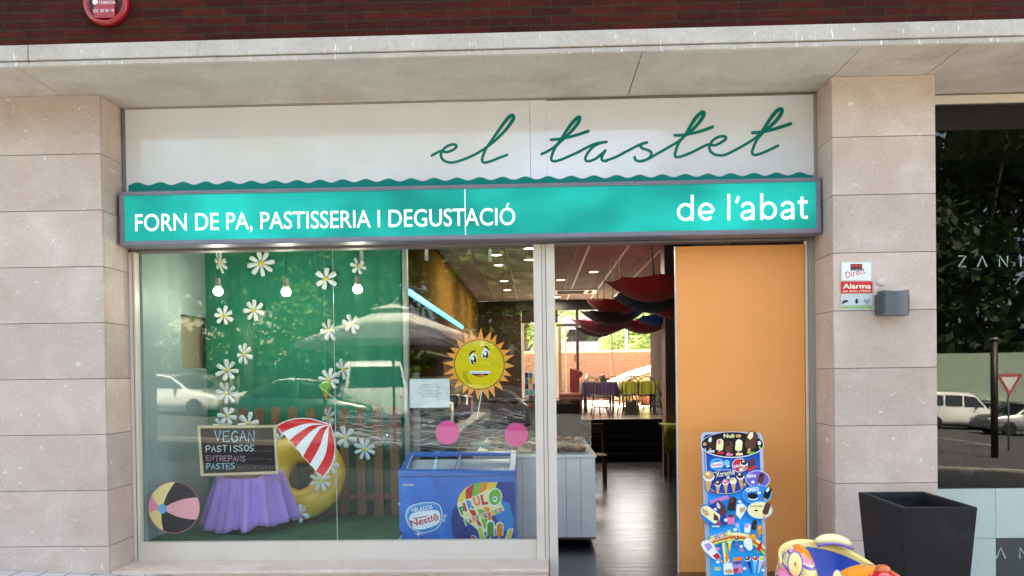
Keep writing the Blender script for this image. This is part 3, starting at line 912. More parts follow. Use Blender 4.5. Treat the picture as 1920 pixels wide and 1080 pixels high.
# chalkboard standing on the table
Pc = Plane((0, .78, ZT), (0, -math.cos(R(7)), math.sin(R(7))))
zc = Pc.p(450, 891).z
CB = thing('chalkboard', 'black chalkboard in a pale wooden frame with handwritten menu on lilac table', 'chalkboard', tuple(Pc.p(450, 892)))
C4 = [(370.5, 798), (518, 797), (523, 888.5), (377, 893)]
def inset(c4, d):
    cx = sum(p[0] for p in c4) / 4; cy = sum(p[1] for p in c4) / 4
    return [(x + d * (1 if x < cx else -1), y + d * (1 if y < cy else -1)) for x, y in c4]
M_frame = wood_mat('pale frame wood', (196, 178, 138), (216, 200, 162), 'X')
m = MB().use(M_frame)
I4 = inset(C4, 5.2)
for i in range(4):
    j = (i + 1) % 4
    m.poly(Pc, [C4[i], C4[j], I4[j], I4[i]], .012, .02)
m.build('frame', CB, bevel=.002, seg=1)
M_slate = mat('black chalkboard slate', (15, 16, 18), .7, .25, 4, spec=.1)
m = MB().use(M_slate).poly(Pc, inset(C4, 4.8), .003, .008); m.build('board', CB)
STROKES = {'V': [[(0, 0), (.5, 1), (1, 0)]], 'E': [[(1, 0), (0, 0), (0, 1), (1, 1)], [(0, .5), (.8, .5)]],
           'G': [[(1, .15), (.6, 0), (.15, .2), (0, .6), (.3, 1), (.9, .9), (1, .55), (.55, .55)]],
           'A': [[(0, 1), (.5, 0), (1, 1)], [(.2, .65), (.85, .6)]], 'N': [[(0, 1), (.05, 0), (.95, 1), (1, 0)]],
           'P': [[(0, 1), (0, 0)], [(0, 0), (.7, .02), (1, .25), (.7, .52), (0, .55)]],
           'S': [[(1, .1), (.5, 0), (.1, .2), (.3, .45), (.8, .6), (.95, .85), (.5, 1), (0, .9)]],
           'T': [[(0, 0), (1, 0)], [(.5, 0), (.5, 1)]], 'I': [[(.5, 0), (.5, 1)]],
           'O': [[(.5, 0), (.1, .25), (.05, .7), (.45, 1), (.9, .75), (.95, .3), (.5, 0)]],
           'R': [[(0, 1), (0, 0)], [(0, 0), (.7, .02), (.95, .25), (.6, .5), (0, .55)], [(.4, .55), (1, 1)]],
           '.': [[(.3, .95), (.4, 1)]]}
def q4(x, y): return (360 + x / 4.5, 780 + y / 4.5)
m = MB()
def chalk(word, x0, x1, y0, y1, w, col, sl=0):
    m.use(col)
    n = len(word); step = (x1 - x0) / n
    for i, ch in enumerate(word):
        jx, jy = random.uniform(-2, 2), random.uniform(-3, 3)
        ww = step * (.36 if ch in 'I.' else .72); hh = y1 - y0
        for st in STROKES[ch]:
            ox = step * .24 if ch == 'I' else 0
            pts = [q4(x0 + i * step + ox + jx + a * ww + random.uniform(-1, 1), y0 + jy + sl * i + b * hh + random.uniform(-2, 2)) for a, b in st]
            m.ribbon(Pc, pts, w, .004 + .0003 * random.random(), 0, 4 if ch in 'GPSOR' else 1)
Ch1 = mat('pale blue chalk', (150, 190, 206), .95, .3, 90); Ch2 = mat('white chalk', (200, 206, 206), .95, .3, 90)
Ch3 = mat('pink chalk', (196, 160, 182), .95, .3, 90); Ch4 = mat('turquoise chalk', (130, 184, 200), .95, .3, 90)
chalk('VEGAN', 195, 545, 128, 214, 2.2, Ch1); m.build('chalk_line', CB); m = MB()
chalk('PASTISSOS', 122, 535, 252, 302, 1.9, Ch2, -1); m.build('chalk_line', CB); m = MB()
chalk('ENTREPANS', 122, 462, 332, 374, 1.2, Ch3, 1); m.build('chalk_line', CB); m = MB()
chalk('PASTES', 126, 372, 398, 444, 1.6, Ch4); m.build('chalk_line', CB); m = MB()
chalk('......', 535, 690, 262, 298, .8, Ch2); m.build('chalk_line', CB); m = MB()
chalk('..........', 462, 690, 330, 364, .8, Ch3, .2); m.build('chalk_line', CB); m = MB()
chalk('..........', 386, 684, 398, 436, .8, Ch2, .3); m.build('chalk_line', CB); m = MB()


# paper daisies
M_petal = mat('white paper petal', (220, 230, 234), .8, .04, 8)
M_centre = mat('yellow paper centre', (226, 206, 70), .8, .06, 8)
def daisy(n, seed):
    rnd = random.Random(seed)
    root = thing('paper_daisy', None, 'paper flower')
    m = MB().use(M_petal, True)
    for k in range(n):
        a = 2 * math.pi * (k + rnd.uniform(-.1, .1)) / n + .2
        ln = rnd.uniform(.9, 1.06); wd = min(.27, 1.6 / n) * rnd.uniform(.9, 1.1); cup = rnd.uniform(-.05, .22)
        vs = []; rows = 7
        for i in range(rows):
            t = i / (rows - 1); r_ = .12 + (ln - .12) * t
            hw = wd * (math.sin(math.pi * min(1, .12 + .62 * t)) if t < .92 else .62) * (.55 + .45 * t)
            for s in (-1, 0, 1):
                x, z = r_, s * hw
                y = -cup * t * t + (.05 if s == 0 else 0) + .012 * k % .03
                vs.append((x * math.cos(a) - z * math.sin(a), y, x * math.sin(a) + z * math.cos(a)))
        fs = []
        for i in range(rows - 1):
            for j in range(2):
                p = i * 3 + j; fs.append((p, p + 1, p + 4, p + 3))
        m.add(vs, fs)
    m.build('petals', root, solid=.02)
    m = MB().use(M_centre, True).lathe([(.19, 0), (.18, .05), (.1, .09), (0, .1)], (0, -.01, 0), 14, 'Y')
    m.build('centre', root)
    return root
D8, D6, D7 = daisy(8, 1), daisy(6, 2), daisy(7, 3)
DL = [  # px, py, radius, petals, yaw, depth, label
    (489, 494, 25, 8, 6, 1.80, 'white paper daisy topmost on the green backdrop above the middle light bulb'),
    (611, 523, 22, 6, -8, 1.80, 'white paper daisy high on the backdrop left of the right light bulb'),
    (413, 492, 21, 7, 78, 1.30, 'white paper daisy turned edge-on above the left light bulb'),
    (420, 592, 19, 7, 30, 1.79, 'white paper daisy under the left light bulb near the curtain edge'),
    (476, 582, 22, 7, -12, 1.79, 'white paper daisy between the left and middle light bulbs, just below them'),
    (457, 664, 22, 7, 68, 1.40, 'white paper daisy turned almost edge-on above the left column of daisies'),
    (617, 619, 21, 7, 48, 1.79, 'white paper daisy half turned beside the glass joint, under the highest right daisy'),
    (659, 608, 19, 6, 40, 1.70, 'white paper daisy drooping below the right light bulb'),
    (426, 694, 22, 7, 5, 1.79, 'white paper daisy upper of the touching pair at the left curtain edge'),
    (425, 737, 22, 8, -6, 1.77, 'white paper daisy lower of the touching pair at the left curtain edge'),
    (617, 712, 21, 8, 4, 1.79, 'white paper daisy directly behind the small green balloon'),
    (643, 692, 20, 6, 55, 1.77, 'white paper daisy turned sideways up right of the small green balloon'),
    (426, 780, 18, 6, 12, 1.60, 'white paper daisy on the first fence picket just above the chalkboard'),
    (414, 797, 14, 6, 20, 1.62, 'small white paper daisy half hidden behind the top left of the chalkboard'),
    (466, 794, 21, 6, 8, 1.60, 'white paper daisy half hidden behind the middle of the chalkboard top'),
    (616, 783, 21, 7, 72, 1.52, 'white paper daisy turned edge-on behind the tip of the striped parasol sticker'),
    (647, 820, 22, 6, -8, 1.63, 'white paper daisy on the fence right of the striped parasol sticker tip'),
    (684, 842, 21, 8, 8, 1.63, 'white paper daisy rightmost on the fence pickets'),
    (601, 901, 22, 8, 4, 1.20, 'white paper daisy on the swim ring under the parasol sticker point'),
    (619, 871, 20, 7, -20, 1.24, 'white paper daisy on the ring, half hidden by the parasol sticker right edge'),
    (563, 962, 18, 6, 30, 1.20, 'white paper daisy at the bottom of the yellow swim ring'),
    (672, 499, 16, 6, 35, 1.50, 'small dim paper daisy on the cord above the right light bulb'),
    (525, 824, 13, 6, 10, 1.62, 'small white paper daisy just right of the chalkboard, mostly hidden'),
]
first = {8: True, 7: True, 6: True}
for i, (px, py, r, n, yaw, y, lab) in enumerate(DL):
    src = {8: D8, 7: D7, 6: D6}[n]
    o = src if first[n] else dup(src)
    first[n] = False
    o.location = at(px, py, y); s = r * sc(y); o.scale = (s, s, s)
    o.rotation_mode = 'YXZ'
    o.rotation_euler = (R(random.uniform(-8, 8)), R(i * 47 % 360), R(yaw))
    tag(o, lab, 'paper flower', 'paper daisies of the window display')

# light bulbs
M_bulb = emit('lit bulb glass', (255, 250, 240), 1.6)
M_socket = mat('white socket', (190, 188, 182), .5)
def bulb(px, py, y, lab, first=None):
    c = at(px, py, y)
    root = thing('light_bulb', lab, 'light bulb', tuple(c), 'lit bulbs hanging in the window')
    r_ = 9.2 * sc(y)
    m = MB().use(M_bulb, True).lathe([(0, -r_ * .8), (r_ * .55, -r_ * .72), (r_ * .9, -r_ * .3), (r_, .1 * r_), (r_ * .85, r_ * .55), (r_ * .6, r_ * .85)], c, 18); m.build('bulb', root)
    m = MB().use(M_socket, True).lathe([(r_ * .6, r_ * .82), (r_ * .68, r_ * 1.4), (r_ * .55, r_ * 1.45), (r_ * .5, r_ * 2.6), (r_ * .35, r_ * 2.85), (0, r_ * 2.9)], c, 14); m.build('socket', root)
    m = MB().use(M_black).tube([c + Vector((0, 0, r_ * 2.85)), c + Vector((.004, 0, .2)), (c.x, c.y, z_glass_top + .61)], .003, 6); m.build('cord', root)
    L = bpy.data.lights.new('bulb_light', 'POINT'); L.energy = 1.3; L.shadow_soft_size = r_; L.color = (1, .97, .93)
    lo = bpy.data.objects.new('bulb_light', L); COL.objects.link(lo); lo.parent = root; lo.location = (0, 0, -r_ * 1.4)
bulb(409, 547, 1.05, 'lit bulb hanging leftmost, above the left column of daisies')
bulb(536.5, 548, 1.05, 'lit bulb hanging in the middle of the three')
bulb(670.5, 543, 1.05, 'lit bulb hanging rightmost, above the white parasol reflection')
for px, py, lab in ((678, 480, 'small white hanging fitting at the window top above the right bulb'),
                    (799.5, 478, 'small white hanging fitting at the window top before the gold wall'),
                    (919, 480, 'small white hanging fitting at the window top nearest the mullion')):
    c = at(px, py, .62); k = sc(.62)
    t_o = thing('hanging_fitting', lab, 'hanging fitting', tuple(c), 'white fittings along the window top')
    m = MB().use(M_white).box(c.x - 3 * k, c.x + 3 * k, c.y - .008, c.y + .008, c.z - 10 * k, c.z + 12 * k); m.build('body', t_o, bevel=.003)
    m = MB().use(M_socket).box(c.x - 2 * k, c.x + 2 * k, c.y - .012, c.y - .009, c.z - 9 * k, c.z - 2 * k); m.build('clip', t_o)
    m = MB().use(M_white).box(c.x - 1 * k, c.x + 1 * k, c.y - .004, c.y + .004, c.z + 12 * k, z_glass_top + .61); m.build('stem', t_o)

# small balloon
cb_ = at(611, 733, .72); k = sc(.72)
SBN = thing('balloon_ornament', 'small green balloon ornament with orange base hanging before the daisies', 'ornament', tuple(cb_), None)
m = MB().use(mat('lime green balloon', (116, 176, 44), .35, .15, 30, coat=.4), True)
m.lathe([(5.6 * k, -5 * k), (8.6 * k, 1 * k), (10.6 * k, 6 * k), (10.6 * k, 11 * k), (8 * k, 15.5 * k), (4 * k, 17.6 * k), (0, 18 * k)], cb_, 18); m.build('envelope', SBN)
m = MB().use(mat('orange balloon base', (214, 130, 46), .4, .3, 60), True)
m.lathe([(0, -17 * k), (1.6 * k, -16.5 * k), (3 * k, -11 * k), (5.4 * k, -5.1 * k)], cb_, 14); m.build('base', SBN)
m = MB().use(M_socket).tube([cb_ + Vector((0, 0, 18 * k)), (cb_.x, cb_.y, z_glass_top + .61)], .0008, 5); m.build('string', SBN)

# ------------------------------------------------------------------ stickers on the inside of the glass
Yg = Y_W + .012
pg_ = face(Yg)
def vin(name, c, var=.02): return mat(name, c, .55, var, 6, spec=.2)
V_w, V_k = vin('white vinyl', (236, 236, 236)), vin('black vinyl', (14, 14, 20))
# beach ball
def q6(x, y): return (220 + x / 3.176, 740 + y / 3.176)
BBL = thing('beach_ball_sticker', 'round flat beach ball sticker in black, pink and yellow low on the glass', 'sticker', tuple(pg_.p(326, 1000)))
cx, cy, rr_ = 338, 672, 152; hub = (268, 680)
def arc(a0, a1, n=14): return [(cx + rr_ * math.cos(R(a0 + (a1 - a0) * i / n)), cy + rr_ * math.sin(R(a0 + (a1 - a0) * i / n))) for i in range(n + 1)]
def bow(p, q_, k, n=8):
    mx, my = (p[0] + q_[0]) / 2 - (q_[1] - p[1]) * k, (p[1] + q_[1]) / 2 + (q_[0] - p[0]) * k
    return [((1 - t) ** 2 * p[0] + 2 * t * (1 - t) * mx + t * t * q_[0], (1 - t) ** 2 * p[1] + 2 * t * (1 - t) * my + t * t * q_[1]) for t in (i / n for i in range(n + 1))]
ANG = [-87, -23, 28, 114, 168, 208, 273]
KB = [-.13, -.16, .16, .14, .1, -.12, -.13]
cols = [V_k, vin('pink vinyl', (240, 164, 172)), V_k, vin('pale yellow vinyl', (238, 208, 140)), vin('rose vinyl', (226, 140, 158)), vin('cream yellow vinyl', (240, 212, 150))]
m = MB()
for i in range(6):
    a0, a1 = ANG[i], ANG[i + 1]
    p0 = arc(a0, a0, 1)[0]; p1 = arc(a1, a1, 1)[0]
    out = bow(hub, p0, KB[i])[:-1] + arc(a0, a1) + bow(hub, p1, KB[i + 1])[::-1][1:-1]
    m.use(cols[i]).poly(pg_, [q6(*p) for p in out], .0008)
m.use(vin('pink edge vinyl', (222, 120, 140)))
e1 = [q6(*p) for p in arc(0, 360, 60)]; m.ribbon(pg_, e1, .9, .0012, 0, 1, False)
m.use(vin('sky blue vinyl', (96, 170, 220))).disc(pg_, *q6(268, 680), 8, 9, .0016)
m.build('print', BBL)
# parasol sticker
UM = thing('parasol_sticker', 'red and white striped parasol sticker with white edge on the glass', 'sticker', tuple(pg_.p(575, 890)))
tip = (1165, 78)
SC = [(712, 90), (755, 145), (820, 206), (872, 268), (935, 345), (995, 407), (1046, 468), (1100, 514)]
CT = [[(1090, 52), (1000, 28), (900, 24), (800, 45)], [(1060, 64), (960, 66), (850, 98)], [(1095, 72), (1000, 84), (900, 142)], [(1105, 80), (1040, 104), (950, 182)],
      [(1120, 90), (1075, 116), (1000, 226)], [(1140, 100), (1115, 146), (1076, 262)], [(1155, 110), (1148, 176), (1126, 322)], [(1192, 170), (1204, 270), (1182, 390), (1144, 460)]]
CU = [spline([tip] + CT[i] + [SC[i]], 6) for i in range(8)]
m = MB().use(V_w)
o_ = CU[0] + [p for i in range(7) for p in bow(SC[i], SC[i + 1], -.18, 5)[1:]] + CU[7][::-1][1:-1]
gx_, gy_ = sum(p[0] for p in o_) / len(o_), sum(p[1] for p in o_) / len(o_)
m.poly(pg_, [q4(gx_ + (x - gx_) * 1.035, gy_ + (y - gy_) * 1.035) for x, y in o_], .0004)
V_r = vin('red vinyl', (222, 40, 46))
for i in range(7):
    sc_ = bow(SC[i], SC[i + 1], -.18, 5)
    out = CU[i] + sc_[1:-1] + CU[i + 1][::-1][:-1]
    m.use(V_r if i % 2 == 0 else V_w).poly(pg_, [q4(*p) for p in out], .0010)
m.build('print', UM)
# sun sticker
def q8(x, y): return (740 + x / 4.154, 600 + y / 4.154)
SU = thing('sun_sticker', 'smiling yellow sun sticker with orange rays on a white stick on the glass', 'sticker', tuple(pg_.p(900, 790)))
m = MB().use(V_w); m.ribbon(pg_, [q8(680, 540), q8(642, 772)], 1.6, .0004)
m.use(vin('orange vinyl', (246, 156, 70)))
for k in range(24):
    a = 2 * math.pi * (k + .15) / 24; w_ = .155; ro = 276 + 12 * math.sin(5.3 * k); ri = 188
    tw = .05 * math.sin(2.1 * k)
    m.poly(pg_, [q8(660 + ri * math.cos(a - w_), 347 + ri * math.sin(a - w_)), q8(660 + ro * math.cos(a + tw), 347 + ro * math.sin(a + tw)), q8(660 + ri * math.cos(a + w_), 347 + ri * math.sin(a + w_))], .0008)
m.use(vin('dark outline vinyl', (60, 48, 24))).disc(pg_, *q8(660, 347), 47.2, 47.2, .0012, n=48)
m.use(vin('olive yellow vinyl', (222, 194, 30))).disc(pg_, *q8(660, 347), 45.8, 45.8, .0016, n=48)
m.use(vin('olive shade vinyl', (184, 160, 24)))
m.poly(pg_, [q8(530, 402), q8(575, 390), q8(560, 430), q8(600, 500), q8(560, 490), q8(528, 440)], .002)
m.use(V_w).disc(pg_, *q8(611, 302), 6.6, 10.2, .002, 8); m.disc(pg_, *q8(706, 262), 6.6, 10.2, .002, 8)
m.use(V_k).disc(pg_, *q8(614, 312), 5.2, 8.0, .0024, 8); m.disc(pg_, *q8(708, 272), 5.2, 8.0, .0024, 8)
m.use(V_w).disc(pg_, *q8(608, 300), 3.0, 3.8, .0028); m.disc(pg_, *q8(704, 261), 3.0, 3.8, .0028)
m.disc(pg_, *q8(618, 332), 1.4, 1.6, .0028); m.disc(pg_, *q8(704, 296), 1.4, 1.6, .0028)
m.use(V_k).ribbon(pg_, [q8(582, 272), q8(605, 248), q8(634, 240)], lambda t: 1.0 + 2.2 * math.sin(math.pi * (.15 + .8 * t)), .0024)
m.ribbon(pg_, [q8(684, 212), q8(708, 208), q8(734, 232)], lambda t: 1.0 + 2.2 * math.sin(math.pi * (.1 + .7 * t)), .0024)
m.poly(pg_, [q8(590, 404), q8(745, 404), q8(725, 430), q8(690, 438), q8(640, 440), q8(608, 426)], .0022)
m.use(V_w)
for k in range(9):
    x = 588 + k * 17.4; m.poly(pg_, [q8(x, 398), q8(x + 17, 398), q8(x + 15, 416), q8(x + 8, 421), q8(x + 1, 416)], .0026)
m.use(vin('tongue vinyl', (224, 110, 56))).poly(pg_, [q8(628, 434), q8(690, 422), q8(706, 432), q8(680, 446), q8(645, 446)], .0028)
m.build('print', SU)
# notice in a sleeve
NO = thing('paper_notice', 'white printed paper notice in a clear sleeve on the glass beside the sun', 'notice', tuple(pg_.p(805, 765)))
m = MB().use(glass('clear sleeve', .12)).poly(pg_, [q8(112, 438), q8(446, 434), q8(448, 684), q8(112, 690)], .0016); m.build('sleeve', NO)
m = MB().use(mat('notice paper', (232, 236, 238), .7, .02)).poly(pg_, [q8(118, 460), q8(428, 456), q8(430, 680), q8(117, 685)], .0006)
m.use(mat('grey sleeve holes', (120, 122, 120), .6))
for k in range(14): m.disc(pg_, *q8(130 + 22 * k, 447), 1.4, .9, .0006, n=8)
m.use(mat('grey print', (120, 122, 124), .7))
for y, x0_, x1_, s in ((510, 215, 332, "HORARI D'ESTIU"), (532, 194, 352, 'DE DILLUNS A DIVENDRES'), (556, 210, 336, 'DE 7:00 A 21:00'), (578, 182, 366, 'CAP DE SETMANA I FESTIUS'), (600, 210, 334, 'DE 7:30 A 21:00')):
    m.text(pg_, s, q8(x0_, y), q8(x1_, y - 1), 3.0, .001)
m.ribbon(pg_, [q8(215, 514), q8(332, 513)], .5, .001)
m.build('sheet', NO)
for px, py, lab in ((839, 811, 'plain pink round sticker nearer the sun stick on the glass'), (968, 815, 'plain pink round sticker nearer the mullion on the glass')):
    o = MB().use(bpy.data.materials.get('hot pink vinyl') or vin('hot pink vinyl', (228, 88, 146))).disc(pg_, px, py, 22.2, 22.4, .001, n=48, th=.0006).build('round_sticker')
    tag(o, lab, 'sticker', 'pink round stickers')

# ------------------------------------------------------------------ ice cream chest freezer
Yz = .80
pz = face(Yz - .001)
fx0, fx1 = at(748, 950, Yz).x, at(967, 950, Yz).x
ztf = at(850, 893, Yz).z; ztb = at(850, 855, Yz + .58).z + .01
FZ = thing('ice_cream_freezer', 'blue ice cream chest freezer with sliding glass lids in the window', 'freezer', ((fx0 + fx1) / 2, Yz + .3, -.15))
M_fz = mat('freezer blue', (0, 104, 196), .3, .06, 3, coat=.3)
def fz_print():
    t = NT('freezer blue print'); v = t.coords((2, 1, 1))
    t.l(t.ramp(t.noise(v, 1.6, 4, .5, .8), [(.25, rgb(0, 84, 180)), (.5, rgb(0, 112, 208)), (.72, rgb(20, 150, 232))]), t.b.inputs['Base Color'])
    t.b.inputs['Roughness'].default_value = .35; return t.m
m = MB().use(fz_print())
for a, b, c, d in ((fx0, fx1, Yz, Yz + .04), (fx0, fx1, Yz + .56, Yz + .6), (fx0, fx0 + .04, Yz + .0402, Yz + .5598), (fx1 - .04, fx1, Yz + .0402, Yz + .5598)):
    m.box(a, b, c, d, -.13, ztf if c < Yz + .5 and b - a > .1 else ztf + .02)
m.use(M_white).box(fx0 + .041, fx1 - .041, Yz + .041, Yz + .559, .1, .575)
m.use(M_black).box(fx0 + .03, fx1 - .03, Yz + .03, Yz + .57, -.15, -.131)
m.build('cabinet', FZ, bevel=.006)
m = MB().use(M_fz)
e = .045
def slab(xa, xb, ya, yb, h0=.0, h1=.035):     # follows the sloping lid
    def zz(y): return ztf + (ztb - ztf) * (y - Yz) / .6
    m.hexa([(xa, ya, zz(ya) + h0), (xb, ya, zz(ya) + h0), (xb, yb, zz(yb) + h0), (xa, yb, zz(yb) + h0)],
           [(xa, ya, zz(ya) + h1), (xb, ya, zz(ya) + h1), (xb, yb, zz(yb) + h1), (xa, yb, zz(yb) + h1)])
slab(fx0 - .004, fx1 + .004, Yz - .012, Yz + .06, .002, .05); slab(fx0 - .004, fx1 + .004, Yz + .54, Yz + .604)
slab(fx0 - .004, fx0 + .06, Yz + .0605, Yz + .5395); slab(fx1 - .06, fx1 + .004, Yz + .0605, Yz + .5395)
xmid = at(858, 870, Yz + .3).x
slab(xmid - .012, xmid + .012, Yz + .0605, Yz + .5395, .0, .03)
m.build('lid_frame', FZ, bevel=.008)
m = MB().use(mat('pale brightening sheet', (206, 220, 230), .35, .08, 5))  # added pale sheet under the glass lids, brightens the dark inside
slab(fx0 + .05, fx1 - .05, Yz + .05, Yz + .55, -.035, -.028); m.build('brightening_sheet', FZ)
m = MB().use(glass('lid glass', .05))
slab(fx0 + .0605, xmid - .0125, Yz + .0605, Yz + .5395, .012, .018); m.build('lid', FZ)
m = MB().use(bpy.data.materials['lid glass']); slab(xmid + .0125, fx1 - .0605, Yz + .0605, Yz + .5395, .018, .024); m.build('lid', FZ)
m = MB()
IC = [mat('ice cream wrapper ' + n_, c_, .4, .1) for n_, c_ in (('white', (226, 230, 234)), ('frost', (196, 212, 224)), ('pale', (216, 220, 222)), ('blue', (150, 184, 216)))]
for k in range(40):
    x = fx0 + .1 + random.random() * (fx1 - fx0 - .3); y = Yz + .1 + random.random() * .36
    m.use(random.choice(IC)).box(x, x + .11, y, y + .05, .576 + .0005 * k, .60 + .0008 * k)
o = m.build('wrapped_ices', FZ, bevel=.004); o['kind'] = 'stuff'
# printed front
def f6(x, y): return (740 + x / 6.0, 840 + y / 6.0)
m = MB()
V = {n_: mat('print ' + n_, c_, .45, .04, spec=.2) for n_, c_ in dict(navy=(16, 60, 148), deep=(10, 44, 124), white=(232, 238, 244), sky=(110, 190, 232), red=(204, 40, 44), yellow=(240, 204, 60), orange=(236, 134, 44), green=(110, 186, 60),
     dgreen=(66, 146, 48), lime=(196, 216, 80), cream=(244, 228, 170), blue=(30, 130, 206), pink=(232, 120, 160), brown=(92, 54, 40), dbrown=(52, 30, 26), black=(18, 16, 18), purple=(112, 92, 180), grey=(196, 200, 206), tan=(206, 160, 104), lilac=(176, 140, 200), cyan=(20, 170, 236)).items()}
fx_e = lambda x: min(x, (fx1 and 1358))
m.use(V['navy']).poly(pz, [f6(*p) for p in [(700, 610), (720, 540), (790, 450), (890, 395), (1000, 384), (1352, 384), (1354, 1040), (690, 1040), (650, 940), (635, 800), (650, 700)]], .0006)
m.use(V['deep']).poly(pz, [f6(*p) for p in [(635, 800), (660, 680), (705, 700), (800, 880), (930, 1040), (690, 1040), (648, 940)]], .0009)
m.use(V['blue']).poly(pz, [f6(*p) for p in [(1120, 560), (1290, 620), (1340, 800), (1330, 1000), (1200, 900), (1100, 700)]], .0009)
# rays
_rl = [.0010]
def ray(c, pts):
    _rl[0] += .00006; m.use(V[c]).poly(pz, [f6(*p) for p in pts], _rl[0])
ray('cream', [(700, 640), (725, 540), (790, 455), (890, 398), (1000, 386), (1160, 384), (1120, 470), (1240, 700), (1060, 760), (1150, 900), (980, 960), (860, 860), (740, 760)])
ray('yellow', [(715, 600), (735, 535), (800, 462), (806, 560), (760, 610)]); ray('red', [(800, 462), (892, 398), (868, 560), (800, 580)])
ray('green', [(892, 398), (975, 388), (940, 520), (866, 560)]); ray('orange', [(975, 388), (1050, 386), (1030, 470), (940, 520)]); ray('yellow', [(1050, 386), (1158, 386), (1110, 470), (1030, 470)])
ray('red', [(830, 690), (900, 700), (990, 900), (960, 900)]); ray('green', [(930, 690), (1000, 690), (1060, 850), (1010, 910)]); ray('orange', [(1000, 660), (1060, 670), (1110, 830), (1070, 850)])
def letter(ch, a, b, h, c, lift):
    m.use(V['white']).text(pz, ch, (f6(*a)[0] - .8, f6(*a)[1] + .6), (f6(*b)[0] + .8, f6(*b)[1] + .2), h / 6 + 1.6, lift, .07)
    m.use(V[c]).text(pz, ch, f6(*a), f6(*b), h / 6, lift + .0006, .05)
for i, (ch, a, b, h, c) in enumerate([('P', (752, 752), (812, 726), 90, 'dgreen'), ('I', (790, 712), (816, 704), 95, 'red'), ('R', (834, 690), (898, 668), 100, 'blue'), ('U', (900, 652), (972, 632), 105, 'orange'), ('L', (982, 636), (1054, 622), 112, 'red')]):
    letter(ch, a, b, h, c, .0018)
m.use(V['white']).disc(pz, *f6(1128, 552), 13.5, 17, .0018, 8); m.use(V['green']).disc(pz, *f6(1128, 552), 11.6, 15, .0022, 8); m.use(V['white']).disc(pz, *f6(1128, 574), 4.6, 5.6, .0026); m.use(V['dgreen']).disc(pz, *f6(1126, 570), 2.0, 2.6, .003)
for i, ch in enumerate('FANTASMIKO'):
    x = 800 + i * 42; y = 868 - i * 16
    letter(ch, (x, y), (x + 36, y - 12), 62 - i * 1.5, ['green', 'red', 'orange', 'dgreen', 'lime', 'red', 'orange', 'yellow', 'green', 'red'][i], .0024)
def popsicle(cx, y0, y1, hw, c, tilt=0, stick=True):
    ts = math.tan(R(tilt)); L = [(cx - hw, y1), (cx + hw, y1), (cx + hw, y0 + hw)] + [(cx + hw * math.cos(a), y0 + hw - hw * math.sin(a)) for a in (.5, 1.05, 1.57, 2.1, 2.65)] + [(cx - hw, y0 + hw)]
    sh = lambda p, g=1: f6(cx + (p[0] - cx) * g + (y1 - p[1]) * ts, y1 + (p[1] - y1) * (1 + (g - 1) * .4))
    if stick: m.use(V['tan']).poly(pz, [sh(p) for p in [(cx - 9, y1 - 5), (cx + 9, y1 - 5), (cx + 9, y1 + 42), (cx - 9, y1 + 42)]], .0016)
    m.use(V['white']).poly(pz, [sh(p, 1.28) for p in L], .0018); m.use(V[c]).poly(pz, [sh(p) for p in L], .0024)
popsicle(1078, 828, 995, 36, 'dgreen', 0); popsicle(1178, 846, 990, 34, 'orange', 2); popsicle(994, 890, 1015, 26, 'lime', -18); popsicle(1270, 912, 1025, 26, 'yellow', 22); popsicle(912, 985, 1040, 22, 'red', -30, False)
# oval company mark
def blob(s, dx=0, dy=0):
    return [f6(330 + dx + s * (x - 330), 785 + dy + s * (y - 785)) for x, y in spline([(118, 760), (140, 690), (190, 645), (300, 615), (410, 608), (490, 630), (528, 690), (538, 780), (515, 860), (470, 910), (390, 945), (290, 950), (200, 915), (145, 850), (118, 760)], 4)[:-1]]
m.use(V['white']).poly(pz, blob(1.0), .0012); m.use(V['deep']).poly(pz, blob(.955), .0016); m.use(V['sky']).poly(pz, blob(.925, -4, -2), .002); m.use(V['blue']).poly(pz, blob(.90, 10, 4), .0024)
m.use(V['white']).poly(pz, [f6(*p) for p in spline([(165, 800), (180, 750), (260, 718), (400, 700), (480, 702), (508, 740), (512, 800), (490, 850), (440, 878), (330, 912), (250, 915), (200, 890), (165, 800)], 4)[:-1]], .003)
m.text(pz, 'HELADOS', f6(192, 724), f6(428, 684), 46 / 6, .003, .02)
m.use(V['red']).text(pz, 'Nestlē', f6(190, 884), f6(502, 806), 72 / 6, .0036, .02)
m.ribbon(pz, [f6(214, 794), f6(366, 766)], 1.7, .0038)
m.use(V['white'])
rnd = random.Random(5)
for k in range(46):
    t = rnd.random(); x = 240 + 330 * t; y = 965 - 40 * t - 130 * t * t + rnd.uniform(-24, 24)
    m.disc(pz, *f6(x, y), rnd.uniform(.35, 1.1), None, .0012, n=8)
for x, y, s in ((270, 965, 60), (565, 765, 34), (50, 628, 26)):
    for a in (0, 90):
        m.poly(pz, [f6(x + s * math.cos(R(a)), y + s * math.sin(R(a))), f6(x - 5 * math.sin(R(a)), y + 5 * math.cos(R(a))), f6(x - s * math.cos(R(a)), y - s * math.sin(R(a))), f6(x + 5 * math.sin(R(a)), y - 5 * math.cos(R(a)))], .0014 + .0002 * (a > 0))
m.use(V['grey']).poly(pz, [f6(96, 404), f6(210, 402), f6(210, 424), f6(96, 426)], .0012)
m.use(V['navy']).text(pz, 'HELADOS', f6(108, 420), f6(198, 419), 1.8, .0016, .02)
m.build('front_print', FZ)

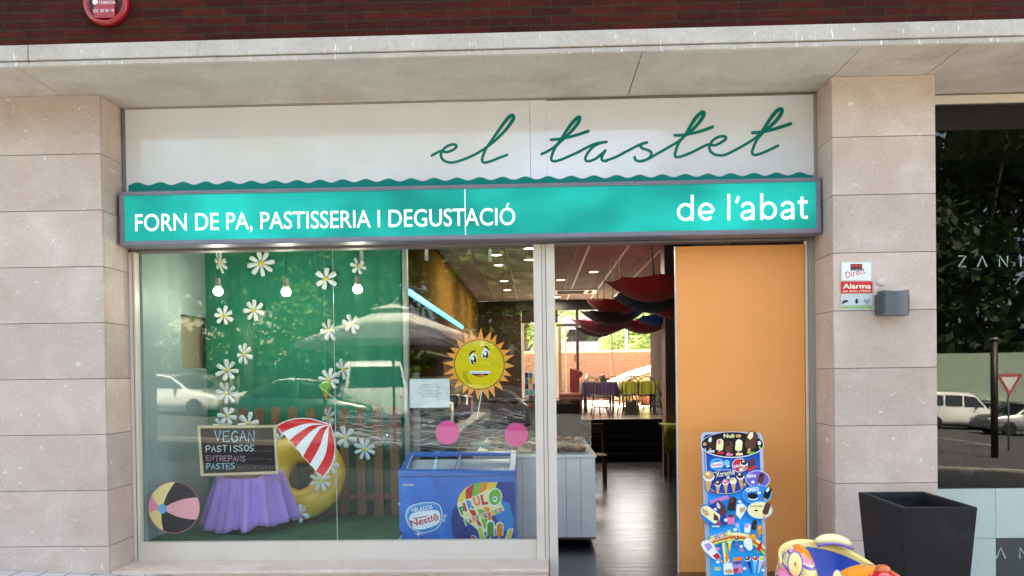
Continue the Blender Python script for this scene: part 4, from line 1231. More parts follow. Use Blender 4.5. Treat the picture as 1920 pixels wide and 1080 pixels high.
# ------------------------------------------------------------------ crumpled cling film behind the stickers
def film_mat():
    t = NT('crumpled clear film'); v = t.coords((3.2, 1, 26))
    tr = t.n('BsdfTransparent'); tr.inputs[0].default_value = (1, 1, 1, 1)
    gl = t.n('BsdfGlossy'); gl.inputs['Roughness'].default_value = .15; gl.inputs[0].default_value = (.95, .97, 1, 1)
    n_ = t.noise(v, 1.4, 6, .62, 1.6)
    bp = t.n('Bump'); bp.inputs['Strength'].default_value = 1; bp.inputs['Distance'].default_value = .06
    t.l(n_, bp.inputs['Height']); t.l(bp.outputs[0], gl.inputs['Normal'])
    f = t.ramp(n_, [(.46, (.03, .03, .03, 1)), (.50, (.10, .10, .10, 1)), (.52, (.85, .85, .85, 1)), (.545, (.08, .08, .08, 1)), (.62, (.5, .5, .5, 1)), (.64, (.06, .06, .06, 1)), (.8, (.3, .3, .3, 1))])
    mx = t.n('MixShader'); t.l(f, mx.inputs[0]); t.l(tr.outputs[0], mx.inputs[1]); t.l(gl.outputs[0], mx.inputs[2]); t.l(mx.outputs[0], t.out.inputs[0])
    return t.m
M_film = film_mat()
M_crease = glass('film crease', .62, (1, 1, 1, 1), .35)
def film(x0_, x1_, y0_, y1_, Y, seed, lab, ncr):
    rnd = random.Random(seed)
    m = MB().use(M_film, True); n1_, n2_ = 40, 14; vs = []; fs = []
    for j in range(n2_ + 1):
        for i in range(n1_ + 1):
            px = x0_ + (x1_ - x0_) * i / n1_; py = y0_ + (y1_ - y0_) * j / n2_ + 4 * math.sin(i * .7 + seed) * (1 if j in (0, n2_) else 0)
            p = at(px, py, Y); p.y += .012 * math.sin(i * .9 + j * 1.7) * math.sin(j * 2.3 + i * .4); vs.append(p)
    for j in range(n2_):
        for i in range(n1_):
            k = j * (n1_ + 1) + i; fs.append((k, k + 1, k + n1_ + 2, k + n1_ + 1))
    m.add(vs, fs)
    o = m.build('cling_film'); tag(o, lab, 'plastic film', 'clear plastic film stretched inside the window')
    m = MB().use(M_crease, True)
    for k in range(ncr):
        x = rnd.uniform(x0_, x1_ - 30); y = rnd.uniform(y0_ + 4, y1_ - 4); L = rnd.uniform(20, 90); sl = rnd.uniform(-.12, .18)
        pts = [at(min(x1_, x + L * t), y + sl * L * t + 2.5 * math.sin(t * 5 + k), Y - .02) for t in (0, .2, .4, .6, .8, 1)]
        r0 = rnd.uniform(.0012, .0034)
        m.tube(spline([tuple(p) for p in pts], 3), [r0 * math.sin(math.pi * (.06 + .9 * i / 15)) for i in range(16)], 5)
    m.build('crease', o)
film(770, 985, 768, 846, .60, 1, 'crumpled clear plastic film behind the two pink round stickers', 44)
film(632, 752, 772, 838, .66, 4, 'crumpled clear plastic film in front of the right fence pickets', 22)
# ------------------------------------------------------------------ inside the shop
ZI = -.15; ZC = 3.70; Y_ST = 9.1; ZP = .625; Y_BK = 16.6
def plank_mat():
    t = NT('dark glossy floorboards'); v = t.coords()
    sp = t.n('SeparateXYZ'); t.l(v, sp.inputs[0]); cm = t.n('CombineXYZ'); t.l(sp.outputs[0], cm.inputs[0]); t.l(sp.outputs[1], cm.inputs[1])
    b = t.n('TexBrick'); t.l(cm.outputs[0], b.inputs['Vector'])
    b.inputs['Scale'].default_value = 1; b.inputs['Brick Width'].default_value = 1.6; b.inputs['Row Height'].default_value = .12
    b.inputs['Mortar Size'].default_value = .004; b.inputs['Mortar Smooth'].default_value = .3
    b.inputs['Color1'].default_value = rgb(50, 46, 50); b.inputs['Color2'].default_value = rgb(34, 31, 35); b.inputs['Mortar'].default_value = rgb(14, 13, 15)
    t.l(b.outputs['Color'], t.b.inputs['Base Color'])
    rr = t.n('MapRange'); t.l(t.noise(t.coords((.12, 9, 1)), 4, 3), rr.inputs[0]); rr.inputs[3].default_value = .14; rr.inputs[4].default_value = .34
    t.l(rr.outputs[0], t.b.inputs['Roughness']); t.b.inputs['Specular IOR Level'].default_value = .8; t.b.inputs['Coat Weight'].default_value = .22; t.b.inputs['Coat Roughness'].default_value = .2; t.b.inputs['Coat IOR'].default_value = 1.7
    inv = t.n('Math', operation='SUBTRACT'); inv.inputs[0].default_value = 1; t.l(b.outputs['Fac'], inv.inputs[1])
    bn = t.n('Math', operation='ADD'); t.l(inv.outputs[0], bn.inputs[0])
    wv = t.n('TexNoise'); t.l(t.coords((.06, 16, 1)), wv.inputs['Vector']); wv.inputs['Scale'].default_value = 1; t.l(wv.outputs['Fac'], bn.inputs[1])
    t.bump(bn.outputs[0], .3, .008)
    return t.m
M_plank = plank_mat()
X_SL, X_SR = -1.62, 3.3
m = MB().use(M_plank).box(X_DW - .1, X_SR, .53, Y_ST + 1.2, ZI - .2, ZI)
m.box(X_M1 + .004, X_R - .002, .03, .529, ZI - .2, ZI)
tag(m.build('shop_floor'), kind='structure')
M_step = mat('black step', (7, 7, 8), 1.0, .2, 6, spec=.0)
m = MB().use(M_step)
for k in range(5):
    m.box(X_SL, X_SR, Y_ST + .27 * k, Y_ST + .27 * (k + 1) - .001 if k < 4 else Y_ST + 1.2, ZI - .1, ZI + .155 * (k + 1) - (.004 if k == 4 else 0))
m.build('steps', BL, bevel=.004, seg=1)
M_pfloor = mat('grey brown glossy floor', (112, 102, 100), .22, .1, 2)
tag(MB().use(M_pfloor).box(X_SL, 9.0, Y_ST + 1.08 + .002, Y_BK + .2, ZP - .2, ZP).build('raised_floor'), kind='structure')
# ceiling of the shop with grid lines
def ceil_mat():
    t = NT('ceiling tiles'); v = t.coords()
    t.l(t.ramp(t.noise(v, 1.5, 3), [(.3, rgb(118, 98, 90)), (.7, rgb(134, 112, 104))]), t.b.inputs['Base Color']); t.b.inputs['Roughness'].default_value = .9
    return t.m
m = MB().use(ceil_mat())
xg = [X_DW - .1 + .61 * k for k in range(12)] + [X_SR]
for a, b in zip(xg[:-1], xg[1:]):
    yy = .64
    while yy < Y_BK:
        m.box(a + .006, b - .006, yy + .006, min(yy + 1.19, Y_BK), ZC, ZC + .02); yy += 1.2
m.use(mat('pale ceiling grid', (206, 194, 186), .6)).box(X_DW - .1, X_SR, .62, Y_BK, ZC + .012, ZC + .06)
for px, py in ((1103, 466), (1174, 468), (1240, 468)):
    p = atz(px, py, ZC - .002); m.box(p.x - .02, p.x + .02, max(p.y - 2, .7), Y_BK, ZC - .006, ZC - .001)
m.build('shop_ceiling', BL)
M_dwall = mat('dark brown wall', (62, 48, 44), .8, .1, 3, spec=.05)
def gold_mat():
    t = NT('gold brown wall'); v = t.coords()
    t.l(t.ramp(t.noise(v, 2, 4), [(.3, rgb(84, 62, 30)), (.7, rgb(96, 72, 36))]), t.b.inputs['Base Color']); t.b.inputs['Roughness'].default_value = .8; t.b.inputs['Specular IOR Level'].default_value = 0
    return t.m
X_LED = X_SL + .25
yA, yB = atx(768, 550, X_LED).y, atx(868, 612, X_LED).y
zLED = (atx(768, 550, X_LED).z + atx(868, 612, X_LED).z) / 2
m = MB().use(gold_mat()).box(X_SL - .1, X_SL, 2.3, Y_BK, zLED, ZC - .001)
m.use(mat('taupe wall', (70, 58, 50), .9, .06, 2, spec=0)).box(X_SL - .1, X_SL, 2.3, Y_BK, ZI, zLED - .002)
m.use(M_dwall).box(X_SL - .1, X_DW, 3.3, 3.4, ZI, ZC - .001)
m.use(M_dwall).box(X_SR, X_SR + .1, .53, Y_BK, ZI, ZC - .001)
m.use(mat('brown column', (112, 84, 82), .5, .06, 2)).box(at(1248, 700, 6.9).x, at(1300, 700, 6.9).x, 6.9, 7.3, ZI, ZC - .001)
m.build('interior_wall', BL)
m = MB().use(emit('blue light strip', (20, 190, 250), .8)).box(X_LED - .03, X_LED + .002, yA, yB, zLED - .03, zLED + .03)
tag(m.build('light_strip'), 'bright blue light strip running along the shop wall', 'light strip')
m = MB().use(mat('beige bulkhead', (84, 64, 50), .9, spec=0)).box(X_SL + .001, X_SL + .24, yA - .3, yB + .5, zLED - .30, zLED - .034)
m.build('wall_bulkhead', BL, bevel=.004)
# downlights
M_down = emit('lit diffuser', (255, 246, 232), 2.0)
M_trim = mat('white downlight trim', (220, 216, 210), .4)
def downlight(i, px, py, lab):
    c = atz(px, py, ZC - .012)
    t_o = thing('downlight', lab, 'ceiling light', tuple(c), 'round ceiling downlights in the shop')
    m = MB().use(M_down, True).lathe([(0, -.001), (.085, -.001), (.085, .01), (0, .01)], c, 20); m.build('diffuser', t_o)
    m = MB().use(M_trim, True).lathe([(.086, .008), (.088, -.006), (.11, -.004), (.112, .010)], c, 20); m.build('trim', t_o)
    L = bpy.data.lights.new('downlight_lamp', 'AREA'); L.shape = 'DISK'; L.size = .16; L.energy = 7; L.color = (1, .9, .78)
    lo = bpy.data.objects.new('downlight_lamp', L); COL.objects.link(lo); lo.parent = t_o; lo.location = (0, 0, -.01)
for i, (px, py, lab) in enumerate([
    (1113, 510, 'lit downlight over the doorway, the largest in the open ceiling'),
    (1051, 525, 'lit downlight beside the mullion, left of the largest doorway downlight'),
    (1045, 557, 'small lit downlight next to the mullion near the back window'),
    (1266, 471, 'lit downlight beside the top corner of the orange door'),
    (992, 466, 'topmost lit downlight seen through the window by the mullion'),
    (992, 487, 'second lit downlight down the mullion seen through the window'),
    (931, 478, 'lit downlight at the left top of the window ceiling row'),
    (935, 497, 'lit downlight second in the left window row'),
    (945, 527, 'lit downlight third in the left window row'),
    (951, 544, 'smallest lit downlight, last in the left window row')]):
    downlight(i, px, py, lab)
# wall washers that throw the golden streaks
for px, lab in ((803, 'wall washer over the leftmost golden streak'), (828, 'wall washer over the brightest golden streak'), (847, 'wall washer over the third golden streak'), (862, 'wall washer over the fourth golden streak'), (877, 'wall washer over the last golden streak')):
    c = atx(px, 500, X_SL); c = Vector((X_SL + .10, c.y, ZC - .015))
    t_o = thing('wall_washer', lab + ' on the back wall', 'wall light', tuple(c), 'wall washer lights')
    m = MB().use(M_trim, True).lathe([(0, 0), (.05, 0), (.05, .012), (0, .012)], c, 14); m.build('trim', t_o)
    L = bpy.data.lights.new('washer_lamp', 'SPOT'); L.energy = 60; L.color = (1, .70, .24); L.spot_size = R(16); L.spot_blend = .9; L.shadow_soft_size = .03
    lo = bpy.data.objects.new('washer_lamp', L); COL.objects.link(lo); lo.parent = t_o; lo.location = (0, 0, -.01); lo.rotation_euler = (0, R(-5), 0)
# ceiling air unit
c = atz(1083, 546, ZC - .005)
AC = thing('air_conditioner', 'square white ceiling air conditioning unit with dark grille', 'air conditioner', tuple(c))
MB().use(M_trim).box(c.x - .62, c.x + .5, c.y - .5, c.y + .5, ZC - .03, ZC - .007).build('panel', AC, bevel=.006)
MB().use(M_dwall).box(c.x - .52, c.x + .16, c.y - .38, c.y + .38, ZC - .036, ZC - .031).build('grille', AC)
MB().use(M_dwall).box(c.x + .27, c.x + .36, c.y - .3, c.y + .3, ZC - .036, ZC - .031).build('vent', AC)

# back glazing
def bk(px, py): return at(px, py, Y_BK)
BG = thing('back_window', 'wide back window of the shop with dark lintel and door looking on the yard', 'window', tuple(bk(1140, 764)))
zb_ = ZP
m = MB().use(mat('dark lintel', (24, 22, 24), .4, .1, 3))
m.box(bk(968, 570).x, bk(1250, 570).x, Y_BK - .06, Y_BK + .08, bk(1100, 581).z, ZC - .002)
m.build('lintel', BG)
M_bfr = mat('pale window frame', (196, 186, 176), .45)
M_dfr = mat('dark window frame', (42, 30, 28), .45)
m = MB().use(M_dfr)
m.box(bk(1081, 700).x, bk(1086, 700).x, Y_BK, Y_BK + .07, ZP, bk(1080, 581).z)
m.box(bk(1043, 608).x, bk(1081, 608).x, Y_BK + .01, Y_BK + .06, bk(1060, 612).z, bk(1060, 607).z)
m.use(M_bfr).box(bk(1147, 700).x, bk(1149.5, 700).x, Y_BK + .02, Y_BK + .06, ZP, bk(1080, 581).z)
m.box(bk(1237, 700).x, bk(1250, 700).x, Y_BK - .1, Y_BK + .1, ZP, bk(1080, 581).z)
m.box(bk(1060, 700).x, bk(1063, 700).x, Y_BK + .012, Y_BK + .055, ZP, bk(1060, 612.5).z)
m.box(bk(1043, 700).x, bk(1047, 700).x, Y_BK + .012, Y_BK + .055, ZP, bk(1060, 612.5).z)
m.box(bk(978, 700).x, bk(983, 700).x, Y_BK, Y_BK + .06, ZP, bk(980, 606).z)
m.use(M_dwall).box(bk(930, 700).x - .8, bk(978, 700).x, Y_BK, Y_BK + .1, ZP, ZC - .001)
m.box(bk(978, 600).x + .001, bk(1046, 600).x, Y_BK + .0, Y_BK + .1, bk(980, 606).z + .002, bk(1100, 581).z - .002)
m.build('frame', BG)
m = MB().use(M_dfr).tube([bk(1083, 666) + Vector((-.02, -.05, 0)), bk(1078, 666) + Vector((0, -.06, 0)), bk(1078, 678) + Vector((0, -.06, 0)), bk(1083, 678) + Vector((-.02, -.05, 0))], .018, 6); m.build('handle', BG)
m = MB().use(glass('back glass', .04)).box(bk(983.5, 700).x, bk(1236, 700).x, Y_BK + .03, Y_BK + .036, ZP + .02, bk(1080, 582).z); m.build('pane', BG)
tag(MB().use(mat('curtain taupe', (120, 108, 84), .8)).box(bk(1047.5, 700).x, bk(1053, 700).x, Y_BK - .03, Y_BK, ZP + .02, bk(1060, 613).z).build('window_curtain'), 'narrow olive curtain at the left edge of the back window', 'curtain')

# upside-down umbrellas under the ceiling
def umbrella_proto():
    root = thing('hanging_umbrella', None, 'umbrella')
    m = MB().use(M_um, False); n = 8; vs = [(0, 0, 0)]; fs = []; rows = 5; sub = 4
    N = n * sub
    for i in range(1, rows + 1):
        t = i / rows
        for j in range(N):
            a = 2 * math.pi * j / N; u = (j % sub) / sub
            scal = 1 - .10 * math.sin(math.pi * u) * t          # cloth pulled in between the ribs
            vs.append((t * scal * math.cos(a), t * scal * math.sin(a), .46 * t ** 2.0 * (1 - .08 * math.sin(math.pi * u)) * 1.0))
    for j in range(N): fs.append((0, 1 + (j + 1) % N, 1 + j))
    for i in range(rows - 1):
        for j in range(N):
            a = 1 + i * N + j; b = 1 + i * N + (j + 1) % N; fs.append((a, b, b + N, a + N))
    m.add(vs, fs); m.build('canopy', root, solid=.006)
    m = MB().use(M_dfr)
    for k in range(n):
        a = 2 * math.pi * k / n
        m.tube([(.1 * math.cos(a), .1 * math.sin(a), .012), (.55 * math.cos(a), .55 * math.sin(a), .15), (math.cos(a), math.sin(a), .47)], .007, 4)
    m.build('ribs', root)
    m = MB().use(M_dfr).tube([(0, 0, -.06), (0, 0, 1.9)], .012, 6); m.build('shaft', root)
    return root
M_um = cloth_mat('umbrella red', (168, 14, 20), (180, 18, 24), .7, .1)
UC = {'red': M_um, 'black': cloth_mat('umbrella black', (20, 20, 26), (24, 24, 30), .7, .1), 'maroon': cloth_mat('umbrella maroon', (54, 16, 20), (62, 18, 22), .7, .1),
      'purple': cloth_mat('umbrella purple', (150, 18, 74), (162, 22, 82), .7, .1), 'blue': cloth_mat('umbrella blue', (24, 70, 160), (30, 80, 176), .7, .1), 'crimson': cloth_mat('umbrella crimson', (156, 14, 40), (166, 18, 46), .7, .1)}
up = umbrella_proto()
UL = [  # centre px, lowest py, half width px, depth Y, colour, label
    (1226, 566, 90, 3.6, 'red', 'large red umbrella hanging upside down nearest the doorway top'),
    (1232, 586, 82, 5.2, 'black', 'black umbrella hanging upside down just under the nearest red one'),
    (1158, 593, 62, 7.6, 'red', 'bright red umbrella hanging upside down left of the black one'),
    (1148, 611, 62, 7.9, 'maroon', 'dark maroon umbrella hanging upside down under the bright red one'),
    (1130, 627, 60, 9.4, 'purple', 'purple umbrella hanging upside down at the left of the cluster'),
    (1126, 632, 50, 9.9, 'maroon', 'lowest dark umbrella hanging upside down behind the purple one'),
    (1206, 626, 58, 9.8, 'crimson', 'crimson umbrella hanging upside down lowest beside the brown column'),
    (1246, 612, 52, 7.4, 'blue', 'blue umbrella hanging upside down beside the brown column'),
    (1262, 599, 56, 6.6, 'red', 'red umbrella hanging upside down partly behind the orange door, over the blue one')]
for i, (px, py, hw, y, c_, lab) in enumerate(UL):
    o = up if i == 0 else dup(up, mats={'umbrella red': UC[c_]} if c_ != 'red' else None)
    p = at(px, py, y); s = hw * sc(y); o.location = p; o.scale = (s, s, s)
    o.rotation_euler = (R(random.uniform(-7, 7)), R(random.uniform(-6, 6)), R(i * 31))
    tag(o, lab, 'umbrella', 'open umbrellas hung upside down from the ceiling')

# white plank counter on castors with a glass case of pastries
Yc = 1.5; cx1 = at(1117, 920, Yc).x; cx0 = -.62; zct = at(1080, 853, Yc).z; zcb = at(1080, 1010, Yc).z
CT_ = thing('display_counter', 'white plank-fronted counter on castors beside the open doorway', 'counter', ((cx0 + cx1) / 2, Yc, ZI))
M_plankw = mat('white painted planks', (238, 236, 232), .5, .05, 3)
m = MB().use(M_plankw)
pw = 27.5 * sc(Yc); x = cx1
while x > cx0 + .02:
    m.box(max(x - pw, cx0) + .0015, x - .0015, Yc, Yc + .02, zcb + .012, zct - .03); x -= pw
y = Yc + .021
while y < Yc + 2.3:
    m.box(cx1 - .02, cx1, y + .0015, y + .145, zcb + .012, zct - .03); y += .147
m.build('plank_front', CT_, bevel=.003, seg=1)
m = MB().use(mat('counter core', (120, 126, 134), .6)).box(cx0 + .01, cx1 - .021, Yc + .021, Yc + 2.3, zcb + .012, zct - .031)
m.use(mat('brown base board', (92, 60, 50), .6)).box(cx0, cx1 - .004, Yc + .004, Yc + 2.3, zcb - .008, zcb + .011)
m.build('carcass', CT_)
MB().use(M_plankw).box(cx0 - .01, cx1 + .012, Yc - .012, Yc + 2.32, zct - .0295, zct).build('worktop', CT_, bevel=.005)
m0 = None
for x, y in ((cx1 - .07, Yc + .09), (cx0 + .1, Yc + .09), (cx1 - .07, Yc + 2.2)):
    m = MB().use(M_black, True).lathe([(0, -.02), (.045, -.02), (.05, -.01), (.05, .01), (.045, .02), (0, .02)], (x, y, ZI + .052), 18, 'X')
    m.use(M_grey_alu, False).box(x - .024, x + .024, y - .02, y + .03, ZI + .075, zcb - .009)
    m.build('castor', CT_, bevel=.002, seg=1)
gx0, gx1 = cx0 + .06, at(1108, 800, Yc + .12).x; zgt = at(1060, 757, Yc + .12).z
M_case = glass('case glass', .05, (.97, .99, .98, 1))
GC = thing('pastry_case', 'glass pastry case standing on the white counter', 'display case', ((gx0 + gx1) / 2, Yc + .12, zct))
m = MB().use(M_case)
m.box(gx0, gx1, Yc + .10, Yc + .106, zct + .002, zgt - .1); m.box(gx1 - .006, gx1, Yc + .107, Yc + 1.9, zct + .002, zgt - .1)
m.box(gx0, gx1 - .05, Yc + .3, Yc + 1.9, zgt - .008, zgt - .002)
m.hexa([(gx0, Yc + .10, zgt - .099), (gx1, Yc + .10, zgt - .099), (gx1, Yc + .106, zgt - .099), (gx0, Yc + .106, zgt - .099)],
       [(gx0, Yc + .294, zgt - .004), (gx1 - .05, Yc + .294, zgt - .004), (gx1 - .05, Yc + .3, zgt - .004), (gx0, Yc + .3, zgt - .004)])
m.build('case_glass', GC)
m = MB().use(M_grey_alu)
for x in (gx1 - .012, gx0): m.box(x, x + .012, Yc + 1.9, Yc + 1.912, zct, zgt)
m.box(gx0, gx1, Yc + 1.9, Yc + 1.912, zgt, zgt + .012)
m.build('case_frame', GC)
MB().use(M_dwall).box(gx0, gx1 - .01, Yc + 1.86, Yc + 1.895, zct + .002, zgt - .02).build('darkening_panel', GC)  # added dark sheet, makes the view through the case darker
M_tray = mat('steel tray', (160, 160, 158), .3, .05, 5, metal=.7)
M_doily = mat('pale green paper cup', (190, 206, 186), .7)
PASTRY = [mat('baked crust', (168, 104, 50), .5, .35, 40, bump=.4), mat('dark crust', (120, 66, 34), .5, .35, 40, bump=.4), mat('red glazed filling', (150, 40, 28), .3, .3, 40), mat('pale sugar', (216, 196, 166), .6, .15, 30)]
rnd = random.Random(11)
prots = []
for k, mt in enumerate(PASTRY):
    m = MB().use(mt, True)
    pts = [(.055 * math.cos(a), .03 * math.sin(a), .024 + .006 * math.sin(3 * a)) for a in [R(-70 + 32 * i) for i in range(8)]]
    m.tube(pts, [.008, .016, .023, .026, .026, .022, .015, .007], 8)
    prots.append(m)
def pastry(i, x, y, z, k):
    m = MB(); m.mats = prots[k].mats; m.f = prots[k].f; m.fm = prots[k].fm; m.fs = prots[k].fs
    a = rnd.uniform(0, 6.28); s = rnd.uniform(.85, 1.15); off = sum((v for v in prots[k].v), Vector()) / len(prots[k].v)
    m.v = [Vector(((v.x - off.x) * math.cos(a) - (v.y - off.y) * math.sin(a), (v.x - off.x) * math.sin(a) + (v.y - off.y) * math.cos(a), v.z)) * s + Vector((x, y, z)) for v in prots[k].v]
    return m.build('pastry')
pk_i = 0
for row, (y, z) in enumerate(((Yc + .22, zct + .012), (Yc + .38, zct + .05), (Yc + .56, zct + .09))):
    t_o = MB().use(M_tray).box(gx0 + .03, gx1 - .03, y - .085, y + .085, z - .01, z - .001).build('pastry_tray', bevel=.003)
    tag(t_o, ['front steel tray of pastries in the glass case', 'middle steel tray of pastries in the glass case', 'back steel tray of pastries in the glass case'][row], 'tray', 'trays in the pastry case')
    x = gx0 + .09
    while x < gx1 - .08:
        k = rnd.choice((0, 0, 0, 1, 1, 3)) if x > .1 else rnd.choice((2, 1, 3, 0))
        o = pastry(pk_i, x, y + rnd.uniform(-.02, .02), z + .002, k); pk_i += 1
        tag(o, 'small baked pastry lying on a steel tray in the glass case', 'pastry', 'pastries in the glass case')
        x += .115
# price cards and a doily plate seen over the freezer
for px, py, lab in ((893, 836, 'left pale paper cup cake over the freezer'), (910, 838, 'right pale paper cup cake over the freezer')):
    c = at(px, py, Yc + .2); c.z = zct + .06
    m = MB().use(M_doily, True).lathe([(.03, -.0), (.052, .04), (.06, .045), (.04, .055), (0, .062)], c, 14)
    o = m.build('cupcake'); tag(o, lab, 'cupcake', 'cupcakes in the pastry case')

# tables and chairs on the raised floor
M_chrome = mat('dull chrome tube', (92, 82, 76), .4, .08, 10, metal=.6)
M_seat = mat('dark seat', (46, 36, 34), .5)
def chair_proto():
    root = thing('bistro_chair', None, 'chair')
    m = MB().use(M_seat, True).lathe([(0, .43), (.19, .43), (.205, .445), (.195, .462), (0, .466)], (0, 0, 0), 20); m.build('seat', root)
    for sx, sy in ((-1, -1), (1, -1), (-1, 1), (1, 1)):
        m = MB().use(M_chrome, True).tube([(sx * .14, sy * .14, .43), (sx * .17, sy * .17, .22), (sx * .21, sy * .21, .0)], .0125, 7); m.build('leg', root)
    m = MB().use(M_chrome, True)
    m.tube([(-.18, .14, .44)] + [(-.2 * math.cos(a), .19 + .03 * math.sin(a), .66 + .21 * math.sin(a)) for a in [R(180 * i / 12) for i in range(13)]] + [(.18, .14, .44)], .0125, 7)
    m.tube([(-.1, .16, .44)] + [(-.11 * math.cos(a), .19 + .02 * math.sin(a), .64 + .13 * math.sin(a)) for a in [R(180 * i / 10) for i in range(11)]] + [(.1, .16, .44)], .009, 6)
    m.build('hoop_back', root)
    m = MB().use(M_chrome, True).tube([(.17 * math.cos(R(a)), .17 * math.sin(R(a)), .22) for a in range(0, 361, 30)], .008, 5); m.build('stretcher', root)
    return root
ch = chair_proto()
def plat(px, Y): return Vector((at(px, 750, Y).x, Y, ZP + .001))
for i, (px, Y, rz, lab) in enumerate([
    (1127, 11.0, 184, 'bent tube chair nearest the steps, back to the purple table'), (1117, 12.2, 150, 'bent tube chair tucked beside the left end of the purple table'),
    (1211, 11.9, 178, 'bent tube chair with its back to the lime green table, nearer the column'), (1178, 12.3, 190, 'bent tube chair at the left of the lime green table front'),
    (1153, 15.4, 10, 'pale bent tube chair by the window between the two tables'), (1192, 15.2, -8, 'bent tube chair on the window side of the lime green table'),
    (1238, 13.4, 90, 'bent tube chair at the end of the lime green table by the window pillar')]):
    o = ch if i == 0 else dup(ch)
    o.location = plat(px, Y); o.rotation_euler = (0, 0, R(rz)); tag(o, lab, 'chair', 'bent tube chairs in the back room')
def clothed_table(name, px0, px1, Y0, Y1, mt, lab, lab2):
    a, b = plat(px0, Y0), plat(px1, Y0); zt_ = ZP + .74
    T = thing('dining_table', lab2, 'table', ((a.x + b.x) / 2, (Y0 + Y1) / 2, ZP))
    MB().use(M_picket).box(a.x + .03, b.x - .03, Y0 + .03, Y1 - .03, zt_ - .03, zt_ - .005).build('tabletop', T)
    for x in (a.x + .1, b.x - .1):
        for y in (Y0 + .1, Y1 - .1): MB().use(M_dfr).tube([(x, y, ZP), (x, y, zt_ - .031)], .025, 8).build('leg', T)
    m = MB().use(mt, True); N = 80; rows = 6; vs = []; fs = []
    per = 2 * ((b.x - a.x) + (Y1 - Y0))
    for r_ in range(rows + 1):
        t = r_ / rows
        for i in range(N):
            s = i / N * per; lx, ly = b.x - a.x, Y1 - Y0
            if s < lx: p = (a.x + s, Y0); nrm = (0, -1)
            elif s < lx + ly: p = (b.x, Y0 + s - lx); nrm = (1, 0)
            elif s < 2 * lx + ly: p = (b.x - (s - lx - ly), Y1); nrm = (0, 1)
            else: p = (a.x, Y1 - (s - 2 * lx - ly)); nrm = (-1, 0)
            f_ = t * (.05 + .03 * math.sin(i * 1.9))
            vs.append((p[0] + nrm[0] * f_, p[1] + nrm[1] * f_, zt_ + .002 - t * (.34 + .04 * math.sin(i * .7))))
    for r_ in range(rows):
        for i in range(N):
            fs.append((r_ * N + i, (r_ + 1) * N + i, (r_ + 1) * N + (i + 1) % N, r_ * N + (i + 1) % N))
    fs.append(tuple(range(N)))
    m.add(vs, fs); tag(m.build('tablecloth'), lab, 'tablecloth')
M_purple = cloth_mat('purple cloth', (46, 26, 68), (54, 32, 78), .8, .2)
M_lime = cloth_mat('lime cloth', (134, 138, 40), (150, 152, 52), .8, .2)
clothed_table('t', 1092, 1158, 13.0, 13.9, M_purple, 'dark purple tablecloth on the left table of the back room', 'long dining table under the dark purple cloth')
clothed_table('t', 1168, 1236, 13.2, 14.1, M_lime, 'lime green tablecloth on the right table of the back room', 'long dining table under the lime green cloth')
c = plat(1101, 13.4); c.z = ZP + .745
m = MB().use(M_white, True).lathe([(0, 0), (.045, 0), (.045, .13), (.02, .17), (.02, .21), (0, .21)], c, 12); tag(m.build('bottle'), 'small white bottle standing on the purple tablecloth', 'bottle')
c = plat(1131, 13.5); c.z = ZP + .745
NH = thing('napkin_holder', 'dark napkin holder on the purple tablecloth', 'napkin holder', tuple(c))
MB().use(M_dfr).hexa([(c.x - .06, c.y - .04, c.z), (c.x + .1, c.y - .04, c.z), (c.x + .1, c.y + .04, c.z), (c.x - .06, c.y + .04, c.z)], [(c.x - .1, c.y - .02, c.z + .15), (c.x + .04, c.y - .02, c.z + .17), (c.x + .04, c.y + .02, c.z + .17), (c.x - .1, c.y + .02, c.z + .15)]).build('holder', NH, bevel=.004)
MB().use(M_white).hexa([(c.x - .07, c.y - .012, c.z + .14), (c.x + .02, c.y - .012, c.z + .15), (c.x + .02, c.y + .012, c.z + .15), (c.x - .07, c.y + .012, c.z + .14)], [(c.x - .08, c.y - .012, c.z + .19), (c.x + .01, c.y - .012, c.z + .2), (c.x + .01, c.y + .012, c.z + .2), (c.x - .08, c.y + .012, c.z + .19)]).build('napkins', NH)
# red wing-backed seat and dark bag
M_rseat = mat('dark red upholstery', (84, 12, 14), .5, .15, 8)
a = plat(1080, 12.4)
RS = thing('red_armchair', 'dark red high-backed armchair at the left of the back room', 'armchair', tuple(a))
k = sc(12.4)
out = [(1069, 760), (1069, 690), (1076, 692), (1092, 697), (1093, 704), (1086, 709), (1085, 735), (1092, 737), (1092, 760)]
pr = face(12.4)
m = MB().use(M_rseat).poly(pr, out, 0, .14); m.build('backrest', RS, bevel=.02)
m = MB().use(M_rseat).box(at(1050, 760, 11.8).x, at(1092, 760, 11.8).x, 11.8, 12.38, ZP + .1, ZP + .52); m.build('seat', RS, bevel=.04)
for px in (1053, 1089):
    x = at(px, 760, 11.8).x; MB().use(M_dfr).box(x - .03, x + .03, 11.83, 11.89, ZP, ZP + .099).build('leg', RS)
c = plat(1183, 12.0)
m = MB().use(mat('black bag cloth', (20, 18, 22), .8), True)
m.use(m.mats[0], False); m.hexa([(c.x - .15, c.y - .09, ZP), (c.x + .17, c.y - .09, ZP), (c.x + .17, c.y + .09, ZP), (c.x - .15, c.y + .09, ZP)], [(c.x - .12, c.y - .05, ZP + .27), (c.x + .11, c.y - .05, ZP + .33), (c.x + .11, c.y + .05, ZP + .33), (c.x - .12, c.y + .05, ZP + .27)]); m.tube([(c.x - .06, c.y, ZP + .27), (c.x - .04, c.y, ZP + .4), (c.x + .04, c.y, ZP + .4), (c.x + .06, c.y, ZP + .3)], .012, 6)
tag(m.build('backpack', bevel=.03), 'black bag standing on the floor between the two clothed tables', 'bag')
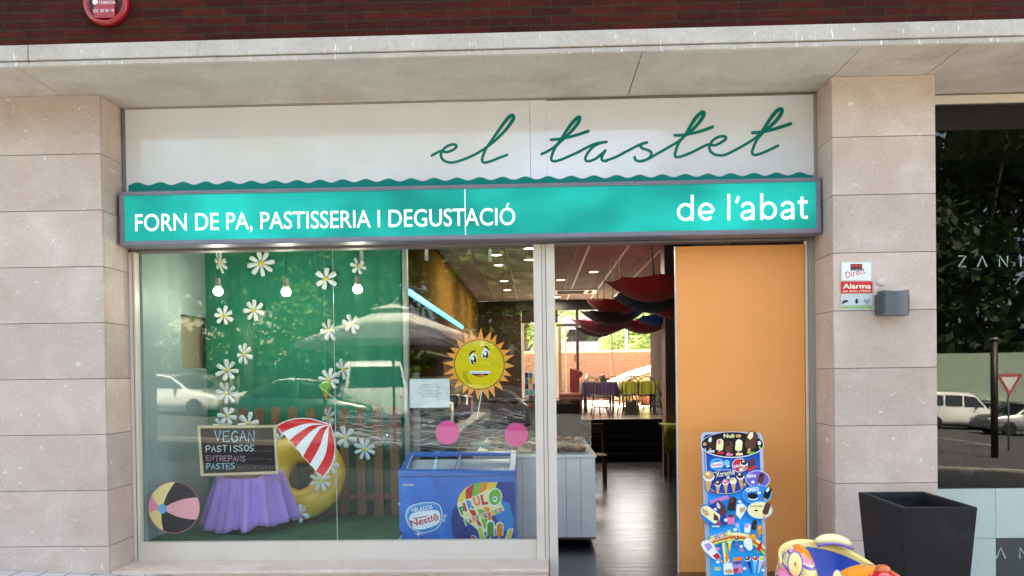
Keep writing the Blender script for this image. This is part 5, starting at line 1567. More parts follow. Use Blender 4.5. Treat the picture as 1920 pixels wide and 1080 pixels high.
# leaning pole and pillar chair details
m = MB().use(M_chrome, True).tube([at(1226, 712, 12.6), at(1243, 773, 12.2)], .02, 8); m.use(M_black).ball(at(1243, 774, 12.2), .05, .05, .05)
tag(m.build('leaning_pole'), 'thin metal pole leaning by the window pillar', 'pole')
# small table with a lime cloth by the right wall, and the wooden chair beside the counter
Yq = 6.4; a = at(1247, 800, Yq); b = a.x + .7; zq = at(1262, 797, Yq).z
QT = thing('side_table', 'small wooden table with lime cloth behind the orange door', 'table', (a.x + .35, Yq + .3, ZI))
M_dwood = wood_mat('dark wood', (66, 42, 34), (92, 60, 46))
MB().use(M_dwood).box(a.x, b, Yq, Yq + .6, zq - .035, zq - .004).build('tabletop', QT)
for x in (a.x + .08, b - .08):
    for y in (Yq + .06, Yq + .54): MB().use(M_dwood).box(x - .025, x + .025, y - .025, y + .025, ZI, zq - .036).build('leg', QT)
m = MB().use(M_lime, True); vs = []; fs = []
for i in range(13):
    for j, (z, o_) in enumerate(((zq, 0), (zq - .12, .012), (zq - .34 - .1 * abs(i - 6) / 6, .03))):
        vs.append((a.x - .015 + (b - a.x + .03) * i / 12, Yq - .006 - o_ * (1 + .4 * math.sin(i * 2.2)), z))
    vs.append((a.x - .015 + (b - a.x + .03) * i / 12, Yq + .6, zq))
for i in range(12):
    k_ = i * 4; fs += [(k_, k_ + 1, k_ + 5, k_ + 4), (k_ + 1, k_ + 2, k_ + 6, k_ + 5), (k_ + 3, k_, k_ + 4, k_ + 7)]
m.add(vs, fs); tag(m.build('tablecloth', solid=.004), 'lime cloth on the small side table behind the orange door', 'tablecloth')
Yw = 6.0; c = at(1113, 880, Yw); c.z = ZI
WC = thing('wooden_chair', 'dark brown wooden chair standing behind the white counter', 'chair', (c.x, Yw, ZI))
MB().use(M_dwood).box(c.x - .2, c.x + .2, Yw - .2, Yw + .2, ZI + .43, ZI + .47).build('seat', WC, bevel=.01)
for sx in (-.17, .17):
    MB().use(M_dwood).tube([(c.x + sx, Yw - .17, ZI + .43), (c.x + sx, Yw - .18, ZI)], .02, 8).build('leg', WC)
    MB().use(M_dwood).tube([(c.x + sx, Yw + .17, ZI), (c.x + sx, Yw + .18, ZI + .47), (c.x + sx * .96, Yw + .24, ZI + .95)], .02, 8).build('leg', WC)
MB().use(M_dwood).box(c.x - .17, c.x + .17, Yw + .2, Yw + .225, ZI + .78, ZI + .93).build('backrest', WC, bevel=.008)
# rack of colourful packets by the back window (seen through the glass left of the mullion)
Yr = 8.0; x0_, x1_ = at(984, 720, Yr).x, at(1001, 720, Yr).x + .12; zr0, zr1 = at(990, 752, Yr).z, at(990, 698, Yr).z
RK = thing('packet_rack', 'rack of small blue and colourful packets inside left of the mullion', 'rack', ((x0_ + x1_) / 2, Yr, ZI))
m = MB().use(M_dfr)
for x in (x0_ + .02, x1_ - .02): m.box(x - .015, x + .015, Yr + .02, Yr + .05, ZI, zr1)
m.box(x0_, x1_, Yr - .03, Yr + .06, zr0 - .03, zr0); m.build('stand', RK)
m = MB(); pkc = [mat('packet ' + n_, c_, .4) for n_, c_ in (('blue', (30, 110, 190)), ('cyan', (60, 170, 210)), ('gold', (190, 160, 60)), ('white', (210, 214, 214)), ('navy', (24, 40, 96)))]
for r_ in range(5):
    for k in range(4):
        x = x0_ + (x1_ - x0_) * (k + .08) / 4; z = zr0 + .004 + (zr1 - zr0) * r_ / 5
        m.use(rnd.choice(pkc)).box(x, x + (x1_ - x0_) * .21, Yr - .025 + .012 * rnd.random(), Yr + .018, z, z + (zr1 - zr0) * .185)
m.build('packets', RK, bevel=.004, seg=1)
# dark back counter and shelves behind the display (seen under the blue strip)
m = MB()
BC = thing('back_counter', 'dark wooden service counter and shelves along the shop wall behind the window', 'counter', (-1.2, 4, ZI))
MB().use(M_dwood).box(X_SL + .01, -.95, 3.2, 8.2, ZI, ZI + 1.0).build('cabinet', BC, bevel=.006)
MB().use(mat('grey worktop', (110, 108, 104), .4)).box(X_SL + .01, -.92, 3.17, 8.23, ZI + 1.001, ZI + 1.04).build('worktop', BC, bevel=.006)
for y, c_, s_ in ((3.9, M_tray, .16), (4.9, M_dfr, .2), (6.2, M_tray, .18), (7.2, M_rseat, .16)):
    MB().use(c_).box(-1.45, -1.1, y, y + .4, ZI + 1.041, ZI + 1.041 + s_ * 2).build('appliance', BC, bevel=.02)
for z in (1.45, 1.85):
    MB().use(M_dwood).box(X_SL + .001, X_SL + .28, 3.4, 7.8, z, z + .03).build('shelf', BC)
for px, py, Y, r_, lab in ((868, 772, 2.9, .10, 'dark pink round ornament dimly seen behind the left pink sticker'), (945, 770, 2.9, .12, 'dark pink round ornament dimly seen behind the right pink sticker')):
    c = at(px, py, Y)
    m = MB().use(bpy.data.materials.get('dark pink paper') or mat('dark pink paper', (120, 24, 60), .7), True)
    m.lathe([(r_ * math.cos(R(a)) * (1 + .05 * (k_ % 2)), r_ * math.sin(R(a))) for k_, a in enumerate(range(-90, 91, 12))], c, 24)
    m.use(M_black).tube([c + Vector((0, 0, r_)), (c.x, c.y, ZC)], .002, 4)
    tag(m.build('paper_lantern'), lab, 'lantern', 'dark pink hanging ornaments')
# ------------------------------------------------------------------ street: ground
def street_mat():
    t = NT('pavement and asphalt'); v = t.coords()
    sp = t.n('SeparateXYZ'); t.l(v, sp.inputs[0]); cm = t.n('CombineXYZ'); t.l(sp.outputs[0], cm.inputs[0]); t.l(sp.outputs[1], cm.inputs[1])
    b = t.n('TexBrick'); t.l(cm.outputs[0], b.inputs['Vector']); b.offset = 0
    b.inputs['Scale'].default_value = 1; b.inputs['Brick Width'].default_value = .2; b.inputs['Row Height'].default_value = .2
    b.inputs['Mortar Size'].default_value = .006
    b.inputs['Color1'].default_value = rgb(206, 200, 192); b.inputs['Color2'].default_value = rgb(194, 188, 182); b.inputs['Mortar'].default_value = rgb(100, 94, 90)
    c = t.mix(.5, b.outputs['Color'], t.ramp(t.noise(v, 5, 6), [(.3, rgb(100, 98, 96)), (.7, rgb(190, 188, 184))]), 'SOFT_LIGHT')
    t.l(c, t.b.inputs['Base Color']); t.b.inputs['Roughness'].default_value = .8
    t.bump(b.outputs['Fac'], -.4, .004)
    return t.m
def sheet(name, x0, x1, y0, y1, dz, m_, n=1):
    m = MB().use(m_)
    m.add([(x0, y0, ground_z(x0) + dz), (x1, y0, ground_z(x1) + dz), (x1, y1, ground_z(x1) + dz), (x0, y1, ground_z(x0) + dz)], [(0, 1, 2, 3)])
    return tag(m.build(name), kind='structure')
M_pave = street_mat()
M_asph = mat('asphalt', (76, 76, 79), .85, .15, 3, bump=.3)
M_soil = mat('dry ground', (120, 112, 92), .95, .2, 1)
m = MB().use(M_soil)
G = 400.0
def gz2(x): return ground_z(max(-45, min(45, x)))
xs_ = [-G, -45, 45, G]; vs = []; fs = []
for y in (-G, .60):
    for x in xs_: vs.append((x, y, gz2(x) - .25))
for i in range(3): fs.append((i, i + 1, i + 5, i + 4))
m.add(vs, fs); tag(m.build('ground'), kind='structure')
sheet('pavement', -30, 30, -6.6, .55, 0, M_pave)
sheet('terrace_paving', -30, 30, -11.0, -6.601, 0, mat('dark terrace paving', (104, 101, 98), .85, .12, 3, bump=.2))  # added dark strip out of view, dims the ground mirrored in the panes
sheet('road', -45, 45, -38.0, -11.3, -.14, M_asph)
m = MB().use(mat('kerb stone', (150, 148, 144), .8)); m.hexa([(-30, -11.3, ground_z(-30) - .3), (30, -11.3, ground_z(30) - .3), (30, -11.001, ground_z(30) - .3), (-30, -11.001, ground_z(-30) - .3)], [(-30, -11.3, ground_z(-30) + .002), (30, -11.3, ground_z(30) + .002), (30, -11.001, ground_z(30) + .002), (-30, -11.001, ground_z(-30) + .002)])
tag(m.build('kerb'), kind='structure')
M_line = mat('road paint', (200, 200, 196), .7)
for k in range(13):
    x = -24 + 4 * k + .0
    m = MB().use(M_line); m.add([(x, -26, ground_z(x) - .136), (x + .12, -26, ground_z(x + .12) - .136), (x + .12, -20.5, ground_z(x + .12) - .136), (x, -20.5, ground_z(x) - .136)], [(0, 1, 2, 3)])
    tag(m.build('bay_marking'), kind='structure')

# ------------------------------------------------------------------ dark tapered planter
Yp = -1.42
PT = thing('planter', 'tall empty black square planter tapering downward in front of the stone pier', 'planter', (0, 0, 0))
fl, fr_ = at(1692, 952, Yp), at(1833, 951, Yp)
zr = (fl.z + fr_.z) / 2; w = fr_.x - fl.x
bl = atz(1627, 922, zr); d = bl.y - Yp
cxp = (fl.x + fr_.x) / 2; PT.location = (cxp, Yp + d / 2, ground_z(cxp)); zg = ground_z(cxp)
M_pl = NT('black fibre clay'); v = M_pl.coords()
c = M_pl.ramp(M_pl.noise(v, 4, 7, .7, .5), [(.3, rgb(19, 20, 24)), (.58, rgb(27, 28, 32)), (.72, rgb(52, 54, 58))])
M_pl.l(c, M_pl.b.inputs['Base Color']); M_pl.b.inputs['Roughness'].default_value = .55; M_pl.b.inputs['Specular IOR Level'].default_value = .25; M_pl.bump(M_pl.noise(v, 30, 5), .25, .006)
M_pl = M_pl.m
tp = .13
def ring(f, z, ins):      # square ring, f = taper 0 top .. 1 ground
    a = w / 2 - f * tp * w - ins; b = d / 2 - f * tp * d - ins
    yc_ = Yp + d / 2
    return [(cxp - a, yc_ - b, z), (cxp + a, yc_ - b, z), (cxp + a, yc_ + b, z), (cxp - a, yc_ + b, z)]
L = [ring(1, zg, 0), ring(0, zr - .004, 0), ring(0, zr, .004), ring(0, zr, .036), ring(.03, zr - .03, .04), ring(.72, zr - .62, .04)]
vs = [p for r_ in L for p in r_]; fs = []
for i in range(len(L) - 1):
    for j in range(4): fs.append((i * 4 + j, i * 4 + (j + 1) % 4, (i + 1) * 4 + (j + 1) % 4, (i + 1) * 4 + j))
m = MB().use(M_pl).add(vs, fs); m.build('pot', PT, bevel=.004)
m = MB().use(mat('dry soil', (58, 50, 44), .95, .3, 20, bump=.6)).add(ring(.7, zr - .6, .038), [(0, 1, 2, 3)]); m.build('soil', PT)

# ------------------------------------------------------------------ ice cream menu board
top = Vector((0, .12, 1.12)); botm = Vector((0, -.26, -.30))
up_ = (top - botm).normalized(); nrm = Vector((0, -up_.z, up_.y))
PM = Plane(botm, nrm)
bc = PM.p(1378, 1085); 
MN = thing('menu_board', 'tall ice cream menu board on a silver frame leaning before the orange door', 'menu board', (bc.x, -.26, ground_z(bc.x)))
def A(x, y): return (1300 + x / 7.7125, 800 + y / 7.7125)
def Bq(x, y): return (1300 + x / 7.2, 930 + y / 7.2)
M_silver = mat('silver frame', (176, 178, 190), .3, .05, 10, metal=.5)
def low(px, frac=1.0):
    return px
m = MB().use(M_silver)
outer = [(1314, 818), (1318, 811.5), (1328, 809.8), (1418, 810), (1426, 812.5), (1430, 820), (1439, 1106), (1326, 1106)]
inner = [(1319, 822), (1322, 816), (1330, 814.5), (1416, 814.5), (1422, 817), (1424.5, 823), (1432.5, 1102), (1331.5, 1102)]
for i in range(len(outer)):
    j = (i + 1) % len(outer); m.poly(PM, [outer[i], outer[j], inner[j], inner[i]], .0, .03)
o1 = [(1321, 840), (1323.4, 840), (1333, 1098), (1330.6, 1098)]; o2 = [(1424, 840), (1426.4, 840), (1434, 1098), (1431.6, 1098)]
m.poly(PM, o1, .004, .003); m.poly(PM, o2, .004, .003)
m.build('frame', MN, bevel=.003)
m = MB().use(M_silver)
for px in (1329, 1436):
    p = PM.p(px, 1104); m.tube([p, (p.x, p.y - .02, ground_z(p.x) + .01)], .014, 8)
    m.tube([(p.x, p.y - .12, ground_z(p.x) + .015), (p.x, p.y + .3, ground_z(p.x) + .015)], .014, 8)
m.build('foot', MN)
def poster_mat():
    t = NT('menu poster'); v = t.coords()
    sp = t.n('SeparateXYZ'); t.l(v, sp.inputs[0])
    mr = t.n('MapRange'); t.l(sp.outputs[2], mr.inputs[0]); mr.inputs[1].default_value = .0; mr.inputs[2].default_value = 1.42
    t.l(t.ramp(mr.outputs[0], [(.0, rgb(0, 176, 240)), (.52, rgb(0, 164, 240)), (.72, rgb(0, 104, 208)), (.84, rgb(8, 50, 150)), (1, rgb(8, 38, 124))]), t.b.inputs['Base Color'])
    t.b.inputs['Roughness'].default_value = .4; t.b.inputs['Specular IOR Level'].default_value = .25
    return t.m
m = MB().use(poster_mat()).poly(PM, inner, -.004, .02); m.build('poster', MN)
m = MB()
lz = [.002]
def nx():
    lz[0] += .0003; return lz[0]
def pc(c, pts): m.use(V[c]).poly(PM, pts, nx())
def ds(c, p, rx, ry=None, rot=0): m.use(V[c]).disc(PM, p[0], p[1], rx, ry, nx(), rot, 24)
def tx(c, s, a, b, h, bold=.02): m.use(V[c]).text(PM, s, a, b, h, nx(), bold)
def ice(c, p, w_, h_, rot=0, stick=True, c2=None):
    ca, sa = math.cos(R(rot)), math.sin(R(rot)); T = lambda x, y: (p[0] + x * ca - y * sa, p[1] + x * sa + y * ca)
    if stick: pc('tan', [T(-w_ * .14, 0), T(w_ * .14, 0), T(w_ * .14, h_ * .78), T(-w_ * .14, h_ * .78)])
    o = [(-w_ / 2, h_ * .42), (-w_ / 2, -h_ * .25)] + [(-w_ / 2 * math.cos(a), -h_ * .25 - h_ * .28 * math.sin(a)) for a in (.4, .9, 1.57, 2.24, 2.74)] + [(w_ / 2, -h_ * .25), (w_ / 2, h_ * .42), (w_ * .3, h_ * .5), (-w_ * .3, h_ * .5)]
    pc(c, [T(*q_) for q_ in o])
    if c2: pc(c2, [T(-w_ * .42, -h_ * .1), T(-w_ * .3, -h_ * .4), T(0, -h_ * .5), T(w_ * .1, -h_ * .2), T(-w_ * .1, 0)])
    else: pc('grey' if c in ('cream', 'white') else 'brown', [T(-w_ * .1, h_ * .1), T(w_ * .3, -h_ * .1), T(w_ * .3, h_ * .2), T(0, h_ * .3)])
def cone(p, w_, h_, c, rot=0, wrap='tan'):
    ca, sa = math.cos(R(rot)), math.sin(R(rot)); T = lambda x, y: (p[0] + x * ca - y * sa, p[1] + x * sa + y * ca)
    pc(wrap, [T(-w_ * .42, 0), T(w_ * .42, 0), T(w_ * .1, h_), T(-w_ * .1, h_)])
    ds('white', T(0, -w_ * .12), w_ * .56, w_ * .46, rot); ds(c, T(0, -w_ * .26), w_ * .5, w_ * .42, rot); ds('cream' if c != 'cream' else 'tan', T(-w_ * .1, -w_ * .4), w_ * .2, w_ * .16, rot)
# top oval
ds('white', A(562, 262), 59.4, 24.6); ds('dbrown', A(562, 258), 58.2, 23.4); ds('black', A(562, 258), 57, 22.2)
tx('cream', 'Nuii', A(440, 160), A(592, 158), 7.2, .03); m.use(V['tan']).disc(PM, *A(650, 135), 5.4, 3, nx())
for x, y, c, c2 in ((252, 230, 'dbrown', 'white'), (382, 262, 'cream', 'pink'), (512, 290, 'brown', 'dbrown'), (655, 270, 'cream', 'white')):
    ice(c, A(x, y), 13, 21, 5, True, c2)
ice('brown', A(835, 195), 20, 33, 12, True, 'cream')
for x, y, c in ((255, 360, 'grey'), (390, 383, 'red'), (518, 408, 'pink'), (660, 402, 'cream'), (835, 385, 'green')):
    pc(c, [A(x - 50, y - 14), A(x + 50, y - 20), A(x + 50, y + 14), A(x - 45, y + 18)])
ds('tan', A(160, 255), 3.4); ds('white', A(950, 240), 3.2, 3.8); ds('green', A(955, 300), 2, 2.4)
# second row
ds('sky', A(338, 545), 13.4, 11, -8); ds('blue', A(340, 548), 11.8, 9.4, -8); pc('white', [A(250, 555), A(280, 525), A(410, 505), A(425, 555), A(400, 585), A(265, 600)]); tx('red', 'Nestlé', A(272, 584), A(416, 560), 5)
ds('sky', A(478, 525), 5.6, 5.4); ds('white', A(495, 575), 3.6, 1.8, -20)
ds('white', A(668, 562), 14.6, 13); ds('red', A(668, 562), 13.6, 12); tx('white', 'KitKat', A(585, 600), A(680, 580), 5); cone(A(720, 545), 12, 15, 'dbrown', 8); ice('brown', A(838, 530), 10, 18, 14, False); pc('red', [A(770, 610), A(910, 560), A(915, 590), A(790, 655)]); ds('white', A(680, 625), 3.4, 2.8)
# middle cluster
ds('grey', A(470, 800), 37, 23, 0); ds('navy', A(470, 800), 36, 22); ds('deep', A(440, 760), 28, 13)
tx('cream', 'Xtreme', A(322, 738), A(596, 690), 9.5, .01)
cone(A(215, 745), 19, 26, 'tan', 4); cone(A(348, 840), 11, 18, 'brown', 0); cone(A(456, 820), 11, 19, 'pink', -4); cone(A(568, 805), 12, 20, 'cream', -4); cone(A(672, 735), 13, 22, 'dbrown', -6)
ds('grey', A(495, 742), 3.4); ds('tan', A(730, 845), 2.8); ds('red', A(285, 950), 4.4, 1.8)
ds('white', A(920, 765), 22.6, 16.4, 6); ds('purple', A(920, 765), 21.6, 15.4, 6); tx('white', 'Milka', A(778, 752), A(898, 728), 6.5); ice('brown', A(968, 750), 11, 19, 18, True, 'dbrown'); ds('white', A(850, 808), 3.4, 2.8)
ds('sky', A(912, 985), 27.6, 17.6, -4); ds('blue', A(912, 985), 26.6, 16.6, -4); tx('white', 'OREO', A(752, 950), A(938, 925), 6.5, .05); ds('black', A(845, 1005), 9.6, 5.4); ds('white', A(850, 1040), 9.4, 3.6); ds('black', A(848, 1020), 9, 4.2); ice('black', A(1060, 960), 11, 22, 22, True, 'white'); ds('white', A(938, 962), 3.4, 2.8)
# lower half in the second frame of reference
ds('sky', Bq(885, 195), 24, 16.6, 2); ds('cream', Bq(882, 195), 22.6, 15.2, 2); tx('brown', 'TURRONES', Bq(752, 156), Bq(918, 152), 3); pc('dbrown', [Bq(800, 205), Bq(830, 185), Bq(868, 200), Bq(840, 212)]); ice('brown', Bq(975, 175), 11, 22, 18, True)
tx('pink', 'MAXIBON', Bq(232, 112), Bq(465, 36), 6.5, .06)
pc('navy', [Bq(190, 140), Bq(330, 60), Bq(410, 120), Bq(440, 390), Bq(205, 370)])
ice('brown', Bq(360, 170), 13, 27, -28, False, 'grey'); ice('dbrown', Bq(512, 110), 14, 26, 10, False, 'brown'); pc('white', [Bq(575, 120), Bq(650, 105), Bq(710, 165), Bq(680, 225), Bq(620, 320), Bq(560, 250)]); pc('tan', [Bq(605, 170), Bq(690, 150), Bq(680, 210), Bq(620, 240)])
pc('pink', [Bq(440, 265), Bq(548, 262), Bq(535, 385), Bq(452, 385)]); ds('brown', Bq(494, 275), 7, 2.6); ds('white', Bq(425, 330), 3.4, 3); ds('white', Bq(612, 82), 3.2, 2.6); ds('white', Bq(283, 186), 3, 2.8)
pc('blue', [Bq(78, 220), Bq(90, 150), Bq(150, 110), Bq(340, 240), Bq(350, 340), Bq(300, 400), Bq(120, 340)])
ice('cream', Bq(215, 250), 19, 38, -52, False, 'tan'); pc('brown', [Bq(265, 235), Bq(325, 290), Bq(325, 345), Bq(258, 325)]); ds('red', Bq(335, 376), 4.6, 3)
pc('white', [Bq(240, 405), Bq(340, 408), Bq(340, 425), Bq(240, 422)]); cone(Bq(580, 400), 7, 16, 'lilac', -22, 'sky'); ice('white', Bq(715, 440), 11, 17, 8, False, 'pink'); ice('dbrown', Bq(805, 395), 9, 18, 12, False); ice('orange', Bq(882, 460), 9, 17, 8, True, 'yellow'); ds('white', Bq(550, 460), 3.6, 3)
# rainbow band
def band(c, dy, w_):
    pts = [Bq(205, 640 + dy), Bq(300, 590 + dy), Bq(420, 560 + dy), Bq(540, 545 + dy), Bq(680, 560 + dy), Bq(800, 610 + dy), Bq(890, 680 + dy), Bq(935, 740 + dy)]
    m.use(V[c]).ribbon(PM, pts, w_, nx(), 0, 3, False)
band('cream', -22, 7); band('orange', 6, 4); band('red', 24, 3); band('lime', 44, 4)
for i, (ch_, c) in enumerate(zip('PIRULO', ('lime', 'orange', 'blue', 'tan', 'red', 'green'))):
    x = 235 + i * 42; y = 610 - i * 14; tx('white', ch_, (Bq(x, y)[0] - .5, Bq(x, y)[1] + .5), (Bq(x + 40, y - 12)[0] + .5, Bq(x + 40, y - 12)[1] + .5), 9.4, .06); tx(c, ch_, Bq(x, y), Bq(x + 38, y - 12), 8.4, .04)
ds('lime', Bq(465, 505), 5, 6); ds('white', Bq(463, 510), 2, 2.4)
o_ice = [Bq(88, 660), Bq(110, 615), Bq(170, 598), Bq(250, 650), Bq(355, 820), Bq(310, 870), Bq(240, 840), Bq(130, 740)]
m.use(V['white']).poly(PM, o_ice, nx()); pc('lilac', [Bq(125, 660), Bq(200, 635), Bq(245, 690), Bq(180, 750)]); pc('red', [Bq(240, 810), Bq(310, 765), Bq(350, 825), Bq(305, 865)]); pc('tan', [Bq(325, 858), Bq(345, 845), Bq(385, 900), Bq(372, 910)])
pc('cream', [Bq(370, 640), Bq(420, 630), Bq(470, 880), Bq(430, 930), Bq(400, 900)]); pc('green', [Bq(400, 640), Bq(420, 640), Bq(440, 760), Bq(420, 800)]); pc('orange', [Bq(410, 830), Bq(445, 740), Bq(460, 850), Bq(430, 910)])
ds('orange', Bq(780, 565), 7.6, 6.8); tx('yellow', '1€', Bq(748, 590), Bq(815, 585), 7, .05)
for p, w_, h_, c, c2 in (((470, 620), 9, 18, 'lime', 'yellow'), ((565, 590), 8, 18, 'brown', 'purple')): cone(Bq(*p), w_, h_, c, 0, c2)
ds('white', Bq(715, 640), 8, 10); ds('white', Bq(735, 690), 6, 7); pc('red', [Bq(820, 720), Bq(890, 620), Bq(905, 640), Bq(880, 755)]); pc('green', [Bq(815, 745), Bq(880, 765), Bq(870, 778), Bq(812, 760)])
pc('white', [Bq(385, 920), Bq(500, 900), Bq(525, 1060), Bq(395, 1060)]); ds('tan', Bq(460, 1020), 8, 4)
pc('lilac', [Bq(500, 880), Bq(640, 870), Bq(645, 1035), Bq(530, 1050)]); pc('orange', [Bq(520, 835), Bq(635, 825), Bq(640, 875), Bq(510, 880)])
tx('navy', 'mini', Bq(505, 930), Bq(635, 915), 7, .04); pc('red', [Bq(520, 985), Bq(590, 970), Bq(570, 1040), Bq(530, 1040)]); pc('pink', [Bq(600, 975), Bq(640, 975), Bq(640, 1030), Bq(600, 1040)])
cone(Bq(712, 860), 10, 26, 'brown', -16, 'navy'); cone(Bq(808, 860), 10, 26, 'red', 2, 'sky'); cone(Bq(895, 860), 10, 26, 'lime', 14, 'grey')
for x, y in ((310, 895), (622, 686), (668, 980), (915, 1003)): ds('white', Bq(x, y), 3.2, 2.8)
for x, y in ((305, 715), (630, 735)): ds('pink', Bq(x, y), 4, 2.4)
pc('lime', [Bq(262, 965), Bq(350, 962), Bq(350, 980), Bq(262, 982)]); pc('yellow', [Bq(262, 990), Bq(340, 988), Bq(340, 1006), Bq(262, 1008)])
m.build('menu_print', MN)

# ------------------------------------------------------------------ coin-operated ride
Yk = -2.05
KR = thing('kiddie_ride', 'colourful children coin ride with blue seat and swirled pink and orange shell', 'kiddie ride', (0, 0, 0))
kc = at(1585, 1040, Yk); KR.location = (kc.x, Yk, ground_z(kc.x))
M_cream = mat('cream ride paint', (240, 206, 92), .25, .05, 3, coat=.6, two=(244, 226, 150))
M_kblue = mat('blue ride paint', (0, 74, 178), .3, .06, 4, coat=.4)
def swirl(name, seed, cx_, cz_):
    t = NT(name); tc = t.n('TexCoord'); mp = t.n('Mapping'); mp.inputs['Location'].default_value = (-cx_, seed, -cz_)
    t.l(tc.outputs['Object'], mp.inputs[0])
    nz = t.n('TexNoise'); t.l(mp.outputs[0], nz.inputs['Vector']); nz.inputs['Scale'].default_value = 2.2; nz.inputs['Detail'].default_value = 0
    mx = t.n('Mix', data_type='VECTOR'); mx.inputs[0].default_value = .16; t.l(mp.outputs[0], mx.inputs[4]); t.l(nz.outputs['Color'], mx.inputs[5])
    wv = t.n('TexWave', wave_type='RINGS', rings_direction='Y'); t.l(mx.outputs[1], wv.inputs['Vector']); wv.inputs['Scale'].default_value = 1.9; wv.inputs['Distortion'].default_value = 1.0; wv.inputs['Detail'].default_value = 0
    c = t.ramp(wv.outputs['Fac'], [(0, rgb(242, 222, 140)), (.10, rgb(242, 222, 150)), (.15, rgb(120, 78, 164)), (.23, rgb(120, 78, 164)), (.30, rgb(240, 222, 200)), (.40, rgb(232, 124, 156)), (.56, rgb(230, 132, 120)), (.70, rgb(232, 128, 24)), (1, rgb(238, 150, 30))])
    t.l(c, t.b.inputs['Base Color']); t.b.inputs['Roughness'].default_value = .25; t.b.inputs['Coat Weight'].default_value = .6
    return t.m
M_sw = swirl('swirled ride paint', 0, -.25, .35)
k = sc(Yk)
# tub: outer shell, rolled rim and blue inside, seen from the street; th = 90 deg is the back
ax, ay = .325, .42
cyk = Yk - .02
def rimz(th):
    s = math.sin(th); c_ = math.cos(th)
    back = max(0, s)
    return ground_z(kc.x) + (.60 + .215 * (back ** .8) + .10 * max(0, -c_) * (1 - back * .3) - .06 * max(0, c_) - .20 * max(0, -s))
zbase = ground_z(kc.x) + .18
N = 56
def rp(th, f, z):
    e_ = 2.6
    c_, s = math.cos(th), math.sin(th)
    rr = (abs(c_) ** e_ + abs(s) ** e_) ** (-1 / e_)
    return (kc.x + ax * f * rr * c_, cyk + ay * f * rr * s, z)
def shell(fz, mt, name, flip=False):
    m = MB().use(mt, True); vs = []; fs = []; rows = len(fz)
    for (f, g, dz) in fz:
        for i in range(N):
            th = 2 * math.pi * i / N; rz = rimz(th)
            vs.append(rp(th, f, zbase + (rz - zbase) * g + dz))
    for r_ in range(rows - 1):
        for i in range(N):
            q_ = (r_ * N + i, r_ * N + (i + 1) % N, (r_ + 1) * N + (i + 1) % N, (r_ + 1) * N + i)
            fs.append(q_)
    m.add(vs, fs); return m.build(name, KR)
shell([(.80, 0, 0), (1.0, .12, 0), (1.10, .35, 0), (1.10, .6, 0), (1.04, .85, 0), (.985, .97, 0)], M_sw, 'shell')
shell([(.985, .965, 0), (1.0, .985, .006), (.996, 1.0, .014), (.975, 1.0, .019), (.952, 1.0, .014), (.942, .99, .004), (.94, .97, -.005)], M_cream, 'rim')
shell([(.942, .975, 0), (.93, .8, 0), (.89, .5, 0), (.82, .3, 0), (.6, .24, 0), (.0, .24, 0)], M_kblue, 'tub')
# seat bench
m = MB().use(M_kblue, True)
zs_ = ground_z(kc.x) + .50
m.box(kc.x - .24, kc.x + .24, cyk - .02, cyk + .34, zs_ - .2, zs_); m.build('seat', KR, bevel=.03)
# padded back bump
m = MB().use(mat('pale yellow pad', (246, 234, 170), .25, .03, 3, coat=.6), True)
a, b = at(1529, 1015, Yk + .36), at(1596, 1021, Yk + .36)
pts = [Vector((a.x + (b.x - a.x) * t, Yk + .36, a.z + (b.z - a.z) * t + .02 * math.sin(math.pi * t))) for t in [i / 8 for i in range(9)]]
m.tube(pts, [.012, .026, .032, .034, .034, .033, .03, .024, .01], 12); m.build('head_pad', KR)
m = MB().use(mat('purple ride line', (116, 84, 170), .3, coat=.5), True).tube([p + Vector((0, -.03, -.02)) for p in pts], .008, 8); m.build('pad_line', KR)
# eye-shaped fender at the left
def blobm(c, rx, ry, rz, mt, name):
    m = MB().use(mt, True).ball(c, rx, ry, rz, 28, 16); return m.build(name, KR)
cl = at(1498, 1080, Yk - .12)
blobm((cl.x, cl.y, cl.z - .05), .088, .17, .215, swirl('swirled fender paint', 1.7, -.28, .5), 'fender')
ch_c = at(1632, 1096, Yk - .38)
blobm((ch_c.x, ch_c.y, ch_c.z - .07), .20, .20, .165, swirl('swirled hood paint', 3.3, .1, .3), 'hood')
pe = Plane((cl.x, cl.y - .168, cl.z), Vector((-.35, -1, .25)))
m = MB().use(mat('cream print', (238, 216, 130), .3, coat=.5), True)
def eye(c, s):
    n_ = Vector((-.3, -1, .3)).normalized(); ex = Vector((0, 0, 1)).cross(n_) * -1; ex.normalize(); ez = n_.cross(ex) * 1
    out = []
    for nm_, mt, rx, rz, lift in (('ring', bpy.data.materials['purple ride line'], .042, .074, .0), ('white', bpy.data.materials['cream print'], .034, .064, .006), ('iris', V['red'], .012, .030, .012), ('dot', V['pink'], .006, .012, .018)):
        mm = MB().use(mt, True); vs = [Vector(c) + n_ * (lift + .012)]
        for j in range(24):
            a_ = 2 * math.pi * j / 24; vs.append(Vector(c) + ex * (rx * s * math.cos(a_)) + ez * (rz * s * math.sin(a_)) + n_ * (lift - .012))
        mm.add(vs, [(0, 1 + j, 1 + (j + 1) % 24) for j in range(24)]); mm.build('eye_' + nm_, KR)
ec = at(1491, 1058, Yk - .31)
eye(ec, .92)
ec2 = at(1570, 1084, Yk - .56); eye(ec2, .55)
zp_ = at(1470, 1078, Yk - .2)
m = MB().use(V['pink'], True).tube([at(1468, 1074, Yk - .15), at(1470, 1084, Yk - .3), at(1500, 1100, Yk - .38)], .028, 10); m.build('lip', KR)
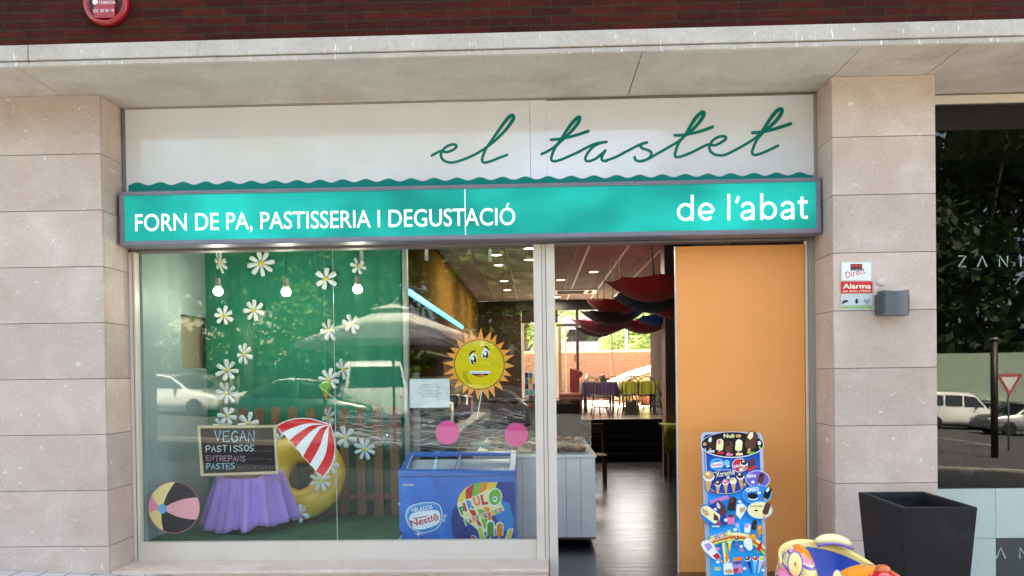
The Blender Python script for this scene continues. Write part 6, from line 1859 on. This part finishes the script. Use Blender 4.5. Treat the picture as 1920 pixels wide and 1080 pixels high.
# red beacon
lc = at(1655, 1078, Yk - .5)
m = MB().use(mat('red beacon plastic', (206, 22, 30), .25, .1, 8, coat=.6), True)
s = sc(Yk - .5)
m.lathe([(0, -.05), (27 * s, -.05), (25 * s, -2 * s), (17 * s, 3 * s), (13.5 * s, 8.5 * s), (0, 9 * s)], lc, 26); m.build('beacon_base', KR)
m = MB().use(mat('amber lens', (196, 92, 34), .25, .15, 20, coat=.5), True)
m.lathe([(13.6 * s, 8 * s), (14 * s, 10 * s), (13 * s, 13 * s), (11.5 * s, 16.5 * s), (6 * s, 18.5 * s), (0, 19 * s)], lc, 26); m.build('beacon_lens', KR)
m = MB().use(M_black).box(kc.x - .28, kc.x + .28, cyk - .3, cyk + .3, ground_z(kc.x) + .0, zbase + .02); m.build('base', KR, bevel=.02)
# ------------------------------------------------------------------ the other side of the street (seen in the panes)
def leaf_mat(name, c1, c2):
    t = NT(name); geo = t.n('NewGeometry')
    c = t.ramp(geo.outputs['Random Per Island'], [(0, rgb(*c1)), (.6, rgb(*[(a + b) / 2 for a, b in zip(c1, c2)])), (1, rgb(*c2))])
    t.l(c, t.b.inputs['Base Color']); t.b.inputs['Roughness'].default_value = .6
    tl = t.n('BsdfTranslucent'); t.l(c, tl.inputs[0]); mx = t.n('MixShader'); mx.inputs[0].default_value = .35
    t.l(t.b.outputs[0], mx.inputs[1]); t.l(tl.outputs[0], mx.inputs[2]); t.l(mx.outputs[0], t.out.inputs[0])
    return t.m
M_leaf = leaf_mat('green leaves', (58, 88, 32), (122, 150, 62))
M_leafd = leaf_mat('shade toned leaves', (20, 36, 18), (50, 74, 34))  # darker copy of the leaf tones, shade put into the colour
M_bark = mat('tree bark', (92, 78, 64), .9, .25, 8, bump=.5, stretch=(1, 1, .25))
def tree_proto(seed, H, Rr, nl, ls, low=.28):
    rnd = random.Random(seed)
    root = thing('street_tree', None, 'tree')
    m = MB().use(M_bark, True)
    th = H * .42
    m.tube([(0, 0, -.3), (.05, 0, th * .5), (0, .06, th), (.1, 0, th * 1.5)], [H * .03, H * .022, H * .018, H * .006], 8)
    blobs = []
    for k in range(15):
        a = rnd.uniform(0, 6.28); r_ = Rr * rnd.uniform(.1, .8); z = H * rnd.uniform(low + .08, .92)
        r_ *= 1.15 - .55 * abs(z / H - .55)
        c = Vector((r_ * math.cos(a), r_ * math.sin(a), z)); blobs.append((c, Rr * rnd.uniform(.28, .5)))
        m.tube([(0, 0, th * rnd.uniform(.6, 1.1)), c * .55 + Vector((0, 0, th * .35)), c], [H * .011, H * .006, H * .002], 5)
    m.build('trunk', root)
    m = MB().use(M_leaf); vs = []; fs = []
    for i in range(nl):
        c, br = rnd.choice(blobs)
        d_ = Vector((rnd.gauss(0, 1), rnd.gauss(0, 1), rnd.gauss(0, .8))); d_.normalize()
        p = c + d_ * br * rnd.random() ** .4
        u = Vector((rnd.gauss(0, 1), rnd.gauss(0, 1), rnd.gauss(0, 1))).normalized(); v_ = u.orthogonal().normalized(); s = ls * rnd.uniform(.6, 1.3)
        k_ = len(vs); vs += [p - u * s, p + v_ * s * .55, p + u * s, p - v_ * s * .55]; fs.append((k_, k_ + 1, k_ + 2, k_ + 3))
    m.add(vs, fs); m.build('crown', root)
    return root
TA = tree_proto(3, 9.0, 3.8, 7000, .16); TB_ = tree_proto(8, 10.5, 4.2, 7500, .17)
TR = [(-19, -31, 1.25, 0), (-13.5, -30, 1.3, 1), (-8.5, -32, 1.2, 0), (-4.2, -29.5, 1.25, 1), (.5, -31, 1.2, 0), (4.5, -33, 1.1, 1), (10.5, -43, 1.6, 0), (15.5, -44, 1.6, 1), (22, -43, 1.6, 0), (-24, -36, 1.2, 1), (-11, -41, 1.35, 1), (-2, -42, 1.3, 0), (7, -43, 1.35, 1), (26, -50, 1.9, 0),
      (17.5, -47.0, 2.1, 1), (28.5, -46.0, 2.2, 0), (22.5, -54, 2.6, 1)]
WORDS = ['far left corner', 'left end of the row', 'third from the left', 'behind the dark car', 'behind the white van', 'right of the van', 'across from the doorway', 'across from the orange door', 'opposite the stone pier', 'right end of the row', 'tall back row left', 'tall back row middle', 'tall back row right', 'last of the back row', 'behind the retaining wall, seen in the dark window', 'behind the far end of the retaining wall', 'tallest and furthest behind the retaining wall']
for i, (x, y, s, p) in enumerate(TR):
    src = (TA, TB_)[p]
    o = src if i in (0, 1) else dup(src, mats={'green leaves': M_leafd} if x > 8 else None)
    o.location = (x, y, ground_z(x) - .14); o.scale = (s, s, s); o.rotation_euler = (0, 0, i * 1.3)
    tag(o, 'leafy green street tree across the road, ' + WORDS[i], 'tree', 'trees across the street')
# low wall and shrubs behind the parking
m = MB().use(mat('garden wall render', (170, 164, 150), .85, .1, 1)); m.hexa([(-45, -38.3, ground_z(-45) - .5), (45, -38.3, ground_z(45) - .5), (45, -38.05, ground_z(45) - .5), (-45, -38.05, ground_z(-45) - .5)], [(-45, -38.3, ground_z(-45) + 1.1), (45, -38.3, ground_z(45) + 1.1), (45, -38.05, ground_z(45) + 1.1), (-45, -38.05, ground_z(-45) + 1.1)])
tag(m.build('garden_wall'), 'long low rendered wall behind the parked cars', 'wall')
rnd = random.Random(21); m = MB().use(M_leaf); vs = []; fs = []
for i in range(16000):
    x = rnd.uniform(-45, 45); z = ground_z(x) + abs(rnd.gauss(0, 1)) * 2.4 + .4; y = -48 + rnd.gauss(0, 1.2)
    u = Vector((rnd.gauss(0, 1), rnd.gauss(0, 1), rnd.gauss(0, 1))).normalized(); v_ = u.orthogonal().normalized(); s = rnd.uniform(.25, .5)
    k_ = len(vs); p = Vector((x, y, z)); vs += [p - u * s, p + v_ * s * .6, p + u * s, p - v_ * s * .6]; fs.append((k_, k_ + 1, k_ + 2, k_ + 3))
m.add(vs, fs); tag(m.build('far_shrubs'), kind='stuff')
m = MB().use(M_leafd); vs = []; fs = []  # added foliage, blocks the bright sky gap below the crowns
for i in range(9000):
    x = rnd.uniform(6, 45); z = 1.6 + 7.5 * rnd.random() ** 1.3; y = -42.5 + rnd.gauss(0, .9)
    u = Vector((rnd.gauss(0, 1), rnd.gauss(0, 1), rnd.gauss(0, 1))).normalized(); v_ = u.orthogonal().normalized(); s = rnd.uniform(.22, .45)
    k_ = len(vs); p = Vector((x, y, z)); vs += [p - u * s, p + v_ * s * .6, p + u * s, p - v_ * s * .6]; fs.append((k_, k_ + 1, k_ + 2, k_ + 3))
m.add(vs, fs); tag(m.build('gap_filling_leaves'), kind='stuff')
tag(MB().use(mat('pale green retaining wall', (150, 166, 152), .8, .08, 1)).box(6, 45, -40.0, -39.6, -3.5, 2.5).build('retaining_wall'), 'pale grey green retaining wall behind the cars opposite the dark window', 'wall')
# cars
M_tyre = mat('tyre rubber', (26, 26, 28), .8, .1); M_rim = mat('alloy rim', (150, 152, 156), .3, .05, metal=.7)
M_cgl = mat('dark car glass', (34, 42, 46), .08, .05, spec=.8); M_hl = mat('headlight glass', (210, 216, 220), .15, .05, spec=.8); M_tl = mat('tail light', (150, 16, 20), .2, coat=.5)
M_paint = mat('car paint white', (222, 224, 226), .2, .02, coat=1.0)
PAINTS = {'green': mat('car paint dark green', (30, 64, 58), .2, .04, coat=1.0), 'navy': mat('car paint navy', (32, 40, 66), .2, .04, coat=1.0), 'silver': mat('car paint silver', (150, 156, 160), .25, .04, metal=.4, coat=1.0), 'grey': mat('car paint grey', (74, 78, 82), .25, .04, coat=1.0)}
def car_proto(name, cat, prof, belt, roof, wb, L, W):
    root = thing(name, None, cat)
    hw = W / 2
    m = MB().use(M_paint, True)
    # body lofted across the width: side profile (x, z), narrower towards the top
    n = len(prof); ys = [-1, -.94, -.6, 0, .6, .94, 1]; vs = []; fs = []
    for yk in ys:
        sh = 0 if abs(yk) < .95 else .05
        for (x, z) in prof:
            tum = 1 - .16 * max(0, (z - belt)) / (roof - belt)
            edge = 1 - sh * .6
            vs.append((x * (1 - sh * .35), yk * hw * tum, .22 + (z - .22) * edge + (0 if z < belt else -.02 * (yk ** 2))))
    k_ = len(ys)
    for a in range(k_ - 1):
        for i in range(n):
            fs.append((a * n + i, (a + 1) * n + i, (a + 1) * n + (i + 1) % n, a * n + (i + 1) % n))
    fs.append(tuple(range(n))); fs.append(tuple((k_ - 1) * n + i for i in range(n - 1, -1, -1)))
    m.add(vs, fs); body = m.build('body', root)
    return root, hw
def car_parts(root, hw, wins, belt, roof, wb, L, front, rear):
    for s in (-1, 1):
        for pts in wins:
            m = MB().use(M_cgl); P = []
            for x, z in pts:
                tum = 1 - .16 * max(0, (z - belt)) / (roof - belt); P.append((x, s * (hw * tum * .985 + .012), z))
            if s > 0: P.reverse()
            m.prism(P, (0, -s * .03, 0)); m.build('side_window', root)
    for pts in (front, rear):
        (xa_, za_), (xb_, zb2) = pts
        m = MB().use(M_cgl)
        wa = hw * (1 - .16 * max(0, za_ - belt) / (roof - belt)) * .88; wb_ = hw * (1 - .16 * max(0, zb2 - belt) / (roof - belt)) * .88
        m.quad((xa_, -wa, za_), (xa_, wa, za_), (xb_, wb_, zb2), (xb_, -wb_, zb2)); m.build('windscreen', root, solid=.02)
    for x in (-wb / 2, wb / 2):
        for s in (-1, 1):
            m = MB().use(M_tyre, True).lathe([(.2, -.1), (.3, -.1), (.32, -.07), (.32, .07), (.3, .1), (.2, .1)], (x, s * (hw - .09), .32), 24, 'Y'); w_ = m.build('wheel', root)
            m = MB().use(M_rim, True).lathe([(0, -.07), (.06, -.085), (.2, -.09), (.21, .0), (.2, .09), (.06, .085), (0, .07)], (x, s * (hw - .09), .32), 16, 'Y'); m.build('rim', w_)
    for s in (-1, 1):
        m = MB().use(M_hl, True).ball((-L / 2 + .1, s * hw * .72, .68), .1, .17, .085, 12, 6); m.build('headlight', root)
        m = MB().use(M_tl, True).ball((L / 2 - .07, s * hw * .78, .82), .07, .12, .12, 12, 6); m.build('tail_light', root)
        m = MB().use(M_black, True).ball((-L * .14, s * (hw + .08), belt + .05), .06, .09, .06, 10, 6); m.build('mirror', root)
    m = MB().use(M_black).box(-L / 2 + .005, -L / 2 + .06, -hw * .5, hw * .5, .42, .58); m.build('grille', root, bevel=.01)
    return root
hp = [(-2.05, .25), (-2.1, .5), (-2.02, .74), (-1.6, .86), (-1.0, .95), (-.35, 1.38), (.1, 1.46), (.8, 1.44), (1.45, 1.30), (1.95, .95), (2.06, .8), (2.08, .45), (2.0, .25)]
HB, hw_ = car_proto('parked_car', 'car', hp, .93, 1.46, 2.5, 4.18, 1.76)
car_parts(HB, hw_, [[(-.86, .97), (-.32, 1.34), (.25, 1.40), (.25, .97)], [(.31, .97), (.31, 1.40), (.85, 1.39), (1.4, 1.24), (1.68, 1.0)]], .93, 1.46, 2.5, 4.18, ((-1.02, .965), (-.37, 1.385)), ((1.93, .985), (1.47, 1.31)))
vp = [(-2.0, .25), (-2.06, .5), (-2.0, .8), (-1.55, .98), (-1.2, 1.08), (-.62, 1.72), (-.3, 1.82), (1.85, 1.82), (1.98, 1.7), (2.04, 1.0), (2.05, .4), (2.0, .25)]
VN, vw_ = car_proto('parked_van', 'van', vp, 1.05, 1.82, 2.6, 4.1, 1.72)
car_parts(VN, vw_, [[(-1.02, 1.12), (-.6, 1.6), (-.05, 1.66), (-.05, 1.12)], [(.03, 1.14), (.03, 1.66), (.85, 1.66), (.85, 1.14)], [(.95, 1.16), (.95, 1.64), (1.75, 1.64), (1.8, 1.16)]], 1.05, 1.82, 2.6, 4.1, ((-1.22, 1.07), (-.64, 1.71)), ((2.04, 1.1), (1.99, 1.66)))
def park(src, used, px, py_unused, yv, rot, lab, paint=None, s=1.0):
    # seen mirrored in the glass plane: a thing at depth -yv shows at virtual depth 2*Y_W + yv
    p = at(px, 740, 2 * Y_W + yv); x = p.x
    o = src if not used else dup(src, mats={'car paint white': PAINTS[paint]} if paint else None)
    o.location = (x, -yv, ground_z(x) - .14); o.rotation_mode = 'XYZ'; o.scale = (s, s, s)
    o.rotation_euler = (0, math.atan(.05) * math.cos(R(rot)), R(rot)); tag(o, lab)
    o['group'] = 'vehicles parked across the street'
    return o
park(HB, False, 318, 0, 21.5, 0 + 180, 'white parked hatchback leftmost across the street')
park(HB, True, 345, 0, 26.5, 180, 'dark navy parked hatchback behind the leftmost white one', 'navy')
park(HB, True, 585, 0, 17.5, 180, 'dark green parked hatchback in the middle across the street', 'green', 1.0)
park(HB, True, 545, 0, 24.0, 0, 'white parked hatchback behind the dark green one')
park(VN, False, 690, 0, 21.0, 72, 'white parked van seen from the front behind the parasol', None, 1.2)
park(HB, True, 905, 0, 21.0, 20, 'grey parked hatchback right of the white van', 'grey')
park(VN, True, 1788, 0, 33.0, 0 + 180, 'white parked van opposite the stone pier')
park(HB, True, 1925, 0, 29.0, 0, 'silver parked hatchback opposite the dark window', 'silver')
park(HB, True, 1840, 0, 37.0, 0, 'navy parked hatchback behind the right white van', 'navy')
park(HB, True, 1770, 0, 36.5, 180, 'grey parked hatchback far right behind the van', 'grey')
park(HB, True, 1955, 0, 36.0, 180, 'white parked hatchback rightmost across the street')
park(HB, True, 1830, 0, 40.0, 0, 'white parked hatchback far behind between the van and the silver one', None)
park(HB, True, 1900, 0, 33.5, 180, 'grey parked hatchback just behind the silver one', 'grey')
park(HB, True, 1480, 0, 28.0, 0, 'silver parked hatchback opposite the orange door', 'silver')
# street post and give-way sign
px_ = at(1866, 740, 2 * Y_W + 16).x; zt_p = at(1866, 638, 2 * Y_W + 16).z
LP = thing('street_post', 'dark metal post at the kerb opposite the dark window', 'post', (px_, -16, ground_z(px_)))
MB().use(M_dfr, True).tube([(px_, -16, ground_z(px_) - .2), (px_, -16, zt_p)], .10, 12).build('post', LP)
MB().use(M_grey_alu, True).lathe([(.1, 0), (.13, .01), (.12, .06), (0, .08)], (px_, -16, zt_p), 14).build('cap', LP)
gp = at(1893, 716, 2 * Y_W + 19); k = sc(2 * Y_W + 19)
GW = thing('give_way_sign', 'white triangular road sign with red edge on a thin pole', 'road sign', (gp.x, -19, ground_z(gp.x)))
MB().use(M_grey_alu, True).tube([(gp.x, -19.03, ground_z(gp.x) - .2), (gp.x, -19.03, gp.z + .3)], .03, 8).build('pole', GW)
tri = lambda r_, y: [(gp.x - r_, y, gp.z + r_ * .6), (gp.x, y, gp.z - r_ * 1.13), (gp.x + r_, y, gp.z + r_ * .6)]
MB().use(mat('pale sign red', (176, 84, 84), .6)).prism(tri(.42, -18.97), (0, -.02, 0)).build('border', GW)  # border in a pale, muted red
MB().use(M_white).prism(tri(.27, -18.965), (0, -.004, 0)).build('face', GW)
# white parasol beside the photographer
pa_ = at(737, 640, 2 * Y_W + 9.4); px_ = pa_.x; py_ = -9.4
PS = thing('patio_parasol', 'large white square patio parasol with wooden ribs by the terrace', 'parasol', (px_, py_, ground_z(px_)))
ze = at(737, 641, 2 * Y_W + 9.4).z; za = at(705, 578, 2 * Y_W + 9.4).z
rs_ = (at(905, 640, 2 * Y_W + 9.4).x - at(565, 640, 2 * Y_W + 9.4).x) / 2
M_par = cloth_mat('white parasol cloth', (230, 228, 226), (238, 236, 234), .8, .1)
m = MB().use(M_par); vs = [(px_, py_, za)]; fs = []; N = 8
for r_, z in ((.2, za - (za - ze) * .16), (1.0, ze), (1.0, ze - .13)):
    for j in range(N):
        a_ = 2 * math.pi * (j + .5) / N; vs.append((px_ + rs_ * 1.06 * r_ * math.cos(a_), py_ + rs_ * r_ * .9 * math.sin(a_), z))
for j in range(N): fs.append((0, 1 + j, 1 + (j + 1) % N))
for r_ in range(2):
    for j in range(N): a = 1 + r_ * N + j; b = 1 + r_ * N + (j + 1) % N; fs.append((a, a + N, b + N, b))
m.add(vs, fs); m.build('canopy', PS, solid=.01)
m = MB().use(M_par); vs = [(px_, py_, za + .09)]; fs = []
for j in range(N):
    a_ = 2 * math.pi * (j + .5) / N; vs.append((px_ + rs_ * .25 * math.cos(a_), py_ + rs_ * .25 * math.sin(a_), za - .035))
for j in range(N): fs.append((0, 1 + j, 1 + (j + 1) % N))
m.add(vs, fs); m.build('vent_cap', PS, solid=.01)
MB().use(M_picket, True).tube([(px_, py_, ground_z(px_)), (px_, py_, za)], .03, 10).build('pole', PS)
for j in range(N):
    a_ = 2 * math.pi * (j + .5) / N
    MB().use(M_picket).tube([(px_, py_, ze - .28), (px_ + rs_ * .62 * math.cos(a_), py_ + rs_ * .56 * math.sin(a_), ze + (za - ze) * .3)], .016, 6).build('strut', PS)
MB().use(M_sill).box(px_ - .3, px_ + .3, py_ - .3, py_ + .3, ground_z(px_) + .001, ground_z(px_) + .1).build('base', PS, bevel=.01)
# block of flats beyond the trees so that the far side does not end in a void
M_flat = mat('far flats render', (186, 178, 166), .8, .06, .5)
for (x0_, x1_, h, lab) in ((-44, -18, 10, 'pale low block of flats far across the street on the left'),):
    FB = thing('block_of_flats', lab, 'building', ((x0_ + x1_) / 2, -66, -2.5))
    MB().use(M_flat).box(x0_, x1_, -72, -60, -3, h).build('wall', FB)
    for r_ in range(3):
        for k_ in range(6):
            x = x0_ + 2 + k_ * 4; MB().use(M_cgl).box(x, x + 1.4, -60.0, -59.95, 1 + r_ * 3, 2.6 + r_ * 3).build('window', FB)

# ------------------------------------------------------------------ the yard behind the shop
tag(MB().use(mat('yard paving', (190, 180, 168), .85, .08, 2)).box(-60, 60, Y_BK + .21, 120, ZP - .3, ZP - .02).build('yard_paving'), kind='structure')
Yy = 24.0
def yd(px, py, Y=Yy): return at(px, py, Y)
YW = thing('yard_wall', 'red brick yard wall with pale coping outside the back window', 'wall', tuple(yd(1150, 760)))
zt_y = yd(1140, 661).z
MB().use(M_brick2).box(yd(900, 700).x, yd(1224, 700).x, Yy, Yy + .3, ZP - .02, zt_y).build('brickwork', YW)
MB().use(M_brick2).box(yd(1224, 700).x + .002, yd(1238, 700).x, Yy - .15, Yy + .45, ZP - .02, zt_y - .004).build('pier', YW)
MB().use(M_sill).box(yd(900, 700).x, yd(1240, 700).x, Yy - .17, Yy + .47, zt_y + .002, zt_y + .08).build('coping', YW, bevel=.01)
MQ = thing('yard_canopy', 'white sloping canopy outside the back window, low at its left', 'canopy', tuple(yd(1230, 720, 20)))
pts = [yd(1150, 716, 20), yd(1195, 696, 20), yd(1240, 683, 20), yd(1330, 676, 20), yd(1330, 682, 20), yd(1240, 692, 20), yd(1195, 706, 20), yd(1156, 720, 20)]
MB().use(mat('white canopy cloth', (236, 232, 222), .7, .02)).prism(pts, (0, 2.4, 0)).build('canopy_cloth', MQ)
pts = [yd(1165, 722, 20.05), yd(1195, 708, 20.05), yd(1240, 694, 20.05), yd(1330, 684, 20.05), yd(1330, 770, 20.05), yd(1165, 770, 20.05)]
MB().use(mat('sand canopy wall', (214, 184, 140), .8, .05)).prism(pts, (0, 2.2, 0)).build('side_panel', MQ)
GBD = thing('grey_building', 'plain pale grey building beyond the yard wall behind the back window', 'building', tuple(yd(1080, 700, 52)))
MB().use(mat('pale grey cladding', (156, 160, 172), .7, .03, 1)).box(yd(930, 600, 52).x, yd(1152, 600, 52).x, 52, 60, 0, 11).build('wall', GBD)
MB().use(M_cgl).box(yd(1062, 700, 52).x, yd(1150, 700, 52).x, 51.95, 52, yd(1100, 640, 52).z, yd(1100, 618, 52).z).build('window', GBD)
for i, (px, Y, s, lab) in enumerate(((1162, 36, .42, 'bright green yard tree left of the white lamp post'), (1212, 38, .52, 'bright green yard tree right of the white lamp post'), (1256, 34, .6, 'bright green yard tree at the right edge of the back window'), (985, 34, .7, 'bright green yard tree seen left of the mullion'), (1190, 46, .6, 'yard tree standing furthest back behind the white lamp post'))):
    o = dup((TA, TB_)[i % 2], mats={'green leaves': bpy.data.materials.get('sunlit yard leaves') or leaf_mat('sunlit yard leaves', (116, 144, 84), (178, 198, 132))})  # leaf tones paled, strong daylight put into the colour
    x = yd(px, 700, Y).x; o.location = (x, Y, ZP - .02); o.scale = (s, s, s); o.rotation_euler = (0, 0, 2 * i); tag(o, lab, 'tree', 'trees beyond the yard wall')
x = yd(1175, 700, 27).x
MB_ = MB().use(M_white, True).tube([(x, 27, ZP - .02), (x, 27, 5.2)], .055, 10)
YL = thing('yard_lamp_post', 'thin white lamp post behind the yard wall', 'lamp post', (x, 27, ZP)); MB_.build('post', YL)
MB().use(M_white, True).ball((x, 27, 5.3), .2, .2, .16).build('lamp_head', YL)
# yard plant
x = yd(1210, 712, 18.5); rnd = random.Random(3)
PLN = thing('yard_plant', 'spiky yellow green potted plant outside the back window', 'plant', (x.x, 18.5, ZP - .02))
MB().use(mat('terracotta', (150, 88, 62), .8), True).lathe([(.16, 0), (.24, .4), (.26, .42), (.2, .42), (0, .38)], (x.x, 18.5, ZP - .02), 18).build('pot', PLN)
m = MB().use(leaf_mat('yellow green leaves', (130, 150, 50), (190, 200, 96)))
for k_ in range(70):
    a_ = rnd.uniform(0, 6.28); l_ = rnd.uniform(.3, .75); up2 = rnd.uniform(.3, 1.0); b0 = Vector((x.x, 18.5, ZP + .38))
    d_ = Vector((math.cos(a_), math.sin(a_), up2)).normalized(); s_ = Vector((-math.sin(a_), math.cos(a_), 0)) * .025
    mid = b0 + d_ * l_ * .6; tip_ = b0 + d_ * l_ - Vector((0, 0, .12)); m.add([b0 - s_ * .3, mid - s_, tip_, mid + s_, b0 + s_ * .3], [(0, 1, 2, 3, 4)])
m.build('leaves', PLN)
# bottles standing in the neighbour's window
for px, h, lab in ((1812, .34, 'dark bottle with pale label standing inside the dark shop window'), (1840, .16, 'small dark round flask inside the dark shop window')):
    p = at(px, 880, .95); p.z = zb - .019
    m = MB().use(M_black if h > .2 else M_dfr, True).lathe([(.05, 0), (.055, .02), (.055, h * .5), (.02, h * .7), (.018, h), (0, h)], p, 16)
    if h > .2: m.use(M_white, True).lathe([(.0556, h * .2), (.0558, h * .38)], p, 16)
    tag(m.build('bottle'), lab, 'bottle')
